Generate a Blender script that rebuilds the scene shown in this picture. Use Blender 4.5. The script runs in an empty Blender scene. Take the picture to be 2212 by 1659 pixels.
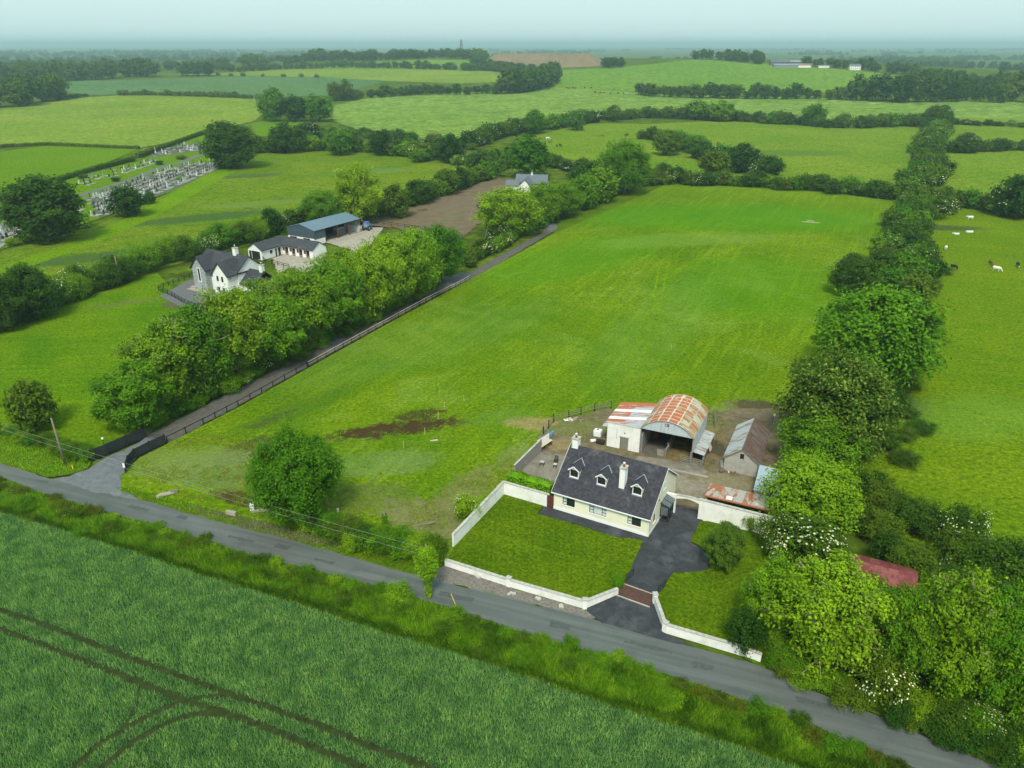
import bpy, bmesh, math, random
import numpy as np
from mathutils import Vector, Matrix, noise as mnoise
from mathutils.geometry import delaunay_2d_cdt

# ------------------------------------------------------------------ camera, sky, sun, exposure
SC = bpy.context.scene
COL = SC.collection
F, HOR, CH = 1640.0, 95.0, 55.0            # focal length and horizon in 2212-px picture units, camera height in metres
PITCH = math.atan((829.5 - HOR) / F)
cam = bpy.data.cameras.new('camera')
cam.sensor_fit = 'HORIZONTAL'; cam.sensor_width = 36.0
cam.lens = 36.0 * F / 2212.0
cam.clip_start = 0.5; cam.clip_end = 60000
cam_o = bpy.data.objects.new('camera', cam); COL.objects.link(cam_o)
cam_o.location = (0, 0, CH); cam_o.rotation_euler = (math.pi / 2 - PITCH, 0, 0)
SC.camera = cam_o

SUN_EL, SUN_AZ = math.radians(52), math.radians(-174)     # azimuth measured clockwise from +Y (behind the camera, a little left)
w = bpy.data.worlds.new('World'); SC.world = w; w.use_nodes = True
nt = w.node_tree; nt.nodes.clear()
sky = nt.nodes.new('ShaderNodeTexSky'); sky.sky_type = 'NISHITA'; sky.sun_disc = False
sky.sun_elevation = SUN_EL; sky.sun_rotation = SUN_AZ
sky.air_density = 1.0; sky.dust_density = 2.0; sky.ozone_density = 2.0
mixn = nt.nodes.new('ShaderNodeMix'); mixn.data_type = 'RGBA'; mixn.inputs[0].default_value = 0.80
mixn.inputs[7].default_value = (3.55, 4.85, 4.80, 1)          # thin even cloud under the blue
bg = nt.nodes.new('ShaderNodeBackground'); bg.inputs[1].default_value = 0.078
wo = nt.nodes.new('ShaderNodeOutputWorld')
nt.links.new(sky.outputs[0], mixn.inputs[6]); nt.links.new(mixn.outputs[2], bg.inputs[0]); nt.links.new(bg.outputs[0], wo.inputs[0])

sun = bpy.data.lights.new('sun', 'SUN'); sun.energy = 1.5; sun.angle = math.radians(14); sun.color = (1.0, 0.94, 0.82)
sun_o = bpy.data.objects.new('sun', sun); COL.objects.link(sun_o)
sdir = Vector((math.sin(SUN_AZ) * math.cos(SUN_EL), math.cos(SUN_AZ) * math.cos(SUN_EL), math.sin(SUN_EL)))
sun_o.rotation_euler = sdir.to_track_quat('Z', 'Y').to_euler(); sun_o.location = (0, 0, 200)

vs = SC.view_settings
vs.view_transform = 'Standard'; vs.look = 'None'; vs.gamma = 1.0; vs.exposure = 1.33; vs.use_curve_mapping = False
SC.render.engine = 'CYCLES'
cy = SC.cycles
cy.max_bounces = 6; cy.diffuse_bounces = 2; cy.glossy_bounces = 2; cy.transmission_bounces = 4; cy.transparent_max_bounces = 8
cy.volume_bounces = 0; cy.use_denoising = True
cy.use_adaptive_sampling = True; cy.adaptive_threshold = 0.02

# ------------------------------------------------------------------ picture point -> place
RND = random.Random(7)
NPR = np.random.default_rng(7)
HILLS = [(470, 1480, 330, 330, 27.0), (-190, 1880, 360, 300, 26.5), (-700, 1500, 500, 420, 5.0)]
def hh(x, y):
    z = 0.0
    for cx, cy_, sx, sy, a in HILLS:
        z += a * math.exp(-0.5 * ((x - cx) / sx) ** 2 - 0.5 * ((y - cy_) / sy) ** 2)
    return max(0.0, z - 0.35)
def bump(x, y):                        # the low rise in the mown field
    return 1.5 * math.exp(-0.5 * ((x - 48) / 24) ** 2 - 0.5 * ((y - 212) / 26) ** 2)
def ray(px, py):
    u = (px - 1106) / F; v = (829.5 - py) / F
    return Vector((u, math.cos(PITCH) + v * math.sin(PITCH), -math.sin(PITCH) + v * math.cos(PITCH)))
def P(px, py, z=0.0):
    d = ray(px, py); t = (z - CH) / d.z
    return Vector((d.x * t, d.y * t, z))
def G(px, py):                         # where the sight line through a picture point meets the ground
    d = ray(px, py)
    t0, t = 20.0, 20.0
    while t < 30000:
        if CH + d.z * t < hh(d.x * t, d.y * t): break
        t0 = t; t *= 1.02
    for _ in range(24):
        m = 0.5 * (t0 + t)
        if CH + d.z * m < hh(d.x * m, d.y * m): t = m
        else: t0 = m
    return Vector((d.x * t, d.y * t, hh(d.x * t, d.y * t)))
def proj(p):
    zc = p[1] * math.cos(PITCH) - (p[2] - CH) * math.sin(PITCH)
    yc = p[1] * math.sin(PITCH) + (p[2] - CH) * math.cos(PITCH)
    return 1106 + F * p[0] / zc, 829.5 - F * yc / zc, zc
def height_at(b, ytop):                # height of an upright thing at b whose top shows at row ytop
    lo, hi = 0.0, 80.0
    for _ in range(30):
        m = 0.5 * (lo + hi)
        if proj((b[0], b[1], b[2] + m))[1] > ytop: lo = m
        else: hi = m
    return lo

# ------------------------------------------------------------------ materials
MATS = {}
def newmat(name):
    m = bpy.data.materials.new(name); m.use_nodes = True
    nt = m.node_tree; b = nt.nodes['Principled BSDF']
    MATS[name] = m
    return m, nt, b
def N(nt, t, **kw):
    n = nt.nodes.new(t)
    for k, v in kw.items(): setattr(n, k, v)
    return n
def ramp(nt, stops, fac=None):
    r = N(nt, 'ShaderNodeValToRGB'); e = r.color_ramp.elements
    while len(e) < len(stops): e.new(0.5)
    for i, (p, c) in enumerate(stops):
        e[i].position = p; e[i].color = (c[0], c[1], c[2], 1)
    if fac is not None: nt.links.new(fac, r.inputs[0])
    return r
def noise(nt, co, scale, detail=4, rough=0.6, dist=0.0):
    n = N(nt, 'ShaderNodeTexNoise'); n.inputs['Scale'].default_value = scale
    n.inputs['Detail'].default_value = detail; n.inputs['Roughness'].default_value = rough; n.inputs['Distortion'].default_value = dist
    if co is not None: nt.links.new(co, n.inputs['Vector'])
    return n
def mix(nt, a, b, fac, mode='MIX'):
    m = N(nt, 'ShaderNodeMix', data_type='RGBA', blend_type=mode)
    for sock, v in ((m.inputs[6], a), (m.inputs[7], b), (m.inputs[0], fac)):
        if hasattr(v, 'links'): nt.links.new(v, sock)
        elif isinstance(v, (int, float)): sock.default_value = v
        else: sock.default_value = (v[0], v[1], v[2], 1)
    return m.outputs[2]
def mapr(nt, v, a, b, c=0.0, d=1.0):
    m = N(nt, 'ShaderNodeMapRange'); nt.links.new(v, m.inputs[0])
    for i, q in enumerate((a, b, c, d)): m.inputs[i + 1].default_value = q
    return m.outputs[0]
def coords(nt, rot=0.0, sc=(1, 1, 1), kind='Object'):
    tc = N(nt, 'ShaderNodeTexCoord'); mp = N(nt, 'ShaderNodeMapping')
    mp.inputs['Rotation'].default_value = (0, 0, rot)
    nt.links.new(tc.outputs[kind], mp.inputs['Vector'])
    if tuple(sc) == (1, 1, 1): return mp.outputs[0]
    vm = N(nt, 'ShaderNodeVectorMath', operation='MULTIPLY'); nt.links.new(mp.outputs[0], vm.inputs[0]); vm.inputs[1].default_value = sc
    return vm.outputs[0]
def bumpn(nt, b, h, dist=0.1, strength=0.6):
    bn = N(nt, 'ShaderNodeBump'); bn.inputs['Strength'].default_value = strength; bn.inputs['Distance'].default_value = dist
    nt.links.new(h, bn.inputs['Height']); nt.links.new(bn.outputs[0], b.inputs['Normal'])
def fin(b, rough=0.9, spec=0.2, metal=0.0):
    b.inputs['Roughness'].default_value = rough; b.inputs['Specular IOR Level'].default_value = spec; b.inputs['Metallic'].default_value = metal

def grass(name, c1, c2, c3, big=0.05, mid=0.6, fine=3.5, streak=None, streak_amt=0.35, dry=None, dry_amt=0.0, bmp=0.12, rough_amt=0.45):
    """pasture: broad patches c1-c2, tussocks c3, mowing/grazing streaks along an angle, dry straw colour in patches"""
    c1, c2, c3 = ([q[0] * 1.02, q[1] * 0.79, q[2] * 0.3] for q in (c1, c2, [w_ * 0.72 for w_ in c3]))
    m, nt, b = newmat(name)
    co = coords(nt)
    n1 = noise(nt, co, big, 3, 0.55, 0.6)
    c = mix(nt, c1, c2, mapr(nt, n1.outputs[0], 0.35, 0.65))
    n2 = noise(nt, co, mid, 6, 0.72, 0.4)
    n5 = noise(nt, co, mid * 3.4, 4, 0.7, 0.3)
    c = mix(nt, c, c3, mapr(nt, n2.outputs[0], 0.50, 0.72, 0, rough_amt))
    c = mix(nt, c, mix(nt, (0.66, 0.68, 0.6), (1.28, 1.25, 1.3), mapr(nt, n5.outputs[0], 0.34, 0.66)), 1.0, 'MULTIPLY')
    if streak is not None:
        cs = coords(nt, -streak, (0.035, 0.55, 1))
        n3 = noise(nt, cs, 1.0, 4, 0.65, 0.2)
        c = mix(nt, c, [min(1, q * 1.55) for q in c2], mapr(nt, n3.outputs[0], 0.50, 0.70, 0, streak_amt))
    if dry:
        n4 = noise(nt, co, big * 2.3, 4, 0.6, 0.8)
        c = mix(nt, c, dry, mapr(nt, n4.outputs[0], 0.52, 0.70, 0, dry_amt))
    nf = noise(nt, co, fine * 0.6, 4, 0.78)
    c = mix(nt, c, mix(nt, (0.42, 0.42, 0.38), (1.62, 1.58, 1.55), mapr(nt, nf.outputs[0], 0.30, 0.70)), 1.0, 'MULTIPLY')
    nt.links.new(c, b.inputs['Base Color'])
    bumpn(nt, b, mix(nt, n2.outputs[0], nf.outputs[0], 0.5), bmp, 0.9)
    fin(b, 1.0, 0.0)
    return m

def plain(name, col, rough=0.8, spec=0.3, var=0.15, scale=1.5, bmp=0.0, metal=0.0, dirt=None, dirt_amt=0.5, kind='Object'):
    m, nt, b = newmat(name)
    co = coords(nt, kind=kind)
    n = noise(nt, co, scale, 5, 0.65)
    c = mix(nt, [q * (1 - var) for q in col], [min(1, q * (1 + var)) for q in col], mapr(nt, n.outputs[0], 0.3, 0.7))
    if dirt:
        n2 = noise(nt, co, scale * 0.45, 6, 0.7, 0.5)
        c = mix(nt, c, dirt, mapr(nt, n2.outputs[0], 0.5, 0.75, 0, dirt_amt))
    nt.links.new(c, b.inputs['Base Color'])
    if bmp: bumpn(nt, b, n.outputs[0], bmp, 0.6)
    fin(b, rough, spec, metal)
    return m

def leafmat(name, c_dark, c_mid, c_light, trans=0.28, hue=0.03, k=(1.30, 1.35, 0.5)):
    if name.startswith('leaf_') and name != 'leaf_sycamore':
        c_dark = [0.5 * a + 0.5 * b for a, b in zip(c_dark, c_mid)]; c_light = [0.5 * a + 0.5 * b for a, b in zip(c_light, c_mid)]
    c_dark, c_mid, c_light = ([min(0.85, q * f) for q, f in zip(c, k)] for c in (c_dark, c_mid, c_light))
    m, nt, b = newmat(name)
    geo = N(nt, 'ShaderNodeNewGeometry'); oi = N(nt, 'ShaderNodeObjectInfo')
    r = ramp(nt, [(0.0, c_dark), (0.55, c_mid), (1.0, c_light)], geo.outputs['Random Per Island'])
    co = coords(nt)
    n = noise(nt, co, 0.55, 2, 0.5)
    c = mix(nt, r.outputs[0], mix(nt, (0.72, 0.80, 0.72), (1.3, 1.2, 1.0), mapr(nt, n.outputs[0], 0.35, 0.65)), 1.0, 'MULTIPLY')
    hs = N(nt, 'ShaderNodeHueSaturation')
    nt.links.new(mapr(nt, oi.outputs['Random'], 0, 1, 0.5 - hue, 0.5 + hue * 0.25), hs.inputs['Hue'])
    nt.links.new(mapr(nt, oi.outputs['Random'], 0, 1, 1.22, 0.78), hs.inputs['Value'])
    nt.links.new(c, hs.inputs['Color'])
    nt.links.new(hs.outputs[0], b.inputs['Base Color'])
    fin(b, 0.7, 0.07)
    tr = N(nt, 'ShaderNodeBsdfTranslucent'); nt.links.new(hs.outputs[0], tr.inputs[0])
    ms = N(nt, 'ShaderNodeMixShader'); ms.inputs[0].default_value = trans
    out = nt.nodes['Material Output']
    nt.links.new(b.outputs[0], ms.inputs[1]); nt.links.new(tr.outputs[0], ms.inputs[2]); nt.links.new(ms.outputs[0], out.inputs[0])
    return m

# ------------------------------------------------------------------ mesh helpers
class MB:
    def __init__(s): s.v = []; s.f = []; s.mi = []; s.cur = 0
    def add(s, vs, fs):
        o = len(s.v); s.v += [tuple(q) for q in vs]
        for f in fs: s.f.append([i + o for i in f]); s.mi.append(s.cur)
        return s
    def box(s, x0, x1, y0, y1, z0, z1):
        v = [(x, y, z) for z in (z0, z1) for y in (y0, y1) for x in (x0, x1)]
        return s.add(v, [(0, 2, 3, 1), (4, 5, 7, 6), (0, 1, 5, 4), (2, 6, 7, 3), (0, 4, 6, 2), (1, 3, 7, 5)])
    def bar(s, a, b, wdt, hgt, up=(0, 0, 1)):          # box beam between two points
        a, b = Vector(a), Vector(b); d = (b - a).normalized(); u = Vector(up)
        if abs(d.dot(u)) > 0.98: u = Vector((1, 0, 0))
        r = d.cross(u).normalized(); u = r.cross(d)
        v = [p + r * (sx * wdt / 2) + u * (sz * hgt / 2) for p in (a, b) for sz in (-1, 1) for sx in (-1, 1)]
        return s.add(v, [(0, 1, 3, 2), (4, 6, 7, 5), (0, 4, 5, 1), (2, 3, 7, 6), (0, 2, 6, 4), (1, 5, 7, 3)])
    def tube(s, pts, rad, n=8, cap=True):
        pts = [Vector(p) for p in pts]; rad = rad if hasattr(rad, '__len__') else [rad] * len(pts)
        vs, fs = [], []
        for i, p in enumerate(pts):
            d = (pts[min(i + 1, len(pts) - 1)] - pts[max(i - 1, 0)])
            d = d.normalized() if d.length > 1e-6 else Vector((0, 0, 1))
            r = d.cross(Vector((0, 0, 1)) if abs(d.z) < 0.95 else Vector((1, 0, 0))).normalized(); u = r.cross(d)
            for k in range(n):
                a = 2 * math.pi * k / n
                vs.append(p + (r * math.cos(a) + u * math.sin(a)) * rad[i])
        for i in range(len(pts) - 1):
            for k in range(n):
                fs.append((i * n + k, i * n + (k + 1) % n, (i + 1) * n + (k + 1) % n, (i + 1) * n + k))
        if cap:
            fs.append(tuple(range(n - 1, -1, -1))); fs.append(tuple((len(pts) - 1) * n + k for k in range(n)))
        return s.add(vs, fs)
    def prism(s, poly, y0, y1):                        # polygon in x-z extruded along y
        n = len(poly)
        v = [(x, y0, z) for x, z in poly] + [(x, y1, z) for x, z in poly]
        return s.add(v, [tuple(range(n)), tuple(range(2 * n - 1, n - 1, -1))] + [(i, i + n, (i + 1) % n + n, (i + 1) % n) for i in range(n)])
    def prismx(s, poly, x0, x1):                       # polygon in y-z extruded along x
        n = len(poly)
        v = [(x0, y, z) for y, z in poly] + [(x1, y, z) for y, z in poly]
        return s.add(v, [tuple(range(n)), tuple(range(2 * n - 1, n - 1, -1))] + [(i, i + n, (i + 1) % n + n, (i + 1) % n) for i in range(n)])
    def slab(s, quad, t):                              # four corners, thickness along the normal
        q = [Vector(p) for p in quad]; nrm = (q[1] - q[0]).cross(q[3] - q[0]).normalized() * t
        v = q + [p + nrm for p in q]
        return s.add(v, [(3, 2, 1, 0), (4, 5, 6, 7), (0, 1, 5, 4), (1, 2, 6, 5), (2, 3, 7, 6), (3, 0, 4, 7)])
    def lathe(s, prof, n=12, c=(0, 0)):
        vs, fs = [], []
        for r, z in prof:
            for k in range(n):
                a = 2 * math.pi * k / n; vs.append((c[0] + r * math.cos(a), c[1] + r * math.sin(a), z))
        for i in range(len(prof) - 1):
            for k in range(n): fs.append((i * n + k, i * n + (k + 1) % n, (i + 1) * n + (k + 1) % n, (i + 1) * n + k))
        fs.append(tuple(range(n - 1, -1, -1))); fs.append(tuple((len(prof) - 1) * n + k for k in range(n)))
        return s.add(vs, fs)
    def mesh(s, name, mats, smooth=False):
        me = bpy.data.meshes.new(name); me.from_pydata(s.v, [], s.f)
        mats = mats if isinstance(mats, (list, tuple)) else [mats]
        for m in mats: me.materials.append(MATS[m] if isinstance(m, str) else m)
        if len(mats) > 1: me.polygons.foreach_set('material_index', s.mi)
        bm = bmesh.new(); bm.from_mesh(me); bmesh.ops.recalc_face_normals(bm, faces=bm.faces); bm.to_mesh(me); bm.free()
        if smooth: me.polygons.foreach_set('use_smooth', [True] * len(me.polygons))
        me.update()
        return me
    def build(s, name, mats, parent=None, smooth=False, bevel=0.0):
        return obj(name, s.mesh(name, mats, smooth), parent, bevel)
def obj(name, me, parent=None, bevel=0.0):
    o = bpy.data.objects.new(name, me); COL.objects.link(o)
    if parent is not None: o.parent = parent
    if bevel:
        b = o.modifiers.new('bevel', 'BEVEL'); b.width = bevel; b.segments = 1; b.limit_method = 'ANGLE'
    return o
def tag(o, label, cat, group=None):
    o['label'] = label; o['category'] = cat
    if group: o['group'] = group
    return o
def thing(name, label, cat, loc=(0, 0, 0), rz=0.0, group=None):
    o = bpy.data.objects.new(name, None); COL.objects.link(o)
    o.location = loc; o.rotation_euler = (0, 0, rz); o.empty_display_size = 0.3
    return tag(o, label, cat, group)
def clone(o, parent=None):
    c = o.copy(); COL.objects.link(c); c.parent = parent
    for ch in o.children: clone(ch, c)
    return c
def part(name, me, parent, loc=(0, 0, 0), rot=(0, 0, 0), sc=(1, 1, 1)):
    o = obj(name, me, parent); o.location = loc; o.rotation_euler = rot; o.scale = sc
    return o
def quadmesh(name, V, mats, n=4, smooth=False):         # V: (k, n, 3) loose polygons
    k = len(V); me = bpy.data.meshes.new(name)
    me.vertices.add(k * n); me.vertices.foreach_set('co', np.ascontiguousarray(V, dtype=np.float32).ravel())
    me.loops.add(k * n); me.loops.foreach_set('vertex_index', np.arange(k * n, dtype=np.int32))
    me.polygons.add(k); me.polygons.foreach_set('loop_start', np.arange(0, k * n, n, dtype=np.int32))
    me.polygons.foreach_set('loop_total', np.full(k, n, dtype=np.int32))
    me.update(calc_edges=True)
    for m in (mats if isinstance(mats, (list, tuple)) else [mats]): me.materials.append(MATS[m])
    return me

# ------------------------------------------------------------------ sheets of ground
def inside(pt, poly):
    x, y = pt; c = False; n = len(poly)
    for i in range(n):
        x0, y0 = poly[i]; x1, y1 = poly[i - 1]
        if (y0 > y) != (y1 > y) and x < (x1 - x0) * (y - y0) / (y1 - y0) + x0: c = not c
    return c
def sheet(name, pts, off, matname, step=None, zf=None, kind='structure', parent=None):
    """flat or gently rolling piece of ground from a closed outline in metres"""
    pts = [(p[0], p[1]) for p in pts]
    zf = zf or hh
    V = [Vector(p) for p in pts]; n = len(V)
    if step:
        V2 = []
        for i in range(n):
            a, b = V[i], V[(i + 1) % n]; k = max(1, int((b - a).length / step))
            V2 += [a.lerp(b, j / k) for j in range(k)]
        V = V2; n = len(V); pl = [(q.x, q.y) for q in V]
        xs = [q.x for q in V]; ys = [q.y for q in V]
        x = min(xs) + step * 0.5
        while x < max(xs):
            y = min(ys) + step * 0.5
            while y < max(ys):
                if inside((x, y), pl): V.append(Vector((x, y)))
                y += step
            x += step
    r = delaunay_2d_cdt(V, [(i, (i + 1) % n) for i in range(n)], [list(range(n))], 1, 1e-4)
    me = bpy.data.meshes.new(name)
    me.from_pydata([(q.x, q.y, zf(q.x, q.y) + off) for q in r[0]], [], [list(f) for f in r[2]])
    me.materials.append(MATS[matname])
    bm = bmesh.new(); bm.from_mesh(me)
    for f in bm.faces:
        if f.normal.z < 0: f.normal_flip()
    bm.to_mesh(me); bm.free()
    if step: me.polygons.foreach_set('use_smooth', [True] * len(me.polygons))
    o = obj(name, me, parent)
    if kind and parent is None: o['kind'] = kind
    return o
def px(*pts): return [G(*p) for p in pts]
def ragged(pts, step=1.2, amp=0.25, seed=0.0):
    V = [Vector((p[0], p[1])) for p in pts]; out = []
    for a, b in zip(V, V[1:] + V[:1]):
        L = (b - a).length; k = max(1, int(L / step)); d = (b - a) / L if L else Vector((1, 0)); n = Vector((-d.y, d.x))
        for j in range(k):
            q = a.lerp(b, j / k); q3 = Vector((q.x * 0.6, q.y * 0.6, seed))
            out.append(q + n * amp * (mnoise.noise(q3) + 0.8 * mnoise.noise(q3 * 3.1)) + d * 0.3 * amp * mnoise.noise(q3 * 1.7))
    return out
def smoothline(pts, k=6):               # Catmull-Rom through the points
    pts = [Vector((p[0], p[1])) for p in pts]; out = []
    for i in range(len(pts) - 1):
        p0, p1, p2, p3 = pts[max(i - 1, 0)], pts[i], pts[i + 1], pts[min(i + 2, len(pts) - 1)]
        for j in range(k):
            t = j / k
            out.append(0.5 * ((2 * p1) + (p2 - p0) * t + (2 * p0 - 5 * p1 + 4 * p2 - p3) * t * t + (3 * p1 - p0 - 3 * p2 + p3) * t ** 3))
    out.append(pts[-1]); return out
def ribbon(center, wdt):                # closed outline of a strip round a centre line
    c = [Vector((p[0], p[1])) for p in center]; L, R = [], []
    for i, p in enumerate(c):
        d = (c[min(i + 1, len(c) - 1)] - c[max(i - 1, 0)]).normalized(); n = Vector((-d.y, d.x))
        ww = wdt(i / (len(c) - 1)) if callable(wdt) else wdt
        L.append(p + n * ww / 2); R.append(p - n * ww / 2)
    return L + R[::-1]
# ------------------------------------------------------------------ ground materials
def zoned(m, zones, fine=2.0):
    """worn, dug or dry places with ragged edges: (x, y, rx, ry, angle, colour, amount)"""
    nt = m.node_tree; b = nt.nodes['Principled BSDF']
    co = coords(nt)
    nz = noise(nt, co, 0.35 * fine, 5, 0.7); nz2 = noise(nt, co, 2.2, 4, 0.7)
    for x, y, rx, ry, ang, colr, amt in zones:
        src = b.inputs['Base Color'].links[0].from_socket
        s = N(nt, 'ShaderNodeVectorMath', operation='SUBTRACT'); nt.links.new(co, s.inputs[0]); s.inputs[1].default_value = (x, y, 0)
        mp = N(nt, 'ShaderNodeMapping', vector_type='POINT'); mp.inputs['Rotation'].default_value = (0, 0, -ang)
        nt.links.new(s.outputs[0], mp.inputs['Vector'])
        sc = N(nt, 'ShaderNodeVectorMath', operation='MULTIPLY'); nt.links.new(mp.outputs[0], sc.inputs[0]); sc.inputs[1].default_value = (1 / rx, 1 / ry, 0)
        ln = N(nt, 'ShaderNodeVectorMath', operation='LENGTH'); nt.links.new(sc.outputs[0], ln.inputs[0])
        ad = N(nt, 'ShaderNodeMath', operation='MULTIPLY_ADD'); nt.links.new(nz.outputs[0], ad.inputs[0]); ad.inputs[1].default_value = -2.0
        nt.links.new(ln.outputs['Value'], ad.inputs[2])
        fac = mapr(nt, ad.outputs[0], 0.05, -0.25, 0, amt)
        tint = mix(nt, [q * 0.6 for q in colr], [min(1, q * 1.35) for q in colr], mapr(nt, nz2.outputs[0], 0.3, 0.7))
        nt.links.new(mix(nt, src, tint, fac), b.inputs['Base Color'])
SOIL = (0.055, 0.030, 0.016); STRAW = (0.26, 0.20, 0.085); MUD = (0.10, 0.075, 0.045)
g_base = grass('mat_ground', (0.055, 0.13, 0.03), (0.09, 0.17, 0.045), (0.04, 0.10, 0.025), 0.006, 0.03, 0.3, bmp=0.0)
g_main = grass('mat_paddock', (0.074, 0.195, 0.010), (0.118, 0.245, 0.016), (0.058, 0.150, 0.008), 0.035, 0.55, 3.0, streak=math.radians(64), streak_amt=0.42, dry=(0.17, 0.26, 0.05), dry_amt=0.35, rough_amt=0.55)
g_left = grass('mat_left_paddock', (0.060, 0.190, 0.010), (0.105, 0.240, 0.014), (0.045, 0.135, 0.008), 0.06, 0.8, 3.0, streak=math.radians(10), streak_amt=0.25, rough_amt=0.6)
g_cow = grass('mat_cow_field', (0.085, 0.205, 0.012), (0.120, 0.240, 0.018), (0.058, 0.155, 0.008), 0.05, 0.7, 2.5, streak=math.radians(-15), streak_amt=0.22, rough_amt=0.65)
g_rough = grass('mat_rough_pasture', (0.085, 0.205, 0.024), (0.130, 0.245, 0.040), (0.042, 0.110, 0.022), 0.035, 0.22, 2.0, rough_amt=0.8, streak=math.radians(20), streak_amt=0.2, bmp=0.2)
g_barley = grass('mat_barley', (0.125, 0.265, 0.075), (0.175, 0.310, 0.10), (0.095, 0.205, 0.06), 0.01, 0.06, 0.8, streak=math.radians(30), streak_amt=0.30, bmp=0.15)
g_lodged = grass('mat_lodged_barley', (0.130, 0.290, 0.13), (0.165, 0.325, 0.15), (0.045, 0.135, 0.05), 0.012, 0.045, 0.35, streak=math.radians(15), streak_amt=0.30, rough_amt=0.75, bmp=0.5)
g_bright = grass('mat_bright_ley', (0.085, 0.225, 0.015), (0.105, 0.250, 0.020), (0.075, 0.195, 0.012), 0.02, 0.3, 2.0, rough_amt=0.3)
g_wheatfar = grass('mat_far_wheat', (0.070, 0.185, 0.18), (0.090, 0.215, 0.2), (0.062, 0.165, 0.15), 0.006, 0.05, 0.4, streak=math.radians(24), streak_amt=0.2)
g_hill = grass('mat_hill_field', (0.105, 0.270, 0.07), (0.130, 0.295, 0.085), (0.090, 0.240, 0.06), 0.006, 0.05, 0.3, rough_amt=0.3)
g_horse = grass('mat_horse_field', (0.105, 0.245, 0.040), (0.145, 0.275, 0.06), (0.065, 0.175, 0.03), 0.02, 0.15, 1.4, rough_amt=0.6)
g_lawn = grass('mat_lawn', (0.056, 0.140, 0.010), (0.078, 0.168, 0.013), (0.046, 0.118, 0.008), 0.12, 0.9, 5.0, streak=math.radians(-26), streak_amt=0.35, rough_amt=0.4, bmp=0.05)
g_verge = grass('mat_verge_floor', (0.055, 0.150, 0.012), (0.090, 0.190, 0.018), (0.034, 0.090, 0.010), 0.2, 1.2, 4.0, dry=(0.12, 0.13, 0.03), dry_amt=0.3)
g_path = grass('mat_mown_strip', (0.095, 0.255, 0.010), (0.125, 0.285, 0.016), (0.080, 0.215, 0.010), 0.05, 0.5, 2.0, rough_amt=0.4)
def zp(x, y, rx, ry, ang, c, a):
    p = G(x, y); return (p.x, p.y, rx, ry, math.radians(ang), c, a)
zoned(g_main, [zp(1560, 470, 60, 26, 0, (0.054, 0.190, 0.003), 0.62), zp(1250, 560, 40, 16, 45, (0.058, 0.190, 0.003), 0.5), zp(1640, 620, 30, 22, 60, (0.058, 0.186, 0.003), 0.45), zp(860, 925, 11.5, 2.7, 16, SOIL, 0.95), zp(905, 895, 4.5, 1.8, 20, SOIL, 0.9), zp(535, 975, 6.5, 3.6, 55, (0.055, 0.045, 0.022), 0.85), zp(480, 1030, 6, 3, 0, (0.06, 0.10, 0.02), 0.7), zp(430, 1000, 9, 3, 20, (0.13, 0.18, 0.05), 0.6), zp(650, 880, 14, 3, 50, (0.055, 0.12, 0.01), 0.5), zp(590, 905, 5.5, 1.1, 50, (0.06, 0.055, 0.025), 0.6),
               zp(520, 1075, 4.5, 1.8, -25, SOIL, 0.85), zp(470, 1010, 15, 6, -15, (0.15, 0.20, 0.055), 0.55), zp(760, 1075, 9, 4, 10, (0.10, 0.12, 0.04), 0.55), zp(830, 1000, 9, 4, 10, (0.14, 0.21, 0.07), 0.45),
               zp(935, 1120, 8, 4, -25, (0.17, 0.155, 0.07), 0.75), zp(1000, 1060, 8, 3, 60, (0.16, 0.15, 0.06), 0.6), zp(1155, 915, 5.2, 2.7, -10, STRAW, 0.85), zp(1115, 990, 5, 3, 60, (0.17, 0.19, 0.065), 0.5), zp(1640, 882, 6.5, 3.6, -10, (0.075, 0.058, 0.036), 0.9),
               zp(1480, 525, 34, 10, 15, (0.15, 0.24, 0.03), 0.45), zp(1750, 480, 3.6, 0.8, -20, (0.40, 0.37, 0.24), 0.95), zp(1420, 700, 40, 10, 64, (0.13, 0.25, 0.04), 0.25), zp(900, 740, 40, 12, 40, (0.13, 0.24, 0.04), 0.25),
               zp(1560, 900, 7, 2.5, 60, (0.16, 0.19, 0.05), 0.6), zp(1080, 900, 7, 3, 20, (0.10, 0.19, 0.03), 0.4)])
zoned(g_rough, [zp(210, 555, 24, 6, 30, (0.045, 0.085, 0.028), 0.75), zp(440, 470, 28, 7, 30, (0.045, 0.085, 0.028), 0.75), zp(545, 380, 16, 6, 20, (0.060, 0.085, 0.035), 0.7), zp(330, 560, 18, 4, 30, (0.05, 0.095, 0.03), 0.6), zp(560, 440, 22, 6, 20, (0.13, 0.20, 0.05), 0.5), zp(800, 370, 20, 10, 20, (0.12, 0.19, 0.05), 0.5)])
zoned(g_cow, [zp(2030, 492, 15, 4.5, -5, (0.05, 0.07, 0.025), 0.85), zp(1960, 700, 8, 5, 70, (0.06, 0.085, 0.03), 0.6), zp(1935, 870, 5, 7, 0, (0.05, 0.08, 0.03), 0.7), zp(2110, 900, 14, 8, 20, (0.13, 0.25, 0.03), 0.4)])
zoned(g_horse, [zp(1700, 330, 40, 14, 0, (0.06, 0.12, 0.025), 0.5), zp(1145, 300, 14, 6, 0, MUD, 0.6)])
zoned(g_left, [zp(375, 660, 4, 2, -30, (0.10, 0.085, 0.05), 0.8), zp(270, 655, 9, 1.6, 28, (0.13, 0.12, 0.05), 0.5)])
zoned(g_verge, [zp(560, 1110, 10, 3, -18, (0.11, 0.085, 0.06), 0.85), zp(650, 1140, 9, 3, -18, (0.12, 0.095, 0.07), 0.85), zp(460, 1080, 5, 2, -18, (0.13, 0.11, 0.06), 0.5)])

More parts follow.
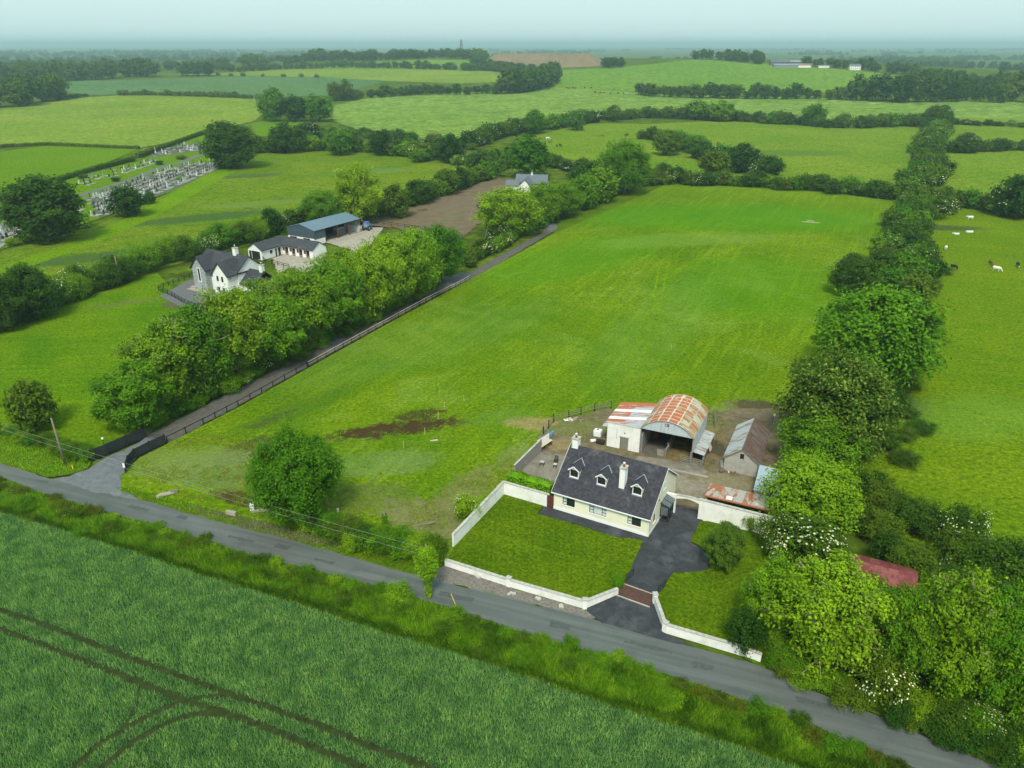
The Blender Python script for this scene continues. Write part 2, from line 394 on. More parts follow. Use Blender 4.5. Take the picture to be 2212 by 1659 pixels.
m_road, nt, b = newmat('mat_road')
co = coords(nt); cs = coords(nt, math.radians(20.5), (0.05, 1.0, 1))
n1 = noise(nt, cs, 1.1, 4, 0.6); n2 = noise(nt, co, 9.0, 3, 0.7); n3 = noise(nt, co, 0.3, 4, 0.6)
c = mix(nt, (0.085, 0.098, 0.092), (0.125, 0.140, 0.130), mapr(nt, n1.outputs[0], 0.35, 0.68))
c = mix(nt, c, (0.07, 0.078, 0.075), mapr(nt, n3.outputs[0], 0.52, 0.72, 0, 0.55))
c = mix(nt, c, mix(nt, (0.8, 0.8, 0.8), (1.2, 1.2, 1.2), n2.outputs[0]), 1.0, 'MULTIPLY')
nt.links.new(c, b.inputs['Base Color']); bumpn(nt, b, n2.outputs[0], 0.02, 0.4); fin(b, 0.9, 0.15)
m_drive = plain('mat_tarmac_drive', (0.038, 0.041, 0.045), 0.8, 0.2, 0.3, 0.8, 0.02, dirt=(0.11, 0.115, 0.125), dirt_amt=0.75)
plain('mat_gravel', (0.17, 0.155, 0.135), 0.95, 0.1, 0.35, 3.0, 0.05, dirt=(0.09, 0.07, 0.05), dirt_amt=0.7)
plain('mat_lane', (0.105, 0.098, 0.086), 0.95, 0.1, 0.3, 2.2, 0.06, dirt=(0.050, 0.046, 0.036), dirt_amt=0.8)
plain('mat_junction', (0.125, 0.138, 0.145), 0.85, 0.25, 0.25, 1.4, 0.04, dirt=(0.23, 0.23, 0.20), dirt_amt=0.5)
plain('mat_gravel_court', (0.125, 0.128, 0.130), 0.95, 0.1, 0.25, 3.0, 0.05)
plain('mat_concrete', (0.33, 0.30, 0.24), 0.9, 0.2, 0.2, 0.8, 0.01, dirt=(0.24, 0.20, 0.14), dirt_amt=0.6)
plain('mat_concrete_yard', (0.20, 0.18, 0.145), 0.9, 0.2, 0.3, 0.7, 0.03, dirt=(0.085, 0.075, 0.045), dirt_amt=0.8)
m_yard = plain('mat_yard_dirt', (0.150, 0.118, 0.070), 0.95, 0.1, 0.35, 0.9, 0.06, dirt=(0.075, 0.105, 0.022), dirt_amt=1.0)
zoned(m_yard, [zp(1525, 960, 2.6, 9, -25, (0.20, 0.125, 0.06), 0.6), zp(1515, 925, 2.6, 8, -25, (0.16, 0.18, 0.05), 0.6), zp(1610, 985, 3, 3, 0, (0.055, 0.045, 0.035), 0.75), zp(1545, 965, 1.5, 3, 0, (0.05, 0.042, 0.03), 0.8), zp(1420, 1035, 6, 3, -25, (0.27, 0.24, 0.185), 0.6), zp(1500, 1055, 6, 2.5, -25, (0.25, 0.22, 0.17), 0.55), zp(1560, 1040, 5, 2.5, -25, (0.23, 0.20, 0.12), 0.6), zp(1250, 925, 6, 3, 0, (0.14, 0.17, 0.045), 0.6), zp(1215, 960, 3, 2, 0, STRAW, 0.6)])
m_mud = plain('mat_mud_paddock', (0.145, 0.108, 0.066), 0.95, 0.1, 0.25, 0.25, 0.08, dirt=(0.105, 0.13, 0.045), dirt_amt=0.75)
zoned(m_mud, [zp(985, 440, 24, 5, 45, (0.15, 0.11, 0.075), 0.7), zp(1080, 395, 12, 4, 50, (0.14, 0.10, 0.07), 0.7), zp(870, 470, 7, 4, 30, (0.13, 0.10, 0.07), 0.7)])
plain('mat_puddle', (0.15, 0.11, 0.055), 0.06, 0.5, 0.05, 0.5)
plain('mat_crop_floor', (0.022, 0.052, 0.020), 0.95, 0.05, 0.4, 2.0, 0.08)
plain('mat_wheel_track', (0.030, 0.042, 0.012), 0.95, 0.05, 0.45, 1.4, 0.08, dirt=(0.035, 0.06, 0.015), dirt_amt=0.85)
plain('mat_farm_soil', (0.19, 0.145, 0.085), 0.95, 0.1, 0.2, 0.03, 0.4, dirt=(0.15, 0.13, 0.085), dirt_amt=0.5)
plain('mat_grave_gravel', (0.085, 0.10, 0.075), 0.95, 0.1, 0.3, 0.6, dirt=(0.06, 0.13, 0.02), dirt_amt=0.8)

# ------------------------------------------------------------------ terrain
def axis(neg, pos, d, grow=1.16):
    out = [0.0]; s = d
    while out[-1] < pos:
        out.append(out[-1] + s)
        if out[-1] > 1500: s *= grow
    neg_ = [0.0]; s = d
    while neg_[-1] < neg:
        neg_.append(neg_[-1] + s)
        if neg_[-1] > 1500: s *= grow
    return [-q for q in neg_[:0:-1]] + out
xs = axis(21000, 21000, 32.0); ys = [-160, -80] + [q for q in axis(0, 26000, 32.0)]
vv = [(x, y, hh(x, y) - 0.22) for y in ys for x in xs]; nx = len(xs)
ff = [(j * nx + i, j * nx + i + 1, (j + 1) * nx + i + 1, (j + 1) * nx + i) for j in range(len(ys) - 1) for i in range(nx - 1)]
me = bpy.data.meshes.new('ground'); me.from_pydata(vv, [], ff); me.materials.append(g_base)
me.polygons.foreach_set('use_smooth', [True] * len(ff))
o = obj('ground', me); o['kind'] = 'structure'
def hb(x, y): return hh(x, y) + bump(x, y)

# fields, near to far (outlines read off the picture; the ground gives their distance)
sheet('paddock', px((250, 1050), (262, 1022), (300, 990), (355, 962), (515, 879), (665, 795), (845, 695), (1010, 607), (1200, 505), (1455, 390), (1560, 392), (1720, 408), (1900, 428), (1920, 520), (1880, 640), (1800, 800), (1760, 900), (1700, 960), (1680, 1080), (1450, 1080), (1190, 1100), (1085, 1072), (985, 1185), (960, 1215), (880, 1205), (740, 1168), (640, 1143), (470, 1105), (340, 1068)), 0.0, 'mat_paddock', 6.0, hb)
sheet('cow_field', px((1900, 430), (2212, 462), (2900, 560), (3300, 1500), (2212, 1300), (2000, 1180), (1790, 1100), (1740, 950), (1830, 800), (1905, 600)), 0.02, 'mat_cow_field')
sheet('left_paddock', px((-420, 810), (0, 700), (120, 665), (230, 628), (340, 590), (405, 655), (500, 640), (420, 780), (330, 860), (350, 905), (316, 945), (200, 990), (100, 955), (-300, 850)), 0.0, 'mat_left_paddock')
sheet('rough_pasture', px((-500, 700), (0, 545), (200, 490), (480, 365), (570, 330), (740, 325), (930, 345), (1080, 350), (1000, 400), (880, 440), (740, 480), (640, 500), (500, 540), (330, 585), (120, 660), (0, 700), (-420, 790)), 0.0, 'mat_rough_pasture')
sheet('mown_strip', ragged(ribbon(smoothline(px((-60, 612), (80, 560), (170, 528), (240, 497), (300, 472), (380, 428), (440, 392), (492, 366))), lambda t: 7.0 + 4 * t), 1.5, 0.80), 0.03, 'mat_mown_strip')
sheet('graveyard', px((-400, 560), (0, 428), (150, 384), (300, 348), (400, 303), (455, 285), (500, 290), (490, 352), (400, 402), (200, 478), (0, 540), (-300, 640)), 0.05, 'mat_bright_ley')
sheet('ley_field', px((-400, 345), (0, 328), (100, 315), (300, 322), (230, 352), (150, 382), (0, 425), (-400, 540)), 0.06, 'mat_bright_ley')
sheet('barley_field', px((-500, 262), (0, 233), (190, 210), (265, 206), (420, 207), (560, 214), (575, 240), (548, 262), (440, 285), (380, 305), (300, 320), (100, 313), (0, 318), (-450, 340)), 0.05, 'mat_barley', 20)
sheet('small_ley', px((540, 268), (596, 253), (660, 262), (620, 290), (556, 296)), 0.06, 'mat_bright_ley')
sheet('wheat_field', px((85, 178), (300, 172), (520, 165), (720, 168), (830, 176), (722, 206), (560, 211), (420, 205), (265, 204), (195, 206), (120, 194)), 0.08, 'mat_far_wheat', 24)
sheet('far_barley', px((340, 161), (470, 158), (620, 150), (830, 148), (1000, 151), (1110, 156), (1118, 176), (1000, 180), (830, 175), (700, 167), (520, 164)), 0.10, 'mat_barley', 26)
sheet('lodged_barley_field', px((720, 228), (800, 210), (940, 203), (1190, 188), (1370, 199), (1600, 209), (1840, 213), (2212, 220), (2700, 225), (2700, 275), (2212, 266), (1990, 266), (1810, 266), (1700, 256), (1570, 246), (1310, 253), (1240, 262), (1160, 273), (1040, 297), (960, 312), (860, 300), (790, 286), (720, 262)), 0.08, 'mat_lodged_barley', 20)
sheet('horse_field', px((1110, 318), (1160, 292), (1270, 266), (1400, 268), (1570, 260), (1700, 266), (1810, 274), (2000, 272), (1985, 340), (1950, 400), (1870, 420), (1700, 405), (1560, 390), (1460, 385), (1300, 350), (1190, 342)), 0.05, 'mat_horse_field')
sheet('right_field', px((2035, 285), (2212, 282), (2700, 300), (2700, 440), (2212, 455), (2100, 440), (1995, 425), (2010, 350)), 0.05, 'mat_horse_field')
sheet('right_strip', px((2035, 250), (2700, 268), (2700, 300), (2212, 284), (2032, 290)), 0.04, 'mat_horse_field')
sheet('hill_field', px((1195, 190), (1200, 152), (1330, 147), (1420, 137), (1500, 129), (1600, 133), (1700, 142), (1850, 152), (1960, 166), (2060, 184), (1990, 196), (1840, 211), (1600, 207), (1370, 197)), 0.12, 'mat_hill_field', 22)
sheet('middle_ley', px((700, 140), (840, 132), (920, 129), (1010, 130), (1020, 150), (830, 147), (700, 150)), 0.12, 'mat_hill_field', 26)
for ln in (((1425, 575), (1412, 640), (1385, 725), (1340, 800)), ((1442, 577), (1430, 640), (1405, 728), (1365, 805))):
    sheet('wheel_mark', ribbon(smoothline(px(*ln)), 0.5), 0.012, 'mat_mown_strip', 3.0, hb)
# ------------------------------------------------------------------ roads, lanes, yards
up_e = [(-260, 930), (0, 1001), (75, 1025), (127, 1039), (259, 1070), (337, 1089), (469, 1127), (637, 1170), (829, 1224), (935, 1252), (1124, 1298), (1274, 1337), (1461, 1388), (1633, 1438), (1746, 1489), (1896, 1546), (2008, 1594), (2154, 1658), (2400, 1780)]
lo_e = [(-260, 962), (0, 1032), (75, 1060), (221, 1104), (337, 1134), (469, 1176), (562, 1205), (712, 1240), (829, 1273), (899, 1293), (1011, 1328), (1124, 1364), (1236, 1398), (1349, 1432), (1461, 1465), (1574, 1502), (1728, 1556), (1843, 1606), (1989, 1668), (2300, 1830)]
U = [G(*p) for p in up_e]; Lw = [G(*p) for p in lo_e]
sheet('road', ragged(smoothline(U, 4) + smoothline(Lw, 4)[::-1], 0.7, 0.22), 0.055, 'mat_road')
plain('mat_road_patch', (0.075, 0.084, 0.082), 0.9, 0.15, 0.2, 3.0, 0.02)
for x_, y_, l_, w_ in ((300, 1098, 2.6, .7), (395, 1118, 1.2, .8), (520, 1165, 3.0, .6), (610, 1182, 1.6, 1.0), (700, 1212, 2.2, .5), (985, 1290, 3.4, .8), (1210, 1352, 1.8, 1.1), (1400, 1398, 4.0, .6), (1520, 1440, 1.5, .8), (1760, 1520, 2.6, .7), (90, 1040, 2.0, .6)):
    q = G(x_, y_); a_ = math.radians(-19); c_, s_ = math.cos(a_), math.sin(a_)
    sheet('road_patch', ragged([(q.x + u * c_ - v * s_, q.y + u * s_ + v * c_) for u, v in ((-l_ * .6, -w_ * .45), (l_ * .6, -w_ * .45), (l_ * .6, w_ * .45), (-l_ * .6, w_ * .45))], 0.3, 0.25, x_), 0.060, 'mat_road_patch')
# roadside margins
sheet('roadside_margin', ragged(px((250, 1050), (340, 1068), (470, 1105), (640, 1143), (740, 1168), (880, 1205), (960, 1215), (1100, 1262), (1262, 1312), (1300, 1330), (1274, 1340), (1124, 1301), (935, 1255), (829, 1227), (637, 1173), (469, 1130), (337, 1092), (262, 1074)), 0.8, 0.30), 0.03, 'mat_verge_floor')
sheet('gravel_margin', ragged(px((930, 1238), (962, 1222), (1100, 1268), (1262, 1316), (1290, 1332), (1274, 1339), (1124, 1300), (935, 1254)), 0.8, 0.35), 0.045, 'mat_gravel')
sheet('left_verge', ragged(px((-300, 862), (0, 940), (70, 958), (150, 984), (200, 998), (190, 1012), (150, 1026), (100, 1032), (40, 1016), (0, 1003), (-260, 932)), 0.8, 0.30), 0.03, 'mat_verge_floor')
sheet('right_verge', px((1604, 1420), (1640, 1400), (1760, 1440), (1900, 1490), (2212, 1600), (2420, 1700), (2400, 1778), (2154, 1656), (2008, 1592), (1896, 1544), (1746, 1487), (1633, 1436)), 0.03, 'mat_verge_floor')
# crop-side verge floor and crop field floor
crop_e = [(-260, 1040), (0, 1108), (75, 1130), (180, 1162), (300, 1198), (420, 1240), (560, 1282), (700, 1325), (850, 1376), (1000, 1420), (1150, 1468), (1300, 1520), (1450, 1568), (1600, 1618), (1750, 1672), (2050, 1790)]
CE = [G(*p) for p in crop_e]
sheet('crop_verge', Lw + CE[::-1], 0.02, 'mat_verge_floor')
far_crop = [Vector((60, 8)), Vector((-120, 8)), Vector((-150, 80))]
sheet('crop_floor', CE + far_crop, 0.0, 'mat_crop_floor')
# lane beside the tree line and its junction with the road
sheet('junction_apron', ragged(px((110, 1036), (150, 1030), (190, 1014), (212, 1000), (240, 985), (300, 957), (318, 943), (360, 952), (300, 985), (272, 1012), (262, 1035), (262, 1058), (300, 1082), (259, 1074), (180, 1056)), 0.8, 0.35), 0.065, 'mat_junction')
lane_l = [(318, 941), (357, 922), (430, 883), (507, 843), (620, 787), (700, 745), (864, 667), (940, 622), (1010, 592), (1190, 492)]
lane_r = [(360, 952), (362, 958), (440, 917), (515, 877), (665, 793), (760, 740), (845, 693), (976, 622), (1020, 604), (1199, 498)]
sheet('grassy_track', ragged(px((1188, 491), (1330, 426), (1455, 370), (1462, 384), (1345, 440), (1200, 506)), 1.5, 0.6), 0.02, 'mat_verge_floor')
sheet('farm_lane', ragged(px(*lane_l) + px(*lane_r)[::-1], 0.8, 0.35), 0.05, 'mat_lane')
sheet('lane_passing_place', px((690, 752), (712, 735), (735, 727), (748, 728), (740, 745), (715, 762)), 0.06, 'mat_gravel_court')
sheet('lane_turning', px((945, 625), (955, 600), (1000, 588), (1018, 594), (985, 618)), 0.06, 'mat_gravel_court')
sheet('house_entrance', px((1172, 492), (1176, 478), (1200, 484), (1206, 492), (1190, 500)), 0.06, 'mat_gravel_court')
sheet('mud_paddock', ragged(px((775, 476), (843, 455), (895, 437), (945, 417), (992, 408), (1040, 394), (1077, 385), (1126, 387), (1110, 402), (1098, 410), (1056, 425), (1035, 445), (1040, 480), (1000, 515), (886, 498), (843, 491), (790, 492)), 1.5, 1.20), 0.04, 'mat_mud_paddock')
for q in (((862, 461), (885, 456), (902, 459), (890, 467), (868, 466)), ((900, 454), (922, 451), (921, 455), (905, 457)), ((846, 470), (872, 469), (862, 476), (845, 476))):
    sheet('puddle', smoothline(px(*q, q[0]), 5)[:-1], 0.06, 'mat_puddle')
# yard, drive, lawns
sheet('farmyard', ragged(px((1150, 990), (1172, 935), (1215, 905), (1300, 885), (1540, 890), (1600, 886), (1685, 880), (1700, 985), (1700, 1122), (1500, 1118), (1455, 1110), (1400, 1095), (1200, 1085), (1120, 1010)), 1.5, 1.00), 0.03, 'mat_yard_dirt')
sheet('driveway', ragged(px((1160, 1112), (1180, 1090), (1300, 1100), (1420, 1100), (1458, 1092), (1512, 1104), (1520, 1130), (1500, 1150), (1491, 1172), (1514, 1184), (1530, 1200), (1530, 1230), (1505, 1237), (1454, 1238), (1437, 1260), (1425, 1280), (1416, 1304), (1432, 1366), (1500, 1398), (1461, 1392), (1300, 1346), (1262, 1316), (1334, 1284), (1349, 1258), (1390, 1168), (1363, 1165), (1341, 1164), (1240, 1132)), 0.8, 0.10), 0.062, 'mat_tarmac_drive')
sheet('front_lawn', ragged(px((980, 1182), (1087, 1068), (1178, 1092), (1160, 1110), (1240, 1133), (1341, 1164), (1360, 1163), (1390, 1169), (1347, 1262), (1330, 1284), (1262, 1310), (1099, 1262), (962, 1218)), 0.8, 0.08), 0.075, 'mat_lawn')
sheet('side_lawn', ragged(px((1512, 1127), (1545, 1125), (1654, 1158), (1690, 1170), (1700, 1250), (1660, 1350), (1604, 1408), (1435, 1358), (1418, 1300), (1427, 1280), (1454, 1238), (1505, 1236), (1534, 1230), (1534, 1200), (1514, 1182), (1492, 1171)), 0.8, 0.08), 0.078, 'mat_lawn')
sheet('yard_slab', ragged(px((1120, 1012), (1145, 985), (1175, 975), (1220, 985), (1235, 1000), (1220, 1030), (1190, 1045), (1150, 1030)), 0.8, 0.30), 0.045, 'mat_concrete_yard')
sheet('barn_apron', ragged(px((1380, 985), (1500, 1002), (1530, 1018), (1500, 1030), (1440, 1018), (1370, 1000)), 0.8, 0.40), 0.045, 'mat_concrete_yard')
sheet('gravel_court', px((345, 640), (408, 605), (470, 600), (560, 640), (520, 660), (400, 668)), 0.05, 'mat_gravel_court')
sheet('stable_yard', ragged(px((590, 560), (625, 548), (720, 560), (760, 540), (690, 520), (720, 508), (775, 485), (830, 490), (800, 530), (700, 590), (600, 590)), 0.8, 0.50), 0.04, 'mat_concrete')
# ------------------------------------------------------------------ leaves, crops, grasses
leafmat('leaf_ash', (0.030, 0.085, 0.008), (0.070, 0.170, 0.014), (0.130, 0.250, 0.030), 0.2)
leafmat('leaf_bright', (0.040, 0.115, 0.008), (0.085, 0.205, 0.016), (0.140, 0.275, 0.034), 0.22)
leafmat('leaf_lime', (0.060, 0.140, 0.010), (0.115, 0.235, 0.020), (0.180, 0.310, 0.045), 0.32)
leafmat('leaf_maple', (0.026, 0.090, 0.008), (0.058, 0.165, 0.014), (0.110, 0.235, 0.026), 0.28)
leafmat('leaf_dark', (0.012, 0.040, 0.010), (0.026, 0.074, 0.016), (0.050, 0.112, 0.026), 0.22)
leafmat('leaf_thorn', (0.020, 0.050, 0.010), (0.044, 0.100, 0.016), (0.085, 0.155, 0.028), 0.25)
leafmat('leaf_olive', (0.035, 0.060, 0.012), (0.070, 0.108, 0.020), (0.120, 0.150, 0.045), 0.25)
leafmat('leaf_bramble', (0.024, 0.048, 0.012), (0.056, 0.084, 0.018), (0.100, 0.112, 0.034), 0.22)
leafmat('leaf_hedge', (0.055, 0.165, 0.008), (0.100, 0.250, 0.014), (0.150, 0.310, 0.024), 0.25, 0.01)
leafmat('leaf_cypress', (0.020, 0.055, 0.014), (0.048, 0.100, 0.024), (0.100, 0.155, 0.045), 0.15, 0.01)
leafmat('leaf_sycamore', (0.018, 0.055, 0.012), (0.040, 0.098, 0.022), (0.135, 0.200, 0.085), 0.25)
leafmat('leaf_far', (0.020, 0.055, 0.018), (0.040, 0.090, 0.028), (0.070, 0.130, 0.040), 0.2)
leafmat('blossom', (0.50, 0.52, 0.30), (0.68, 0.68, 0.50), (0.80, 0.80, 0.68), 0.25, 0.005, (1, 1, 1))
leafmat('wheat', (0.018, 0.066, 0.030), (0.040, 0.122, 0.058), (0.130, 0.225, 0.120), 0.25, 0.002, (3.1, 2.6, 1.5))
leafmat('verge_grass', (0.040, 0.110, 0.010), (0.085, 0.170, 0.018), (0.190, 0.240, 0.060), 0.30, 0.002, (1.65, 1.95, 0.5))
leafmat('verge_dark', (0.020, 0.060, 0.008), (0.040, 0.105, 0.012), (0.080, 0.160, 0.022), 0.25, 0.002)
leafmat('pasture_tuft', (0.050, 0.150, 0.008), (0.085, 0.200, 0.012), (0.135, 0.260, 0.030), 0.30, 0.002)
leafmat('straw_tuft', (0.11, 0.12, 0.04), (0.19, 0.18, 0.07), (0.30, 0.27, 0.13), 0.30, 0.002)
plain('bark', (0.12, 0.10, 0.07), 0.95, 0.1, 0.3, 3.0, 0.02)
plain('twig', (0.30, 0.26, 0.16), 0.95, 0.1, 0.3, 3.0)
plain('deadwood', (0.16, 0.075, 0.045), 0.95, 0.1, 0.3, 3.0)

def inside_np(X, Y, poly):
    c = np.zeros(len(X), bool); n = len(poly)
    for i in range(n):
        x0, y0 = poly[i][0], poly[i][1]; x1, y1 = poly[i - 1][0], poly[i - 1][1]
        if y0 == y1: continue
        m = ((y0 > Y) != (y1 > Y)) & (X < (x1 - x0) * (Y - y0) / (y1 - y0) + x0)
        c ^= m
    return c
def seg_dist(X, Y, line):
    d = np.full(len(X), 1e9)
    for a, b in zip(line[:-1], line[1:]):
        ax, ay, bx, by = a[0], a[1], b[0], b[1]; L2 = (bx - ax) ** 2 + (by - ay) ** 2 + 1e-9
        t = np.clip(((X - ax) * (bx - ax) + (Y - ay) * (by - ay)) / L2, 0, 1)
        d = np.minimum(d, np.hypot(X - ax - t * (bx - ax), Y - ay - t * (by - ay)))
    return d
def jitter_grid(poly, s, clip=None):
    xs_ = [p[0] for p in poly]; ys_ = [p[1] for p in poly]
    x0, x1, y0, y1 = min(xs_), max(xs_), min(ys_), max(ys_)
    if clip: x0, x1, y0, y1 = max(x0, clip[0]), min(x1, clip[1]), max(y0, clip[2]), min(y1, clip[3])
    gx, gy = np.meshgrid(np.arange(x0, x1, s), np.arange(y0, y1, s))
    X = gx.ravel() + NPR.uniform(-0.5, 0.5, gx.size) * s; Y = gy.ravel() + NPR.uniform(-0.5, 0.5, gx.size) * s
    k = inside_np(X, Y, poly)
    return X[k], Y[k]
def blades(X, Y, Z, k, h, wd, lean, spread):
    """k narrow blades at each root; h a height per root"""
    n = len(X); X, Y, Z, h = (np.repeat(q, k) for q in (X, Y, Z, h)); m = n * k
    a = NPR.uniform(0, 2 * np.pi, m); r = NPR.uniform(0, spread, m)
    bx, by = X + r * np.cos(a), Y + r * np.sin(a)
    hh_ = h * NPR.uniform(0.65, 1.1, m); l = lean * hh_ * NPR.uniform(0.2, 1.0, m)
    f = NPR.uniform(0, np.pi, m); ww = wd * NPR.uniform(0.7, 1.3, m)
    V = np.zeros((m, 3, 3))
    V[:, 0] = np.stack([bx - ww / 2 * np.cos(f), by - ww / 2 * np.sin(f), Z], 1)
    V[:, 1] = np.stack([bx + ww / 2 * np.cos(f), by + ww / 2 * np.sin(f), Z], 1)
    V[:, 2] = np.stack([bx + l * np.cos(a), by + l * np.sin(a), Z + hh_], 1)
    return V
# wheat with its tramlines
zt = lambda x, y: P(0.4375 * x, 1244.2 + 0.4375 * y)
TR = [[(-150, 115), (0, 172), (240, 252), (480, 346), (720, 436), (960, 522), (1130, 585), (1300, 642), (1600, 752), (1850, 852), (2100, 942), (2400, 1060)],
      [(-150, 212), (0, 265), (300, 377), (560, 477), (700, 535), (830, 586), (930, 625), (1080, 668), (1300, 747), (1500, 830), (1700, 912), (2000, 1040)],
      [(300, 1010), (370, 948), (500, 832), (650, 742), (800, 662), (930, 620), (1060, 598), (1180, 600)],
      [(430, 1010), (510, 948), (620, 852), (800, 742), (950, 690), (1080, 690), (1180, 712)],
      [(690, 540), (684, 620), (650, 690), (600, 760)]]
TRL = [smoothline([zt(*p) for p in t], 5) for t in TR]
for i, t in enumerate(TRL):
    sheet('wheel_track', ribbon(t, 0.74 if i < 4 else 0.4), 0.012 + 0.004 * i, 'mat_wheel_track')
crop_poly = [(p.x, p.y) for p in CE] + [(60, 25), (-100, 25)]
X, Y = jitter_grid(crop_poly, 0.155, (-88, 46, 36, 110))
dd = np.minimum.reduce([seg_dist(X, Y, t) - (0.0 if i < 4 else -0.22) for i, t in enumerate(TRL)])
# rows drilled a little thin here and there
keep = dd > 0.34 + NPR.uniform(-0.08, 0.10, len(X))
X, Y, dd = X[keep], Y[keep], dd[keep]
hgt = 0.47 + 0.05 * np.sin(X * 0.31 + Y * 0.17) + 0.05 * np.sin(X * 0.9 - Y * 1.3)
hgt *= np.where(dd < 0.55, 0.8, 1.0)
o = obj('wheat', quadmesh('wheat', blades(X, Y, np.zeros(len(X)), 5, hgt, 0.048, 0.50, 0.11), 'wheat', 3))
tag(o, 'blue green wheat filling the foreground field', 'crop'); o['kind'] = 'stuff'
# tall grass on the crop-side bank
vp = [(p.x, p.y) for p in Lw] + [(p.x, p.y) for p in CE[::-1]]
X, Y = jitter_grid(vp, 0.21, (-92, 62, 30, 110))
dr = seg_dist(X, Y, [(p.x, p.y) for p in Lw]); dc = seg_dist(X, Y, [(p.x, p.y) for p in CE])
hgt = np.clip(0.30 + 0.32 * dr, 0.25, 0.85) * np.clip(0.35 + 0.7 * dc, 0.3, 1.0) * (0.85 + 0.3 * np.sin(X * 0.7 + 1.3 * Y) * np.sin(0.45 * X - 0.6 * Y))
nz = np.array([mnoise.noise(Vector((x * 0.35, y * 0.35, 5.0))) for x, y in zip(X, Y)])
dk = (dc < 1.0 + 0.5 * nz) | (nz > 0.24)
for nm_, sel, mm, lb in (('verge_grass', ~dk, 'verge_grass', 'tall uncut grass on the bank between road and wheat'), ('nettle_patches', dk, 'verge_dark', 'dark nettles and coarse growth along the foot of the bank')):
    o = obj(nm_, quadmesh(nm_, blades(X[sel], Y[sel], np.full(sel.sum(), 0.02), 6, hgt[sel], 0.075, 0.9, 0.15), mm, 3))
    tag(o, lb, 'grass'); o['kind'] = 'stuff'
# rank grass along the house side of the road
for pl, s, h0, mm in ((px((250, 1050), (340, 1068), (470, 1105), (640, 1143), (760, 1172), (760, 1205), (637, 1168), (469, 1124), (337, 1086), (262, 1068)), 0.30, 0.22, 'verge_grass'),
                     (px((0, 940), (70, 958), (150, 984), (200, 998), (190, 1010), (150, 1022), (100, 1028), (40, 1012), (0, 999)), 0.28, 0.20, 'verge_grass'),
                     (px((1625, 1428), (1700, 1430), (1900, 1500), (2212, 1620), (2154, 1650), (1896, 1540)), 0.28, 0.3, 'verge_grass')):
    X, Y = jitter_grid([(p.x, p.y) for p in pl], s)
    o = obj('roadside_grass', quadmesh('roadside_grass', blades(X, Y, np.full(len(X), 0.03), 5, np.full(len(X), h0), 0.08, 0.9, 0.16), mm, 3))
    tag(o, 'short rough grass beside the road', 'grass'); o['kind'] = 'stuff'
# tussocks in the near paddock and the cow field
def tussocks(name, poly, s, keepf, h0, mm, label, clip=None, wd=0.09, kk=6, zf=None):
    X, Y = jitter_grid([(p.x, p.y) for p in poly], s, clip)
    nz = np.array([mnoise.noise(Vector((x * 0.16, y * 0.16, 3.1))) + 0.6 * mnoise.noise(Vector((x * 0.6, y * 0.6, 9.0))) for x, y in zip(X, Y)])
    k = nz > keepf; X, Y, nz = X[k], Y[k], nz[k]
    Z = np.array([zf(x, y) for x, y in zip(X, Y)]) if zf else np.full(len(X), 0.0)
    o = obj(name, quadmesh(name, blades(X, Y, Z, kk, h0 * (0.7 + 0.8 * np.clip(nz, 0, 1)), wd, 0.9, 0.28), mm, 3))
    tag(o, label, 'grass'); o['kind'] = 'stuff'
pad = px((300, 1000), (515, 884), (845, 700), (1010, 612), (1290, 655), (1500, 700), (1560, 860), (1300, 872), (1200, 900), (1130, 950), (1080, 1065), (985, 1170), (740, 1160), (470, 1098), (340, 1060))
tussocks('grass_tussocks', pad, 0.42, 0.02, 0.17, 'pasture_tuft', 'scattered grass tussocks in the near paddock', zf=hb)
rgh = px((300, 1000), (420, 935), (560, 960), (700, 1020), (900, 1090), (1080, 1000), (1170, 930), (1150, 985), (1085, 1060), (985, 1170), (900, 1190), (740, 1160), (470, 1098), (340, 1060))
tussocks('cut_grass', rgh, 0.42, 0.05, 0.22, 'straw_tuft', 'pale cut grass lying in the rough corner of the paddock')
tussocks('yard_weeds', px((1175, 940), (1215, 908), (1300, 886), (1310, 950), (1250, 965), (1190, 990)), 0.4, -0.05, 0.2, 'straw_tuft', 'dry weeds in the left corner of the farmyard')
tussocks('yard_edge_weeds', px((1505, 880), (1560, 890), (1565, 960), (1540, 1010), (1500, 1000), (1530, 940)), 0.4, 0.05, 0.2, 'verge_dark', 'green weeds between the round barn and the grey shed')
tussocks('field_tussocks', px((1990, 520), (2212, 500), (2300, 900), (2300, 1330), (2000, 1120), (1860, 1010), (1930, 800)), 0.60, 0.08, 0.22, 'pasture_tuft', 'long grass tussocks in the cow field', (0, 125, 60, 190))

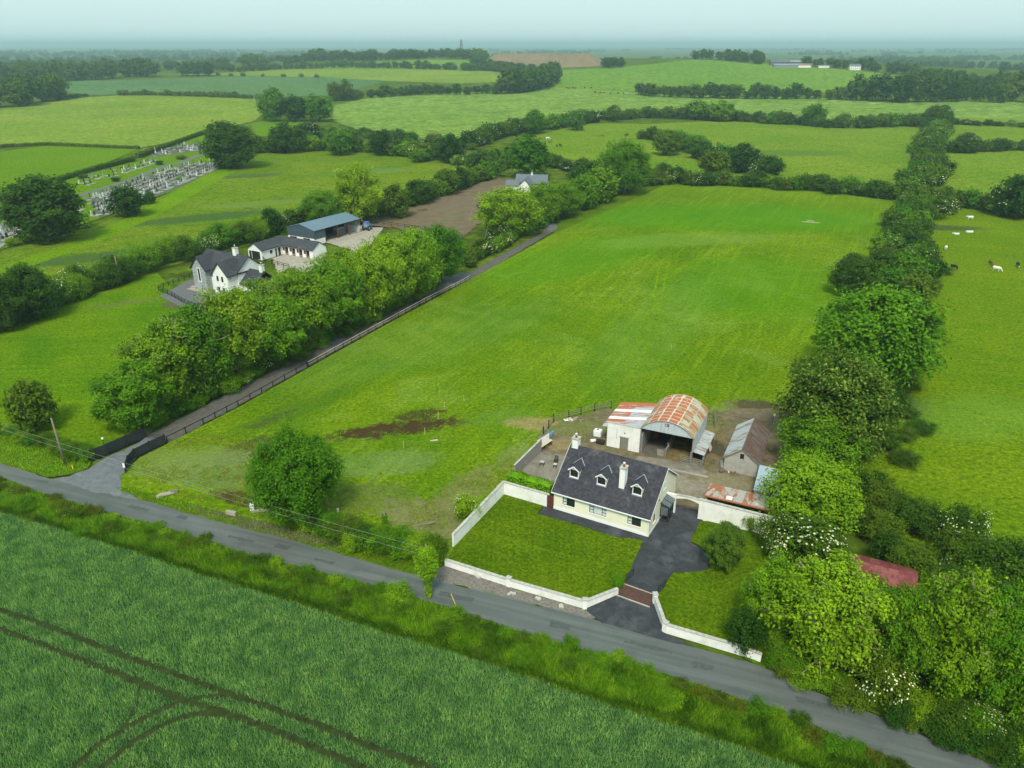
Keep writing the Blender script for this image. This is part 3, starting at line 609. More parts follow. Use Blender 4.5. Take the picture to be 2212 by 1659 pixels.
# ------------------------------------------------------------------ trees
def unit(n):
    v = NPR.normal(size=(n, 3)); return v / np.linalg.norm(v, axis=1, keepdims=True)
def leaf_quads(Pt, Nr, l, wr=0.62):
    n = len(Pt); t = np.cross(Nr, unit(n)); t /= np.linalg.norm(t, axis=1, keepdims=True) + 1e-9
    b = np.cross(Nr, t); l = l.reshape(-1, 1); V = np.zeros((n, 4, 3))
    V[:, 0] = Pt - t * l / 2; V[:, 1] = Pt - b * l * wr / 2; V[:, 2] = Pt + t * l / 2; V[:, 3] = Pt + b * l * wr / 2
    return V
def crown(H, R, z0, lobes, per, leaf, lobe=(0.26, 0.42), clump=9, narrow=0.0, low=-0.7, up=0.45, tight=0.22):
    """leaf faces gathered in twig clumps on many uneven lobes; returns leaf faces and lobe centres"""
    zc, rz = (H + z0) / 2, (H - z0) / 2; out, cen = [], []
    for i in range(lobes):
        zz = 1 - 2 * (i + 0.5) / lobes; a = i * 2.39996 + NPR.uniform(-0.4, 0.4)
        zz = min(1, max(-1, zz + NPR.uniform(-0.15, 0.15)))
        if zz < low: continue
        rr = math.sqrt(max(0, 1 - zz * zz)); q = NPR.uniform(0.45, 0.90); lr = R * NPR.uniform(*lobe)
        sq = 1 - narrow * max(0, zz)
        c = np.array([R * q * rr * math.cos(a) * sq, R * q * rr * math.sin(a) * sq, zc + rz * zz * NPR.uniform(0.62, 0.86)])
        c[2] = min(c[2], H - lr * 0.8)
        cen.append((c, lr))
        nc = max(3, per // clump)
        outw = np.array([c[0], c[1], (c[2] - zc) * R / rz]); outw /= np.linalg.norm(outw) + 1e-6
        d = unit(nc) + 0.75 * outw + np.array([0, 0, 0.35]); d /= np.linalg.norm(d, axis=1, keepdims=True)
        cc = c + d * lr * NPR.uniform(0.72, 1.05, (nc, 1)) * np.array([1, 1, 0.85])
        k = np.repeat(np.arange(nc), clump)
        pt = cc[k] + NPR.normal(size=(nc * clump, 3)) * lr * tight
        nr = d[k] * 0.8 + unit(len(k)) * 0.75 + np.array([0, 0, up]); nr /= np.linalg.norm(nr, axis=1, keepdims=True)
        out.append(leaf_quads(pt, nr, leaf * NPR.uniform(0.6, 1.35, len(k))))
        nf = max(2, per // 7); pf = c + unit(nf) * lr * NPR.uniform(0.1, 0.65, (nf, 1))
        out.append(leaf_quads(pf, unit(nf), np.full(nf, leaf * 1.8)))
    nin = int(lobes * per * 0.16)                        # twiggy, leafy heart of the crown
    pi = unit(nin) * np.cbrt(NPR.uniform(0.02, 1, (nin, 1))) * np.array([R * 0.60, R * 0.60, rz * 0.66]) + np.array([0, 0, zc])
    out.append(leaf_quads(pi, unit(nin), np.full(nin, leaf * 2.0)))
    V = np.concatenate(out); V[:, :, 2] = np.maximum(V[:, :, 2], 0.02)
    return V, cen
def trunk_mesh(name, H, R, cen, n_l, r0, mats='bark', twigs=0):
    mb = MB(); top = H * 0.62
    ax = [Vector((0, 0, -0.15)), Vector((0.05, 0.02, H * 0.12)), Vector((RND.uniform(-.2, .2), RND.uniform(-.2, .2), H * 0.35)), Vector((RND.uniform(-.3, .3), RND.uniform(-.3, .3), top))]
    def on_axis(z):
        for a, b in zip(ax[:-1], ax[1:]):
            if z <= b.z: return a.lerp(b, (z - a.z) / (b.z - a.z))
        return ax[-1]
    mb.tube(ax, [r0 * 1.35, r0, r0 * 0.75, r0 * 0.3], 7)
    for c, lr in RND.sample(cen, min(n_l, len(cen))):
        z = RND.uniform(0.15, 0.45) * H; m = Vector(c) * 0.5; m.z = (z + c[2]) / 2 + 0.2
        mb.tube([on_axis(z), m, Vector(c)], [r0 * 0.5, r0 * 0.33, r0 * 0.10], 5)
    for c, lr in RND.sample(cen, min(twigs, len(cen))):
        z = RND.uniform(0.2, 0.5) * H; d = Vector(c) - Vector((0, 0, H * 0.45)); d.normalize(); p = Vector(c)
        mb.tube([on_axis(z), (on_axis(z) + p) * 0.5 + Vector((0, 0, .2)), p + d * 0.1], [0.10, 0.08, 0.06], 4)
        for _ in range(4):
            e = (d + Vector((RND.gauss(0, .55), RND.gauss(0, .55), RND.gauss(.25, .5)))).normalized(); q = p + e * lr * RND.uniform(1.05, 1.5)
            mm = p.lerp(q, 0.55) + Vector((RND.gauss(0, .12), RND.gauss(0, .12), RND.gauss(0, .12)))
            mb.tube([p, mm, q], [0.06, 0.04, 0.015], 4)
    return mb.mesh(name, mats, True)
def blossom_mesh(name, V, n, size):
    c = V.mean(axis=1); ctr = c.mean(axis=0); d = c - ctr; rad = np.linalg.norm(d, axis=1)
    good = np.where((d[:, 2] > -0.25 * rad) & (rad > np.percentile(rad, 55)))[0]
    seed = c[NPR.choice(good, 7)]                       # flowers come in drifts
    dist = np.min(np.linalg.norm(c[good][:, None] - seed[None], axis=2), axis=1)
    p = np.exp(-(dist / (0.35 * rad.max())) ** 2); p /= p.sum()
    k = NPR.choice(good, n, p=p); dn = d[k] / rad[k][:, None]
    nr = dn * 0.7 + np.array([0, 0, 0.7]) + unit(n) * 0.35; nr /= np.linalg.norm(nr, axis=1, keepdims=True)
    return quadmesh(name, leaf_quads(c[k] + dn * 0.12, nr, size * NPR.uniform(0.6, 1.3, n), 0.85), 'blossom')
KIND = {}
def proto(kind, nvar, H, R, z0, lobes, per, leaf, mat, r0, n_l=7, twigs=0, flowers=(0, 0), **kw):
    KIND[kind] = dict(H=H, R=R, mat=mat, var=[])
    for i in range(nvar):
        V, cen = crown(H, R, z0, lobes, per, leaf, **kw)
        KIND[kind]['var'].append((quadmesh(kind + '_crown', V, mat), trunk_mesh(kind + '_trunk', H, R, cen, n_l, r0, twigs=twigs),
                                  trunk_mesh(kind + '_twigs', H, R, cen, 2, r0, 'twig', 14) if twigs else None,
                                  blossom_mesh(kind + '_blossom', V, *flowers) if flowers[0] else None))
proto('ash', 3, 10, 4.6, 0.8, 66, 250, 0.27, 'leaf_ash', 0.26, 9, twigs=10, lobe=(0.15, 0.33), low=-0.85)
proto('broad', 3, 11, 5.2, 0.5, 78, 210, 0.31, 'leaf_maple', 0.32, 8, lobe=(0.16, 0.34), tight=0.24, low=-0.88)
proto('yew', 2, 11, 5.2, 0.0, 90, 130, 0.44, 'leaf_dark', 0.35, 6, lobe=(0.20, 0.32), tight=0.26, low=-0.99)
proto('maple', 1, 13, 6.2, 0.6, 115, 240, 0.29, 'leaf_maple', 0.35, 8, lobe=(0.13, 0.27), tight=0.26, narrow=0.12, low=-0.92)
proto('shrub', 4, 4.4, 2.5, 0.0, 34, 130, 0.22, 'leaf_thorn', 0.10, 5, flowers=(190, 0.20), low=-0.98, lobe=(0.26, 0.42), tight=0.30)
proto('low', 3, 1.5, 1.5, 0.0, 26, 80, 0.16, 'leaf_bramble', 0.03, 4, flowers=(40, 0.15), low=-0.98, lobe=(0.28, 0.45), tight=0.32)
proto('cypress', 1, 5.6, 2.6, 0.1, 190, 160, 0.14, 'leaf_cypress', 0.2, 6, lobe=(0.11, 0.17), tight=0.26, narrow=0.30, low=-0.97, up=0.7)
proto('mid', 4, 9, 4.2, 0.2, 52, 60, 0.60, 'leaf_thorn', 0.25, 4, flowers=(90, 0.38), low=-0.97, clump=6, lobe=(0.24, 0.40), tight=0.28)
proto('scrub', 4, 4.0, 2.8, 0.0, 26, 42, 0.52, 'leaf_thorn', 0.10, 3, flowers=(80, 0.32), low=-0.98, clump=6, tight=0.30)
# distant trees: one mesh each, crown and trunk together
for kind, H, R, z0, lobes, per, leaf in (('far', 11, 4.8, 0.3, 26, 28, 1.15), ('farhedge', 4, 3.4, 0.0, 16, 20, 0.9)):
    KIND[kind] = dict(H=H, R=R, mat='leaf_far', var=[])
    for i in range(4):
        V, cen = crown(H, R, z0, lobes, per, leaf, low=-0.95, clump=4, tight=0.30)
        me = quadmesh(kind, V, ['leaf_far', 'bark'])
        bm = bmesh.new(); bm.from_mesh(me)
        r_ = bmesh.ops.create_cone(bm, segments=6, radius1=H * 0.03, radius2=H * 0.015, depth=H * 0.5, cap_ends=True, matrix=Matrix.Translation((0, 0, H * 0.25 - 0.1)))
        for f in bm.faces:
            if f.calc_area() > 0 and all(vv_ in r_['verts'] for vv_ in f.verts): f.material_index = 1
        bm.to_mesh(me); bm.free()
        KIND[kind]['var'].append((me, None, None, None))
def setmat(o, mat):
    if mat: o.material_slots[0].link = 'OBJECT'; o.material_slots[0].material = MATS[mat]
def tree(kind, p, H, R, label, name='tree', cat='tree', mat=None, flower=False, group=None, twig=True, flare=1.0):
    K = KIND[kind]; cm, tm, wm, bmh = K['var'][RND.randrange(len(K['var']))]
    s = (R / K['R'], R / K['R'], H / K['H'])
    if tm is None:
        o = obj(name, cm); o.location = p; o.rotation_euler = (0, 0, RND.uniform(0, 6.28)); o.scale = s
        setmat(o, mat); return tag(o, label, cat, group)
    t = thing(name, label, cat, p, RND.uniform(0, 6.28), group); t.scale = s
    c = obj('crown', cm, t); setmat(c, mat)
    tr = obj('trunk', tm, t)
    if wm is not None and twig: obj('dead_twigs', wm, t)
    if flower and bmh is not None: obj('blossom', bmh, t)
    return t
def tpx(kind, xb, yb, ytop, wpx, label, **kw):
    """tree whose foot shows at (xb, yb), top at row ytop, crown wpx wide in the picture"""
    b = G(xb, yb); R = wpx / 2 * proj(b)[2] / F; H = max(1.0, height_at(b, ytop) - 0.10 * R)
    return tree(kind, b, H, R, label, **kw)
def hedge(label, group, line, spacing, hr, kind='scrub', rr=0.62, jit=0.5, mats=(None,), fl=0.15, name='hedge_shrub', cat='shrub', grow=0.0, fill=True):
    pts = [G(*p) for p in line]; acc = 0.0
    for a, b in zip(pts[:-1], pts[1:]):
        L = (b - a).length; d = (b - a) / L; n = Vector((-d.y, d.x, 0))
        while acc < L:
            q = a + d * acc + n * RND.gauss(0, jit); H = RND.uniform(*hr)
            if grow and RND.random() < grow: H *= RND.uniform(1.4, 1.9)
            q.z = hh(q.x, q.y)
            R = max(H * rr * RND.uniform(0.85, 1.2), spacing * 0.55 if fill else 0.3)
            tree(kind, q, H, R, label, name, cat, RND.choice(mats), RND.random() < fl, group)
            acc += spacing * RND.uniform(0.75, 1.3)
        acc -= L
# ------------------------------------------------------------------ single trees, foot and top read off the picture
T = tpx
T('maple', 648, 1128, 922, 205, 'large round dark green tree standing alone beside the road', name='maple_tree')
# foreground right, beside the road
T('ash', 1772, 1432, 1200, 235, 'big yellow green ash tree between the road and the red roof', name='ash_tree', mat='leaf_bright')
T('ash', 1668, 1372, 1205, 150, 'ash tree overhanging the side lawn at the garden corner', name='ash_tree', mat='leaf_bright', twig=False)
T('ash', 2025, 1500, 1228, 190, 'pale leaved tree right of the red tin roof by the road', name='ash_tree', mat='leaf_ash')
T('ash', 2178, 1545, 1312, 170, 'tree at the right edge of the picture above the road', name='ash_tree', mat='leaf_bright', twig=False)
T('ash', 2330, 1600, 1330, 220, 'roadside tree farthest to the right', name='ash_tree')
T('shrub', 1606, 1402, 1312, 82, 'dark shrub at the lawn corner behind the end of the low white wall', name='laurel_shrub', cat='shrub', mat='leaf_dark')
T('shrub', 1735, 1212, 1118, 150, 'white flowering elder behind the big ash by the garden', name='elder_shrub', cat='shrub', flower=True)
T('shrub', 1672, 1190, 1108, 80, 'white flowering elder at the right end of the tall white wall', name='elder_shrub', cat='shrub', flower=True)
T('shrub', 1895, 1515, 1418, 110, 'elder with white flowers under the roadside ash', name='elder_shrub', cat='shrub', flower=True)
T('shrub', 1888, 1284, 1250, 60, 'white flowering elder growing against the red tin roof', name='elder_shrub', cat='shrub', flower=True)
T('ash', 1925, 1475, 1270, 150, 'ash tree between the two big roadside trees', name='ash_tree', mat='leaf_ash', twig=False)
T('ash', 2110, 1515, 1270, 160, 'ash tree just left of the right hand edge tree', name='ash_tree', mat='leaf_bright', twig=False)
T('ash', 1735, 1390, 1235, 130, 'low branched ash in front of the big one by the road', name='ash_tree', mat='leaf_bright', twig=False)
for i, (x, y) in enumerate(((1965, 1318), (2050, 1345), (2140, 1400), (1880, 1300))):
    T('shrub', x, y, y - (45 if i in (0, 3) else 75), 100, ('second', 'third', 'fourth', 'first')[i] + ' thick shrub from the left below the red tin roof', name='thicket_shrub', cat='shrub', mat='leaf_maple')
# behind the yard, right
T('broad', 1742, 1140, 984, 195, 'bright green tree behind the rusty lean-to and tall white wall', name='ash_tree', mat='leaf_bright')
T('broad', 1765, 1022, 888, 172, 'olive green tree right of the grey gabled shed', name='ash_tree', mat='leaf_ash')
T('broad', 1795, 985, 752, 240, 'tall dark sycamore with pale seed clusters behind the grey shed', name='sycamore_tree', mat='leaf_sycamore')
T('broad', 1875, 828, 606, 262, 'broad bright green tree on the right edge of the mown field', name='chestnut_tree', mat='leaf_bright')
T('yew', 1840, 640, 545, 100, 'dark green holly leaning into the mown field', name='holly_tree', mat='leaf_dark')
T('cypress', 1562, 1226, 1122, 100, 'dense rounded dark cypress on the side lawn by the drive', name='cypress_bush', cat='bush')
T('shrub', 1620, 1145, 1105, 34, 'small upright shrub in front of the tall white wall', name='wall_shrub', cat='shrub', mat='leaf_maple')
T('shrub', 1008, 1118, 1068, 58, 'white flowering shrub leaning over the left garden wall', name='elder_shrub', cat='shrub', mat='leaf_lime', flower=True)
T('low', 1334, 1268, 1240, 26, 'small green bush at the gate end of the front lawn', name='garden_bush', cat='bush', mat='leaf_hedge')
# tree line left of the lane
lane_trees = [('ash', 303, 925, 778, 170, 'leaf_bright', 'bright front tree of the lane row nearest the road gate', False),
 ('ash', 255, 905, 800, 70, 'leaf_ash', 'small tree at the road end of the lane row', True),
 ('ash', 372, 880, 690, 175, 'leaf_ash', 'sparse ash with bare twigs near the road end of the lane row', True),
 ('ash', 440, 848, 648, 170, 'leaf_ash', 'yellowing ash with dead branches in front of the stone gabled house', True),
 ('ash', 360, 800, 700, 120, 'leaf_ash', 'ash in the back of the lane row beside the left paddock', True),
 ('ash', 515, 818, 612, 160, 'leaf_ash', 'dying ash with many pale twigs in the lane row', True),
 ('ash', 598, 792, 628, 150, 'leaf_bright', 'bright green lobed tree standing forward in the lane row', False),
 ('ash', 560, 735, 600, 130, 'leaf_ash', 'ash beside the low roof of the stone gabled house', True),
 ('ash', 664, 752, 572, 150, 'leaf_ash', 'broad ash in the middle of the lane row', False),
 ('ash', 640, 690, 575, 120, 'leaf_ash', 'ash in the back of the lane row opposite the stables', True),
 ('ash', 728, 722, 552, 140, 'leaf_bright', 'tall green tree beside the gravel passing place on the lane', False),
 ('ash', 792, 690, 528, 140, 'leaf_bright', 'tree of the lane row right of the passing place', False),
 ('ash', 742, 640, 530, 120, 'leaf_ash', 'ash at the back of the lane row in front of the stable yard', False),
 ('broad', 845, 662, 500, 140, 'leaf_bright', 'tall leafy tree below the blue tractor', False),
 ('broad', 900, 640, 486, 120, 'leaf_bright', 'second last tall tree of the lane row', False),
 ('broad', 952, 608, 480, 115, 'leaf_maple', 'last tall tree of the lane row by the gravel turning', False)]
for k, a, b_, c_, d_, m_, l_, tw in lane_trees:
    T(k, a, b_, c_, d_, l_, name='lane_tree', mat=m_, twig=tw, group='trees along the farm lane')
hedge('shady shrub filling the foot of the tree row by the lane', 'shrubs under the lane trees', [(330, 915), (507, 838), (700, 742), (860, 662), (945, 615)], 3.2, (2.2, 3.4), 'shrub', 0.75, 0.5, ('leaf_maple', 'leaf_ash', 'leaf_thorn'), 0.05)
hedge('green shrub in the lane hedge beyond the gravel turning', 'lane hedge beyond the turning', [(1005, 575), (1100, 522), (1180, 480), (1260, 445), (1345, 410), (1440, 372)], 3.6, (3.0, 5.0), 'scrub', 0.65, 0.7, ('leaf_thorn', 'leaf_maple', 'leaf_ash'), 0.1)
T('shrub', 1076, 520, 486, 56, 'elder covered in white flowers beside the lane', name='elder_shrub', cat='shrub', flower=True)
T('broad', 1098, 508, 396, 140, 'large lime green tree beside the lane in front of the slate bungalow', name='lime_tree', mat='leaf_lime')
T('broad', 1172, 482, 388, 85, 'grey green ash just right of the lime green tree', name='ash_tree', mat='leaf_ash')
T('broad', 1215, 470, 392, 80, 'rounded tree by the bungalow entrance on the lane', name='lane_tree', mat='leaf_ash')
T('mid', 1260, 452, 372, 66, 'narrow green tree in the far lane hedge', name='lane_tree', mat='leaf_bright')
T('mid', 1297, 438, 352, 72, 'tall pale tree in the far lane hedge', name='lane_tree', mat='leaf_ash')
T('broad', 1348, 418, 296, 112, 'tall rounded tree at the near left corner of the mown field', name='field_tree', mat='leaf_maple')
T('mid', 1262, 405, 345, 70, 'dark tree behind the far lane hedge', name='field_tree', mat='leaf_dark')
# left side
T('yew', 108, 520, 370, 165, 'huge dark round tree beside the graveyard at the left edge', name='yew_tree', mat='leaf_dark')
T('yew', 503, 362, 256, 122, 'large dark tree at the far corner of the graveyard', name='yew_tree', mat='leaf_dark')
T('mid', 280, 466, 398, 75, 'medium tree on the graveyard boundary', name='boundary_tree', mat='leaf_dark')
T('scrub', 326, 440, 412, 22, 'small shrub right of the graveyard boundary tree', name='boundary_shrub', cat='shrub', mat='leaf_dark')
T('shrub', 24, 530, 512, 26, 'pale yellow bush below the huge dark tree', name='golden_bush', cat='bush', mat='leaf_lime')
T('yew', 75, 690, 566, 105, 'dark conifer clump at the top of the left paddock', name='conifer_tree', mat='leaf_dark')
T('yew', 10, 715, 585, 90, 'dark tree at the left edge above the paddock', name='conifer_tree', mat='leaf_dark')
T('shrub', 172, 632, 572, 58, 'white topped elder in the hedge above the left paddock', name='elder_shrub', cat='shrub', flower=True)
T('mid', 80, 928, 822, 92, 'small airy tree beside the road at the left', name='roadside_tree', mat='leaf_thorn')
T('broad', 778, 482, 345, 105, 'tall yellow green tree behind the blue roofed barn', name='poplar_tree', mat='leaf_lime')
T('broad', 698, 488, 405, 100, 'dark rounded tree left of the tall yellow green one', name='field_tree', mat='leaf_maple')
T('mid', 590, 508, 448, 46, 'small dark tree behind the stables', name='field_tree', mat='leaf_dark')
T('shrub', 760, 476, 440, 44, 'white flowering elder at the end of the blue roofed barn', name='elder_shrub', cat='shrub', flower=True)
hl = [('mid', 856, 470, 395, 60, 'leaf_thorn'), ('mid', 905, 440, 385, 62, 'leaf_thorn'), ('mid', 965, 420, 362, 58, 'leaf_thorn'), ('mid', 995, 410, 358, 38, 'leaf_dark')]
for i, (k, a, b_, c_, d_, m_) in enumerate(hl):
    T(k, a, b_, c_, d_, ('first', 'second', 'third', 'last')[i] + ' thorn tree from the barn along the mud paddock hedge', name='thorn_tree', mat=m_)
# middle distance, explicit crowns
far_list = [
 ('mid', 735, 335, 276, 62, 'leaf_maple', 'rounded tree in the hedge left of the old quarry ground'), ('mid', 622, 330, 262, 68, 'leaf_dark', 'dark tree behind the graveyard tree in the middle hedge'),
 ('mid', 826, 335, 278, 54, 'leaf_dark', 'dark tree in the middle of the long middle hedge'), ('mid', 975, 352, 288, 56, 'leaf_dark', 'dark upright tree in the middle hedge'),
 ('mid', 1140, 382, 290, 84, 'leaf_maple', 'large tree behind the slate bungalow'), ('mid', 905, 350, 318, 40, 'leaf_maple', 'small round tree in the long middle hedge'),
 ('mid', 668, 300, 262, 55, 'leaf_dark', 'tree above the small bright field'), ('mid', 592, 262, 188, 62, 'leaf_maple', 'tall tree at the left of the far clump'),
 ('mid', 640, 262, 203, 62, 'leaf_dark', 'tree in the middle of the far clump'), ('mid', 690, 262, 202, 64, 'leaf_maple', 'tree at the right of the far clump'),
 ('mid', 1155, 288, 236, 46, 'leaf_maple', 'tree where the lodged barley meets the horse field'), ('mid', 1246, 282, 234, 42, 'leaf_maple', 'upright tree at the corner of the horse field'),
 ('mid', 1325, 262, 226, 30, 'leaf_thorn', 'small round tree on the far side of the horse field'), ('mid', 1505, 258, 212, 52, 'leaf_maple', 'left of two round trees beyond the horse field'), ('mid', 1555, 262, 216, 54, 'leaf_maple', 'right of two round trees beyond the horse field'),
 ('mid', 1755, 272, 222, 52, 'leaf_maple', 'tall tree in the hedge beyond the horse field'), ('mid', 2020, 278, 230, 62, 'leaf_dark', 'dark tree at the far end of the right hand hedge'),
 ('mid', 1440, 335, 283, 55, 'leaf_thorn', 'thorn tree in the scrub behind the lane corner'), ('mid', 1600, 372, 308, 72, 'leaf_dark', 'dark round tree in the scrub behind the mown field'), ('mid', 1540, 385, 318, 66, 'leaf_thorn', 'brownish thorn in the scrub behind the mown field'), ('mid', 1500, 330, 288, 60, 'leaf_maple', 'green thorn in the middle of the scrub'),
 ('mid', 2190, 470, 372, 90, 'leaf_dark', 'dark tree at the right edge beyond the cows'), ('mid', 2085, 330, 285, 50, 'leaf_dark', 'dark shrubby tree in the right field hedge')]
for k, a, b_, c_, d_, m_, l_ in far_list: T(k, a, b_, c_, d_, l_, name='hedgerow_tree', mat=m_, flower=RND.random() < 0.2)
# ------------------------------------------------------------------ hedgerows
D3 = ('leaf_thorn', 'leaf_thorn', 'leaf_maple', 'leaf_dark')
hedge('thorn shrub in the hedge behind the stone gabled house', 'hedge behind the stone gabled house', [(-60, 722), (60, 690), (140, 655), (230, 618), (320, 582), (400, 556), (500, 526), (560, 512), (625, 494)], 3.3, (4.2, 7.2), 'shrub', 0.60, 1.6, ('leaf_thorn', 'leaf_maple', 'leaf_ash'), 0.14, name='hawthorn_shrub')
hedge('shrub in the hedge between barn and mud paddock', 'hedge of the mud paddock', [(640, 490), (720, 478), (800, 468), (850, 455), (920, 430), (990, 405), (1070, 380)], 3.6, (4.0, 7.0), 'scrub', 0.62, 1.6, D3, 0.16)
hedge('shrub behind the slate bungalow', 'shrubs behind the bungalow', [(1060, 368), (1110, 360), (1190, 358), (1260, 372), (1330, 372)], 5.0, (4, 6.5), 'scrub', 0.66, 1.5, D3, 0.2)
hedge('shrub in the long hedge across the middle distance', 'long middle hedge', [(565, 330), (650, 322), (740, 326), (830, 332), (940, 345), (1050, 362), (1100, 352)], 4.6, (4.5, 8.5), 'scrub', 0.68, 2.8, D3, 0.15, name='field_hedge_shrub')
hedge('scrub bush on the rough ground of the old quarry', 'bushes on the old quarry ground', [(640, 298), (720, 288), (820, 296), (900, 306), (990, 318), (1040, 322)], 7, (3.0, 6.0), 'scrub', 0.7, 4.0, D3, 0.12, name='field_hedge_shrub')
hedge('shrub in the hedge between lodged barley and horse field', 'hedge of the lodged barley', [(1015, 318), (1060, 300), (1130, 284), (1230, 272), (1290, 262)], 5.2, (6.0, 9.5), 'scrub', 0.66, 2.2, D3, 0.14, name='field_hedge_shrub')
hedge('shrub in the hedge beyond the horse field', 'hedge beyond the horse field', [(1300, 258), (1400, 254), (1480, 256), (1600, 262), (1700, 268), (1800, 276), (1900, 274), (2000, 270)], 5.5, (5.0, 9.0), 'scrub', 0.66, 2.5, D3, 0.12, name='field_hedge_shrub')
hedge('shrub in the scrub behind the mown field', 'scrub behind the mown field', [(1400, 300), (1470, 318), (1540, 345), (1620, 360), (1650, 380)], 3.2, (4.5, 8.0), 'scrub', 0.68, 5.0, D3, 0.12, name='field_hedge_shrub')
hedge('hawthorn in the hedge along the far end of the mown field', 'hedge at the far end of the mown field', [(1400, 398), (1480, 398), (1560, 400), (1660, 405), (1760, 410), (1880, 426), (1990, 432), (2100, 450), (2212, 468), (2330, 480)], 3.2, (4.0, 6.6), 'scrub', 0.68, 2.2, D3, 0.2, name='hawthorn_shrub')
hedge('blossoming hawthorn in the overgrown hedge between mown field and cows', 'hedge between mown field and cows', [(1985, 445), (1972, 490), (1960, 545), (1945, 600), (1935, 650)], 2.6, (4.0, 6.4), 'scrub', 0.70, 3.2, D3, 0.3, name='hawthorn_shrub')
hedge('shrub in the tall hedge right of the mown field', 'right hedge of the mown field', [(1930, 655), (1915, 740), (1895, 830), (1870, 920), (1850, 1000)], 3.4, (3.0, 5.2), 'shrub', 0.70, 2.2, ('leaf_thorn', 'leaf_dark', 'leaf_maple'), 0.18)
hedge('low dark bramble spilling into the cow field', 'brambles along the cow field', [(2000, 560), (1995, 640), (1985, 690), (1960, 800), (1945, 880), (1900, 1010)], 4.0, (1.4, 2.3), 'shrub', 1.1, 2.0, ('leaf_dark', 'leaf_thorn'), 0.0, name='bramble_bush')
hedge('blackthorn in the wide thicket right of the red tin roof', 'blackthorn thicket on the right', [(1820, 1065), (1900, 1100), (1980, 1140), (2080, 1190), (2160, 1235), (2260, 1300), (2400, 1380)], 2.6, (3.6, 5.4), 'shrub', 0.66, 1.6, ('leaf_thorn', 'leaf_dark', 'leaf_thorn'), 0.06, name='blackthorn_shrub')
hedge('blackthorn on the garden side of the thicket', 'front of the blackthorn thicket', [(1830, 1130), (1880, 1175), (1990, 1235), (2080, 1290), (2150, 1350), (2260, 1420)], 3.0, (3.0, 4.6), 'shrub', 0.66, 1.2, ('leaf_thorn', 'leaf_dark', 'leaf_maple'), 0.05, name='blackthorn_shrub')
hedge('shrub in the roadside hedge under the ash trees', 'roadside hedge under the ash trees', [(1690, 1440), (1800, 1478), (1900, 1518), (2010, 1560), (2120, 1605), (2260, 1670)], 2.2, (1.8, 3.2), 'shrub', 0.72, 0.6, ('leaf_maple', 'leaf_ash', 'leaf_dark'), 0.08)
hedge('dark bush at the edge of the road under the ash trees', 'bushes at the road edge under the ash trees', [(1700, 1458), (1790, 1492), (1900, 1532), (2010, 1580), (2110, 1622), (2230, 1672)], 1.9, (1.2, 2.3), 'shrub', 0.85, 0.5, ('leaf_maple', 'leaf_dark', 'leaf_thorn'), 0.06, name='undergrowth_bush')
hedge('undergrowth bush below the roadside ash trees', 'undergrowth below the roadside ash trees', [(1700, 1415), (1820, 1450), (1960, 1500), (2080, 1545), (2212, 1600), (2300, 1640)], 2.6, (1.6, 2.8), 'shrub', 0.8, 1.0, ('leaf_maple', 'leaf_dark', 'leaf_ash'), 0.04, name='undergrowth_bush')
hedge('shrub in the short hedge between paddock and road', 'roadside hedge of the paddock', [(672, 1150), (740, 1165), (800, 1180), (870, 1195), (955, 1208)], 1.35, (2.0, 3.2), 'shrub', 0.70, 0.7, ('leaf_maple', 'leaf_bright', 'leaf_thorn'), 0.0)
hedge('low hedge bush beside the road at the left', 'left roadside hedge', [(-120, 905), (0, 935), (70, 952), (140, 976), (190, 990)], 1.9, (1.2, 2.2), 'shrub', 0.8, 0.5, ('leaf_thorn', 'leaf_maple', 'leaf_ash'), 0.04)
hedge('hawthorn in the hedge running away at the right', 'hedge running away at the right', [(1990, 420), (1998, 380), (2005, 340), (2015, 300), (2028, 262), (2035, 246)], 3.6, (5.0, 7.6), 'scrub', 0.75, 3.2, D3, 0.3, name='hawthorn_shrub')
hedge('dark shrub in the hedge of the far right field', 'hedge of the far right field', [(2062, 330), (2120, 328), (2212, 324), (2400, 322)], 5.0, (4.5, 7.0), 'scrub', 0.7, 1.5, ('leaf_dark', 'leaf_thorn'), 0.12, name='field_hedge_shrub')
hedge('shrub in the far right strip hedge', 'far right strip hedge', [(2040, 268), (2212, 275), (2400, 280)], 7.0, (3.0, 5.0), 'scrub', 0.7, 1.5, D3, 0.2, name='field_hedge_shrub')
FD = ('leaf_far', 'leaf_thorn', 'leaf_dark')
def fh(label, group, line, spacing, hr, kind='far', jit=4, rr=0.45, nm='far_tree', ct='tree'):
    hedge(label, group, line, spacing, hr, kind, rr, jit, FD, 0, nm, ct)
def verts_of(kind):
    out = []
    for v in KIND[kind]['var']:
        a = np.zeros(len(v[0].vertices) * 3, np.float32); v[0].vertices.foreach_get('co', a); a = a.reshape(-1, 3)
        nq = sum(1 for p_ in v[0].polygons if p_.material_index == 0); out.append(a[:nq * 4].reshape(nq, 4, 3))
    return out
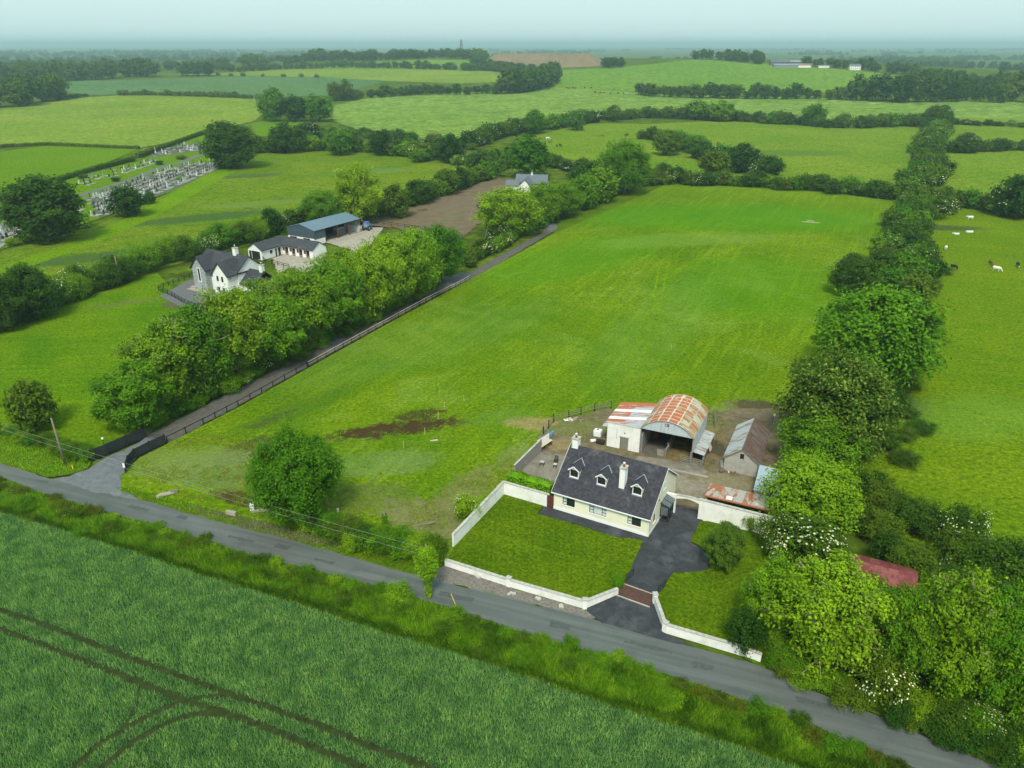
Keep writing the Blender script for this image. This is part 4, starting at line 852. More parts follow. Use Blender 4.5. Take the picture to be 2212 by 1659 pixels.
def belt(name, label, line, spacing, hr, kind='far', jit=4, rr=0.5):
    """distant belt that reads as one mass: one joined object"""
    pts = [G(*p) for p in line]; C = verts_of(kind); K = KIND[kind]; out = []; acc = 0.0
    for a, b_ in zip(pts[:-1], pts[1:]):
        L = (b_ - a).length; d = (b_ - a) / L; n_ = Vector((-d.y, d.x, 0))
        while acc < L:
            q = a + d * acc + n_ * RND.gauss(0, jit); H = RND.uniform(*hr); R = H * rr * RND.uniform(.85, 1.2); r = RND.uniform(0, 6.28); c_, s_ = math.cos(r), math.sin(r)
            V = RND.choice(C) * np.array([R / K['R'], R / K['R'], H / K['H']]); X_ = V[..., 0] * c_ - V[..., 1] * s_; Y_ = V[..., 0] * s_ + V[..., 1] * c_
            out.append(np.stack([X_ + q.x, Y_ + q.y, V[..., 2] + hh(q.x, q.y) - 0.2], -1)); acc += spacing * RND.uniform(.75, 1.3)
        acc -= L
    o = obj(name, quadmesh(name, np.concatenate(out), 'leaf_far')); tag(o, label, 'woodland'); o['kind'] = 'stuff'
fh('tree in the hedgerow across the far barley', 'hedgerow across the far barley', [(722, 218), (790, 212), (900, 205), (1000, 204), (1080, 202), (1170, 192)], 10, (8, 13), rr=0.62)
fh('tall tree at the near end of the far barley hedgerow', 'tall trees at the near hedgerow end', [(732, 218), (770, 215)], 11, (17, 21), rr=0.45)
fh('tall tree at the far end of the far barley hedgerow', 'tall trees at the hedgerow end', [(1098, 203), (1140, 198), (1180, 186), (1192, 172)], 10, (20, 27), rr=0.42)
fh('tree in the belt below the hill farm', 'tree belt below the hill farm', [(1372, 206), (1440, 210), (1520, 212), (1600, 213), (1700, 214), (1800, 215), (1850, 216)], 9, (8, 16), rr=0.5)
fh('tall broad tree in the belt at the right', 'tall tree belt at the right', [(1850, 217), (1920, 218), (2000, 219), (2100, 220), (2212, 221), (2330, 223)], 9.5, (13, 26), rr=0.42, jit=9)
fh('tree on the slope behind the right belt', 'trees on the right slope', [(1960, 200), (2040, 196), (2120, 200), (2212, 198), (2330, 196)], 13, (15, 23), rr=0.5, jit=14)
fh('tree along the top of the hill field', 'trees along the hilltop', [(1502, 129), (1530, 129), (1560, 130), (1600, 134), (1650, 139)], 11, (13, 19), rr=0.5, jit=6)
fh('far oak at the left edge of the barley', 'oaks at the left edge', [(-60, 238), (0, 232), (40, 229), (80, 222), (120, 214)], 13, (20, 30), rr=0.42, jit=7)
fh('bush in the hedge along the top of the barley field', 'hedge along the top of the barley', [(130, 213), (190, 209)], 8, (3, 5), 'farhedge', 1, 0.8, 'far_bush', 'bush')
fh('tree in the pair on the skyline field', 'pair of far trees', [(402, 164), (440, 164), (462, 165)], 22, (18, 26), rr=0.45, jit=3)
belt('far_tree_belt', 'belt of trees stepping down right of the hill farm', [(1740, 143), (1800, 146), (1860, 149), (1930, 157), (2000, 168), (2060, 178), (2110, 184)], 12, (10, 17), jit=6)
belt('far_hedge', 'low hedge between wheat and barley', [(262, 206), (330, 206), (420, 208), (500, 211), (560, 214)], 6, (3.5, 6.5), 'farhedge', 1.5, 0.8)
belt('far_wood', 'dark wood beyond the bluish wheat', [(-60, 178), (60, 176), (150, 173), (250, 169)], 8, (20, 30), jit=14, rr=0.42)
belt('far_copse', 'small dark copse beyond the wheat', [(272, 166), (300, 166), (335, 165)], 8, (22, 30), jit=8, rr=0.42)
belt('far_hedge', 'broken hedge on the pale far field', [(470, 163), (520, 165), (600, 166), (700, 168)], 30, (4, 6), 'farhedge', 2, 0.8)
belt('far_hedgerow', 'hedgerow below the skyline left of the mast', [(500, 155), (600, 150), (700, 146), (830, 146), (960, 150), (1050, 153), (1110, 157)], 10, (8, 14), rr=0.6)
belt('skyline_trees', 'tree row on the skyline left of the mast', [(660, 133), (720, 132), (800, 131), (880, 127), (980, 124)], 9, (13, 19))
belt('mast_copse', 'bushy copse round the foot of the mast', [(975, 126), (1005, 126), (1030, 128), (1045, 134)], 9, (15, 21))
belt('bank_trees', 'trees at the right end of the earth bank', [(1305, 147), (1342, 147)], 9, (15, 22))
belt('far_hedgerow', 'hedgerow below the left end of the earth bank', [(1030, 142), (1060, 150), (1130, 156), (1180, 160)], 9, (10, 16), rr=0.6)
for k, (y0_, xs0, xs1) in enumerate(((150, -100, 500), (140, -100, 620), (131, -150, 660), (124, -150, 900), (119, 300, 1040))):
    belt('plain_wood', ('first', 'second', 'third', 'fourth', 'fifth')[k] + ' hazy line of woods behind the dark copse on the left', [(xs0 + (xs1 - xs0) * i / 8, y0_ + 2.5 * math.sin(i * 1.7 + k)) for i in range(9)], 26 + 7 * k, (9, 16 + 2 * k), jit=25 + 12 * k, rr=0.7)
T('far', 904, 127, 106, 32, 'lone round tree on the skyline left of the mast', name='far_tree')
T('far', 641, 136, 118, 22, 'lone round tree on the left skyline', name='far_tree')
T('far', 560, 142, 124, 26, 'round tree at the left end of the skyline row', name='far_tree')
# brambles and bushes on the crop-side bank
for ln, ms, l_, g_ in (([(-60, 1028), (20, 1052), (70, 1066)], ('leaf_bramble',), 'brownish bramble clump at the left end of the bank', 'brambles at the left of the bank'),
                   ([(112, 1078), (160, 1090), (220, 1108)], ('leaf_bramble', 'leaf_olive'), 'brownish bramble mound opposite the lane junction', 'brambles opposite the junction'),
                   ([(240, 1116), (340, 1146), (440, 1180), (560, 1214), (700, 1250), (830, 1288)], ('leaf_maple', 'leaf_bright', 'leaf_thorn'), 'green bush on the bank opposite the paddock', 'bushes on the bank opposite the paddock'),
                   ([(960, 1322), (1080, 1358), (1200, 1398), (1330, 1436), (1440, 1470)], ('leaf_thorn', 'leaf_maple', 'leaf_bright'), 'green bush on the bank opposite the house', 'bushes on the bank opposite the house'),
                   ([(1470, 1478), (1540, 1500), (1600, 1522)], ('leaf_bramble', 'leaf_olive', 'leaf_maple'), 'brown green bramble on the bank right of the house', 'brambles on the bank right of the house'),
                   ([(1640, 1532), (1720, 1562), (1800, 1594), (1880, 1630), (1960, 1665)], ('leaf_maple', 'leaf_bramble', 'leaf_thorn'), 'leafy bramble at the right end of the bank', 'brambles at the right end of the bank')):
    hedge(l_, g_, [(x_, y_ + 9) for x_, y_ in ln], 1.6, (0.65, 1.2), 'low', 0.85, 0.5, ms, 0.05, 'bramble_bush', 'bush')
hedge('low leafy bush scattered down the bank opposite the paddock', 'bushes scattered down the bank opposite the paddock', [(60, 1092), (200, 1128), (380, 1185), (560, 1240), (760, 1300), (880, 1335)], 4.5, (0.6, 1.0), 'low', 1.0, 1.0, ('leaf_maple', 'leaf_thorn', 'leaf_bright'), 0.06, 'bramble_bush', 'bush', fill=False)
hedge('low leafy bush scattered down the bank opposite the house', 'bushes scattered down the bank opposite the house', [(960, 1362), (1120, 1410), (1300, 1470), (1480, 1525), (1650, 1585), (1800, 1640)], 4.5, (0.6, 1.0), 'low', 1.0, 1.0, ('leaf_maple', 'leaf_thorn', 'leaf_bright'), 0.06, 'bramble_bush', 'bush', fill=False)
T('shrub', 862, 1300, 1262, 62, 'rounded green bush with white blooms on the bank beside the ivy pole', name='bank_bush', cat='bush', mat='leaf_bright')
# a far-off wooded plain that reads as one mass
def far_wood(name, label, n, area, hr, seed):
    rs = np.random.default_rng(seed); me0 = KIND['far']['var'] + KIND['farhedge']['var']
    C = []
    for v in me0:
        a = np.zeros(len(v[0].vertices) * 3, np.float32); v[0].vertices.foreach_get('co', a); a = a.reshape(-1, 3)
        nq = sum(1 for p_ in v[0].polygons if p_.material_index == 0)
        q = a[:nq * 4].reshape(nq, 4, 3)
        C.append((q[::4] - q[::4].mean(axis=1, keepdims=True)) * 2.0 + q[::4].mean(axis=1, keepdims=True))
    out = []
    while len(out) < n:
        x, y = area(rs)
        L = rs.uniform(60, 420); a = rs.choice([0.35, 1.9, 0.1, 1.6]) + rs.normal(0, 0.15)
        for k in range(int(L / 13)):
            xx, yy = x + k * 13 * math.cos(a) + rs.normal(0, 4), y + k * 13 * math.sin(a) + rs.normal(0, 4)
            q = C[rs.integers(len(C))]; H = rs.uniform(*hr) / 11.0; r = rs.uniform(0, 6.28); c_, s_ = math.cos(r), math.sin(r)
            V = q.copy() * np.array([H * 1.25, H * 1.25, H]); X_ = V[..., 0] * c_ - V[..., 1] * s_; Y_ = V[..., 0] * s_ + V[..., 1] * c_
            V = np.stack([X_ + xx, Y_ + yy, V[..., 2] + hh(xx, yy) - 0.2], -1); out.append(V)
    o = obj(name, quadmesh(name, np.concatenate(out), 'leaf_far')); tag(o, label, 'woodland'); o['kind'] = 'stuff'
far_wood('distant_woodland', 'far wooded plain under the haze on the left horizon', 1200, lambda r: ((lambda y: (r.uniform(-0.70, -0.22) * y, y))(r.uniform(1500, 6500))), (12, 22), 3)
far_wood('distant_hedgerows', 'far hedgerows and woods under the haze across the horizon', 1300, lambda r: ((lambda y: (r.uniform(-0.3, 0.75) * y, y))(r.uniform(2700, 9000))), (11, 20), 4)
far_wood('right_plain_woodland', 'hazy woods on the plain at the right horizon', 480, lambda r: ((lambda y: (r.uniform(0.40, 0.75) * y, y))(r.uniform(1500, 3200))), (11, 18), 5)
# ------------------------------------------------------------------ building materials
plain('render_cream', (0.78, 0.76, 0.58), 0.9, 0.2, 0.05, 0.6, dirt=(0.62, 0.60, 0.45), dirt_amt=0.35)
plain('render_white', (0.80, 0.80, 0.76), 0.85, 0.25, 0.05, 0.7, dirt=(0.60, 0.58, 0.50), dirt_amt=0.3)
plain('wall_aged_white', (0.79, 0.785, 0.735), 0.92, 0.2, 0.08, 0.9, 0.01, dirt=(0.52, 0.51, 0.42), dirt_amt=0.65)
plain('coping', (0.42, 0.41, 0.36), 0.95, 0.2, 0.25, 2.0, 0.02, dirt=(0.20, 0.19, 0.15), dirt_amt=0.7)
plain('render_grey', (0.36, 0.35, 0.31), 0.95, 0.15, 0.15, 1.2, 0.02, dirt=(0.24, 0.23, 0.19), dirt_amt=0.6)
plain('trim_white', (0.82, 0.82, 0.80), 0.5, 0.4, 0.04, 1.0)
plain('frame_brown', (0.030, 0.020, 0.016), 0.5, 0.4, 0.2, 2.0)
plain('frame_black', (0.018, 0.020, 0.024), 0.5, 0.4, 0.2, 2.0)
plain('timber_dark', (0.035, 0.026, 0.020), 0.8, 0.2, 0.3, 2.0, 0.01)
plain('timber_grey', (0.20, 0.17, 0.125), 0.9, 0.15, 0.3, 2.0, 0.01)
plain('timber_pale', (0.50, 0.43, 0.32), 0.85, 0.2, 0.2, 2.0)
plain('fence_black', (0.022, 0.026, 0.030), 0.75, 0.25, 0.3, 2.0)
plain('door_grey', (0.22, 0.20, 0.165), 0.75, 0.25, 0.12, 1.5, dirt=(0.15, 0.13, 0.09), dirt_amt=0.5)
plain('door_brown', (0.11, 0.035, 0.028), 0.7, 0.3, 0.2, 1.5)
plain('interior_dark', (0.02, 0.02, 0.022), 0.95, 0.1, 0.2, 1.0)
plain('interior_floor', (0.115, 0.105, 0.090), 0.95, 0.1, 0.3, 0.8, 0.02, dirt=(0.14, 0.105, 0.035), dirt_amt=0.6)
plain('straw_floor', (0.16, 0.125, 0.05), 0.95, 0.1, 0.4, 1.0, 0.05, dirt=(0.08, 0.055, 0.025), dirt_amt=0.7)
plain('curtain', (0.55, 0.62, 0.60), 0.5, 0.4, 0.06, 2.0)
plain('galvanised', (0.36, 0.38, 0.39), 0.45, 0.5, 0.12, 2.0, metal=0.6)
plain('steel_red', (0.20, 0.055, 0.035), 0.7, 0.3, 0.2, 2.0)
plain('clay_pot', (0.42, 0.15, 0.07), 0.8, 0.2, 0.2, 3.0)
plain('lead', (0.30, 0.31, 0.33), 0.6, 0.4, 0.15, 2.0)
plain('plastic_white', (0.78, 0.78, 0.78), 0.35, 0.5, 0.04, 2.0)
plain('plastic_blue', (0.10, 0.30, 0.42), 0.4, 0.5, 0.1, 2.0)
plain('paint_blue', (0.06, 0.16, 0.50), 0.35, 0.5, 0.08, 2.0)
plain('paint_yellow', (0.75, 0.55, 0.05), 0.5, 0.4, 0.1, 2.0)
plain('rubber', (0.025, 0.025, 0.025), 0.9, 0.2, 0.2, 3.0)
plain('junk_brown', (0.16, 0.11, 0.075), 0.9, 0.2, 0.4, 3.0)
plain('soil_dark', (0.05, 0.035, 0.022), 0.95, 0.1, 0.4, 2.0)
plain('rail_pale', (0.46, 0.40, 0.31), 0.85, 0.2, 0.25, 1.5)
plain('stone_mix', (0.34, 0.36, 0.36), 0.9, 0.2, 0.3, 1.0, 0.03)
plain('ivy_stem', (0.17, 0.14, 0.08), 0.95, 0.1, 0.3, 3.0)
m, nt, b = newmat('glass'); b.inputs['Base Color'].default_value = (0.018, 0.022, 0.024, 1); fin(b, 0.06, 0.6)
m, nt, b = newmat('glass_clear'); b.inputs['Base Color'].default_value = (0.13, 0.16, 0.17, 1); fin(b, 0.05, 0.6); b.inputs['Alpha'].default_value = 0.6
def slate(name, col, var=0.25):
    m, nt, b = newmat(name); geo = N(nt, 'ShaderNodeNewGeometry')
    c = mix(nt, [q * (1 - var) for q in col], [q * (1 + var) for q in col], geo.outputs['Random Per Island'])
    n = noise(nt, coords(nt), 0.5, 5, 0.7); c = mix(nt, c, (0.22, 0.215, 0.20), mapr(nt, n.outputs[0], 0.58, 0.75, 0, 0.5))
    nt.links.new(c, b.inputs['Base Color']); fin(b, 0.75, 0.1)
slate('slate', (0.047, 0.047, 0.056)); slate('slate_dark', (0.052, 0.056, 0.064), 0.18); slate('slate_blue', (0.125, 0.145, 0.165), 0.15)
def sheetmetal(name, base, rust, amount, edge=0.0, streak=(1, 1, 1), lichen=None, corr=(0, 40)):
    """corrugated iron: rust blotches that follow each sheet, pale sheet edges, corrugation relief"""
    m, nt, b = newmat(name); oi = N(nt, 'ShaderNodeObjectInfo'); tc = N(nt, 'ShaderNodeTexCoord')
    mp = N(nt, 'ShaderNodeMapping'); mp.inputs['Scale'].default_value = streak
    ad = N(nt, 'ShaderNodeVectorMath', operation='ADD'); nt.links.new(tc.outputs['Object'], ad.inputs[0])
    sc = N(nt, 'ShaderNodeVectorMath', operation='SCALE'); cx = N(nt, 'ShaderNodeCombineXYZ')
    for i in range(3): nt.links.new(oi.outputs['Random'], cx.inputs[i])
    nt.links.new(cx.outputs[0], sc.inputs[0]); sc.inputs['Scale'].default_value = 57.0; nt.links.new(sc.outputs[0], ad.inputs[1])
    nt.links.new(ad.outputs[0], mp.inputs['Vector'])
    n = noise(nt, mp.outputs[0], 1.1, 5, 0.65, 0.3); n2 = noise(nt, mp.outputs[0], 5.0, 4, 0.7)
    v = n.outputs[0]
    if edge:
        sp = N(nt, 'ShaderNodeSeparateXYZ'); nt.links.new(tc.outputs['Generated'], sp.inputs[0])
        es = []
        for a in ('X', 'Y'):
            s1 = N(nt, 'ShaderNodeMath', operation='SUBTRACT'); nt.links.new(sp.outputs[a], s1.inputs[0]); s1.inputs[1].default_value = 0.5
            s2 = N(nt, 'ShaderNodeMath', operation='ABSOLUTE'); nt.links.new(s1.outputs[0], s2.inputs[0]); es.append(s2.outputs[0])
        mx = N(nt, 'ShaderNodeMath', operation='MAXIMUM'); nt.links.new(es[0], mx.inputs[0]); nt.links.new(es[1], mx.inputs[1])
        e = mapr(nt, mx.outputs[0], 0.38, 0.5, 0, edge)
        s3 = N(nt, 'ShaderNodeMath', operation='SUBTRACT'); nt.links.new(v, s3.inputs[0]); nt.links.new(e, s3.inputs[1]); v = s3.outputs[0]
    jit = N(nt, 'ShaderNodeMath', operation='MULTIPLY_ADD'); nt.links.new(oi.outputs['Random'], jit.inputs[0]); jit.inputs[1].default_value = 0.16; nt.links.new(v, jit.inputs[2])
    t = 1.0 - amount
    fac = mapr(nt, jit.outputs[0], t - 0.05, t + 0.05)
    rc = mix(nt, [q * 0.7 for q in rust], [min(1, q * 1.25) for q in rust], n2.outputs[0])
    bc = mix(nt, [q * 0.85 for q in base], [min(1, q * 1.12) for q in base], n2.outputs[0])
    if lichen: bc = mix(nt, bc, lichen, mapr(nt, n2.outputs[0], 0.45, 0.6, 0, 0.7))
    nt.links.new(mix(nt, bc, rc, fac), b.inputs['Base Color']); fin(b, 0.6, 0.35)
    wv = N(nt, 'ShaderNodeTexWave'); wv.bands_direction = 'XYZ'[corr[0]]; wv.inputs['Scale'].default_value = corr[1] / 10.0
    nt.links.new(tc.outputs['Object'], wv.inputs['Vector']); bumpn(nt, b, wv.outputs[0], 0.03, 0.7)
RUST = (0.44, 0.125, 0.045)
sheetmetal('tin_barn_rust', (0.60, 0.60, 0.50), RUST, 0.60, 0.62, (1, 0.7, 1), (0.46, 0.46, 0.30), (1, 26))
sheetmetal('tin_barn_lichen', (0.50, 0.51, 0.42), (0.38, 0.17, 0.06), 0.44, 0.12, (0.5, 2.2, 0.5), (0.34, 0.36, 0.20), (1, 26))
sheetmetal('tin_shed', (0.40, 0.44, 0.47), RUST, 0.34, 0.0, (0.35, 1.5, 1), None, (1, 26))
sheetmetal('tin_shed_rust', (0.40, 0.44, 0.47), RUST, 0.50, 0.0, (0.35, 1.5, 1), None, (1, 26))
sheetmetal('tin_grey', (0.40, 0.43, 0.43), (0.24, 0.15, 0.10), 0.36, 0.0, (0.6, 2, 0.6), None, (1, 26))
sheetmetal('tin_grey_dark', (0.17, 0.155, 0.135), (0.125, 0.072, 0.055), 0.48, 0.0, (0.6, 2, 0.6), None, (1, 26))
sheetmetal('tin_leanto', (0.40, 0.39, 0.34), (0.36, 0.125, 0.05), 0.40, 0.0, (1.5, 0.5, 1), None, (0, 26))
sheetmetal('tin_blue', (0.34, 0.43, 0.50), (0.42, 0.45, 0.47), 0.30, 0.0, (1, 1, 1), None, (0, 26))
sheetmetal('tin_red', (0.17, 0.035, 0.034), (0.24, 0.075, 0.065), 0.40, 0.0, (1, 1, 1), None, (0, 26))
sheetmetal('cladding_pale', (0.50, 0.56, 0.58), (0.42, 0.44, 0.42), 0.40, 0.0, (3, 3, 0.3), None, (0, 26))
sheetmetal('cladding_blue', (0.055, 0.085, 0.110), (0.070, 0.100, 0.125), 0.40, 0.0, (1, 1, 1), None, (0, 20))
sheetmetal('roof_blue', (0.115, 0.185, 0.235), (0.135, 0.205, 0.255), 0.40, 0.0, (1, 1, 1), None, (1, 20))
m, nt, b = newmat('stone_cladding')
vo = N(nt, 'ShaderNodeTexVoronoi'); vo.inputs['Scale'].default_value = 3.4; nt.links.new(coords(nt, 0, (1, 1, 1.7)), vo.inputs['Vector'])
r_ = ramp(nt, [(0, (0.16, 0.21, 0.24)), (0.5, (0.30, 0.35, 0.37)), (1, (0.58, 0.58, 0.52))], vo.outputs['Color'])
vd = N(nt, 'ShaderNodeTexVoronoi', feature='DISTANCE_TO_EDGE'); vd.inputs['Scale'].default_value = 3.4; nt.links.new(coords(nt, 0, (1, 1, 1.7)), vd.inputs['Vector'])
nt.links.new(mix(nt, (0.50, 0.49, 0.44), r_.outputs[0], mapr(nt, vd.outputs[0], 0.0, 0.06)), b.inputs['Base Color']); bumpn(nt, b, mapr(nt, vd.outputs[0], 0, 0.1), 0.05, 0.8); fin(b, 0.9, 0.2)
m, nt, b = newmat('block_wall')
bk = N(nt, 'ShaderNodeTexBrick'); bk.inputs['Scale'].default_value = 1.0; bk.inputs['Brick Width'].default_value = 0.45; bk.inputs['Row Height'].default_value = 0.225; bk.inputs['Mortar Size'].default_value = 0.012
bk.inputs['Color1'].default_value = (0.24, 0.225, 0.20, 1); bk.inputs['Color2'].default_value = (0.31, 0.29, 0.25, 1); bk.inputs['Mortar'].default_value = (0.17, 0.16, 0.14, 1)
tc = N(nt, 'ShaderNodeTexCoord'); sp = N(nt, 'ShaderNodeSeparateXYZ'); nt.links.new(tc.outputs['Object'], sp.inputs[0])
sm = N(nt, 'ShaderNodeMath', operation='ADD'); nt.links.new(sp.outputs[0], sm.inputs[0]); nt.links.new(sp.outputs[1], sm.inputs[1])
cb = N(nt, 'ShaderNodeCombineXYZ'); nt.links.new(sm.outputs[0], cb.inputs[0]); nt.links.new(sp.outputs[2], cb.inputs[1]); nt.links.new(cb.outputs[0], bk.inputs['Vector'])
nt.links.new(bk.outputs[0], b.inputs['Base Color']); bumpn(nt, b, bk.outputs[1], -0.01, 0.6); fin(b, 0.95, 0.1)

# ------------------------------------------------------------------ building helpers
def wallx(mb, x0, x1, y0, y1, z0, z1, ops=()):           # wall along x with openings (xa, xb, za, zb)
    xs_ = sorted({x0, x1, *[q for o_ in ops for q in o_[:2]]}); zs_ = sorted({z0, z1, *[q for o_ in ops for q in o_[2:]]})
    for i in range(len(xs_) - 1):
        for j in range(len(zs_) - 1):
            mx_, mz_ = (xs_[i] + xs_[i + 1]) / 2, (zs_[j] + zs_[j + 1]) / 2
            if not any(o_[0] < mx_ < o_[1] and o_[2] < mz_ < o_[3] for o_ in ops): mb.box(xs_[i], xs_[i + 1], y0, y1, zs_[j], zs_[j + 1])
def wally(mb, y0, y1, x0, x1, z0, z1, ops=()):
    ys_ = sorted({y0, y1, *[q for o_ in ops for q in o_[:2]]}); zs_ = sorted({z0, z1, *[q for o_ in ops for q in o_[2:]]})
    for i in range(len(ys_) - 1):
        for j in range(len(zs_) - 1):
            my_, mz_ = (ys_[i] + ys_[i + 1]) / 2, (zs_[j] + zs_[j + 1]) / 2
            if not any(o_[0] < my_ < o_[1] and o_[2] < mz_ < o_[3] for o_ in ops): mb.box(x0, x1, ys_[i], ys_[i + 1], zs_[j], zs_[j + 1])
def fbox(mb, face, w0, a0, a1, d0, d1, z0, z1):          # box given along a wall: a along it, d into it
    if face == 'front': mb.box(a0, a1, w0 + d0, w0 + d1, z0, z1)
    elif face == 'right': mb.box(w0 - d1, w0 - d0, a0, a1, z0, z1)
    elif face == 'left': mb.box(w0 + d0, w0 + d1, a0, a1, z0, z1)
    else: mb.box(a0, a1, w0 - d1, w0 - d0, z0, z1)
def window(parent, face, w0, a0, a1, z0, z1, posts=(), bars=(), fm='frame_brown', gm='glass', sill='trim_white', name='window', panes=None, d=0.06, fw=0.06):
    mb = MB(); t0, t1 = d, d + 0.07
    fbox(mb, face, w0, a0, a0 + fw, t0, t1, z0, z1); fbox(mb, face, w0, a1 - fw, a1, t0, t1, z0, z1)
    fbox(mb, face, w0, a0 + fw, a1 - fw, t0, t1, z0, z0 + fw); fbox(mb, face, w0, a0 + fw, a1 - fw, t0, t1, z1 - fw, z1)
    cuts = [a0 + fw]
    for p in posts:
        c = a0 + (a1 - a0) * p; fbox(mb, face, w0, c - fw / 2, c + fw / 2, t0 - 0.005, t1, z0 + fw, z1 - fw); cuts += [c - fw / 2, c + fw / 2]
    cuts.append(a1 - fw)
    for (pa, pb, zf) in bars:
        z = z0 + (z1 - z0) * zf; fbox(mb, face, w0, a0 + (a1 - a0) * pa + fw / 2, a0 + (a1 - a0) * pb - fw / 2, t0 - 0.003, t1, z - fw / 2, z + fw / 2)
    o = mb.build(name, fm, parent)
    for i in range(0, len(cuts), 2):
        g = gm if panes is None else panes[i // 2]
        mb = MB(); fbox(mb, face, w0, cuts[i], cuts[i + 1], t0 + 0.03, t0 + 0.045, z0 + fw, z1 - fw); mb.build('pane', g, o)
    if sill:
        mb = MB(); fbox(mb, face, w0, a0 - 0.08, a1 + 0.08, -0.07, t0 + 0.02, z0 - 0.09, z0 - 0.004); mb.build('sill', sill, o)
    return o
def tiles(parent, o, u, v, wdt, exp_, mat, name='slates', lift=0.02):
    """overlapping slates over the parallelogram o, o+u, o+v; rows run along u"""
    o, u, v = Vector(o), Vector(u), Vector(v); L, S = u.length, v.length; ud, vd = u / L, v / S; nd = ud.cross(vd).normalized()
    if nd.z < 0: nd = -nd
    rows = max(1, round(S / exp_)); e = S / rows; out = []
    for r in range(rows):
        x = -wdt * (0.5 if r % 2 else 0.0)
        while x < L:
            a, b_ = max(0, x) + 0.008, min(L, x + wdt) - 0.008; x += wdt
            if b_ - a < 0.03: continue
            j = RND.uniform(-0.004, 0.006); lo = o + vd * (r * e) + nd * (lift + 0.016 + j); hi = o + vd * min(S, (r + 1.08) * e) + nd * (lift + 0.002)
            p = [lo + ud * a, lo + ud * b_, hi + ud * b_, hi + ud * a]; out.append(p)
            q0, q1 = o + vd * (r * e) + nd * (lift - 0.01) + ud * a, o + vd * (r * e) + nd * (lift - 0.01) + ud * b_
            out.append([q0, q1, p[1], p[0]])
    V = np.array([[tuple(c) for c in q] for q in out])
    s = obj(name, quadmesh(name, V, mat), parent); s['kind'] = 'stuff'
    return s
def roof2(parent, ax, a0, a1, b0, b1, ze, zr, oa=0.2, ob=0.3, mat='slate', tile=None, t=0.10, rf=0.5, ridge='slate', trim=None, ze2=None, name='roof'):
    """pitched roof with its ridge along ax from a0 to a1, between eaves b0 and b1"""
    br = b0 + (b1 - b0) * rf; ze2 = ze if ze2 is None else ze2
    s1, s2 = (zr - ze) / (br - b0), (zr - ze2) / (b1 - br)
    A0, A1 = a0 - oa, a1 + oa
    P_ = (lambda a, b_, z: (a, b_, z)) if ax == 'x' else (lambda a, b_, z: (b_, a, z))
    mb = MB(); lo1, lo2 = (b0 - ob, ze - ob * s1), (b1 + ob, ze2 - ob * s2)
    pr = [(lo1[0], lo1[1] - t), (br, zr - t), (lo2[0], lo2[1] - t), (lo2[0], lo2[1]), (br, zr), (lo1[0], lo1[1])]
    if ax == 'x': mb.prismx(pr, A0, A1)
    else: mb.prism(pr, A0, A1)
    r = mb.build(name, mat, parent)
    if tile:
        tiles(r, P_(A0, lo1[0], lo1[1]), Vector(P_(A1, 0, 0)) - Vector(P_(A0, 0, 0)), Vector(P_(0, br, zr)) - Vector(P_(0, lo1[0], lo1[1])), tile[0], tile[1], mat, lift=0.012)
        tiles(r, P_(A0, lo2[0], lo2[1]), Vector(P_(A1, 0, 0)) - Vector(P_(A0, 0, 0)), Vector(P_(0, br, zr)) - Vector(P_(0, lo2[0], lo2[1])), tile[0], tile[1], mat, lift=0.012)
    mb = MB(); n_ = max(1, round((A1 - A0) / 0.45)); sg = (A1 - A0) / n_
    for i in range(n_):
        q = [(br - 0.14, zr - 0.14 * s1 + 0.03), (br, zr + 0.06), (br + 0.14, zr - 0.14 * s2 + 0.03), (br, zr + 0.035)]
        (mb.prismx if ax == 'x' else mb.prism)(q, A0 + i * sg + 0.006, A0 + (i + 1) * sg - 0.006)
    mb.build('ridge_tiles', ridge, r)
    if trim:
        for a, sgn in ((A0, -1), (A1, 1)):
            mb = MB(); aa, ab = (a - 0.035, a - 0.004) if sgn < 0 else (a + 0.004, a + 0.035)
            q = [(lo1[0], lo1[1] - 0.16), (br, zr - 0.16), (lo2[0], lo2[1] - 0.16), (lo2[0], lo2[1] + 0.03), (br, zr + 0.03), (lo1[0], lo1[1] + 0.03)]
            (mb.prismx if ax == 'x' else mb.prism)(q, aa, ab); mb.build('barge_board', trim, r)
        for bb_, z, sg_ in ((lo1[0], lo1[1], -1), (lo2[0], lo2[1], 1)):
            mb = MB(); b_a, b_b = (bb_ - 0.10, bb_ - 0.004) if sg_ < 0 else (bb_ + 0.004, bb_ + 0.10)
            if ax == 'x': mb.box(A0, A1, b_a, b_b, z - 0.14, z - 0.03)
            else: mb.box(b_a, b_b, A0, A1, z - 0.14, z - 0.03)
            mb.build('gutter', trim, r)
    return r
def chimney(parent, x0, x1, y0, y1, z0, z1, mat='render_white', pots=1, cap='coping', potmat='clay_pot'):
    mb = MB(); mb.box(x0, x1, y0, y1, z0, z1); c = mb.build('chimney', mat, parent, bevel=0.01)
    mb = MB(); mb.box(x0 - 0.08, x1 + 0.08, y0 - 0.08, y1 + 0.08, z1 + 0.002, z1 + 0.11); mb.build('cap', cap, c)
    for k in range(pots):
        cx_, cy_ = (x0 + x1) / 2, y0 + (y1 - y0) * (k + 0.5) / pots
        mb = MB(); mb.lathe([(0.15, z1 + 0.112), (0.13, z1 + 0.38), (0.16, z1 + 0.40), (0.16, z1 + 0.45)], 10, (cx_, cy_)); p = mb.build('chimney_pot', potmat, c, True)
        mb = MB(); mb.lathe([(0.10, z1 + 0.452), (0.10, z1 + 0.56), (0.17, z1 + 0.58), (0.15, z1 + 0.68), (0.04, z1 + 0.74)], 10, (cx_, cy_)); mb.build('cowl', 'plastic_white', p, True)
    return c
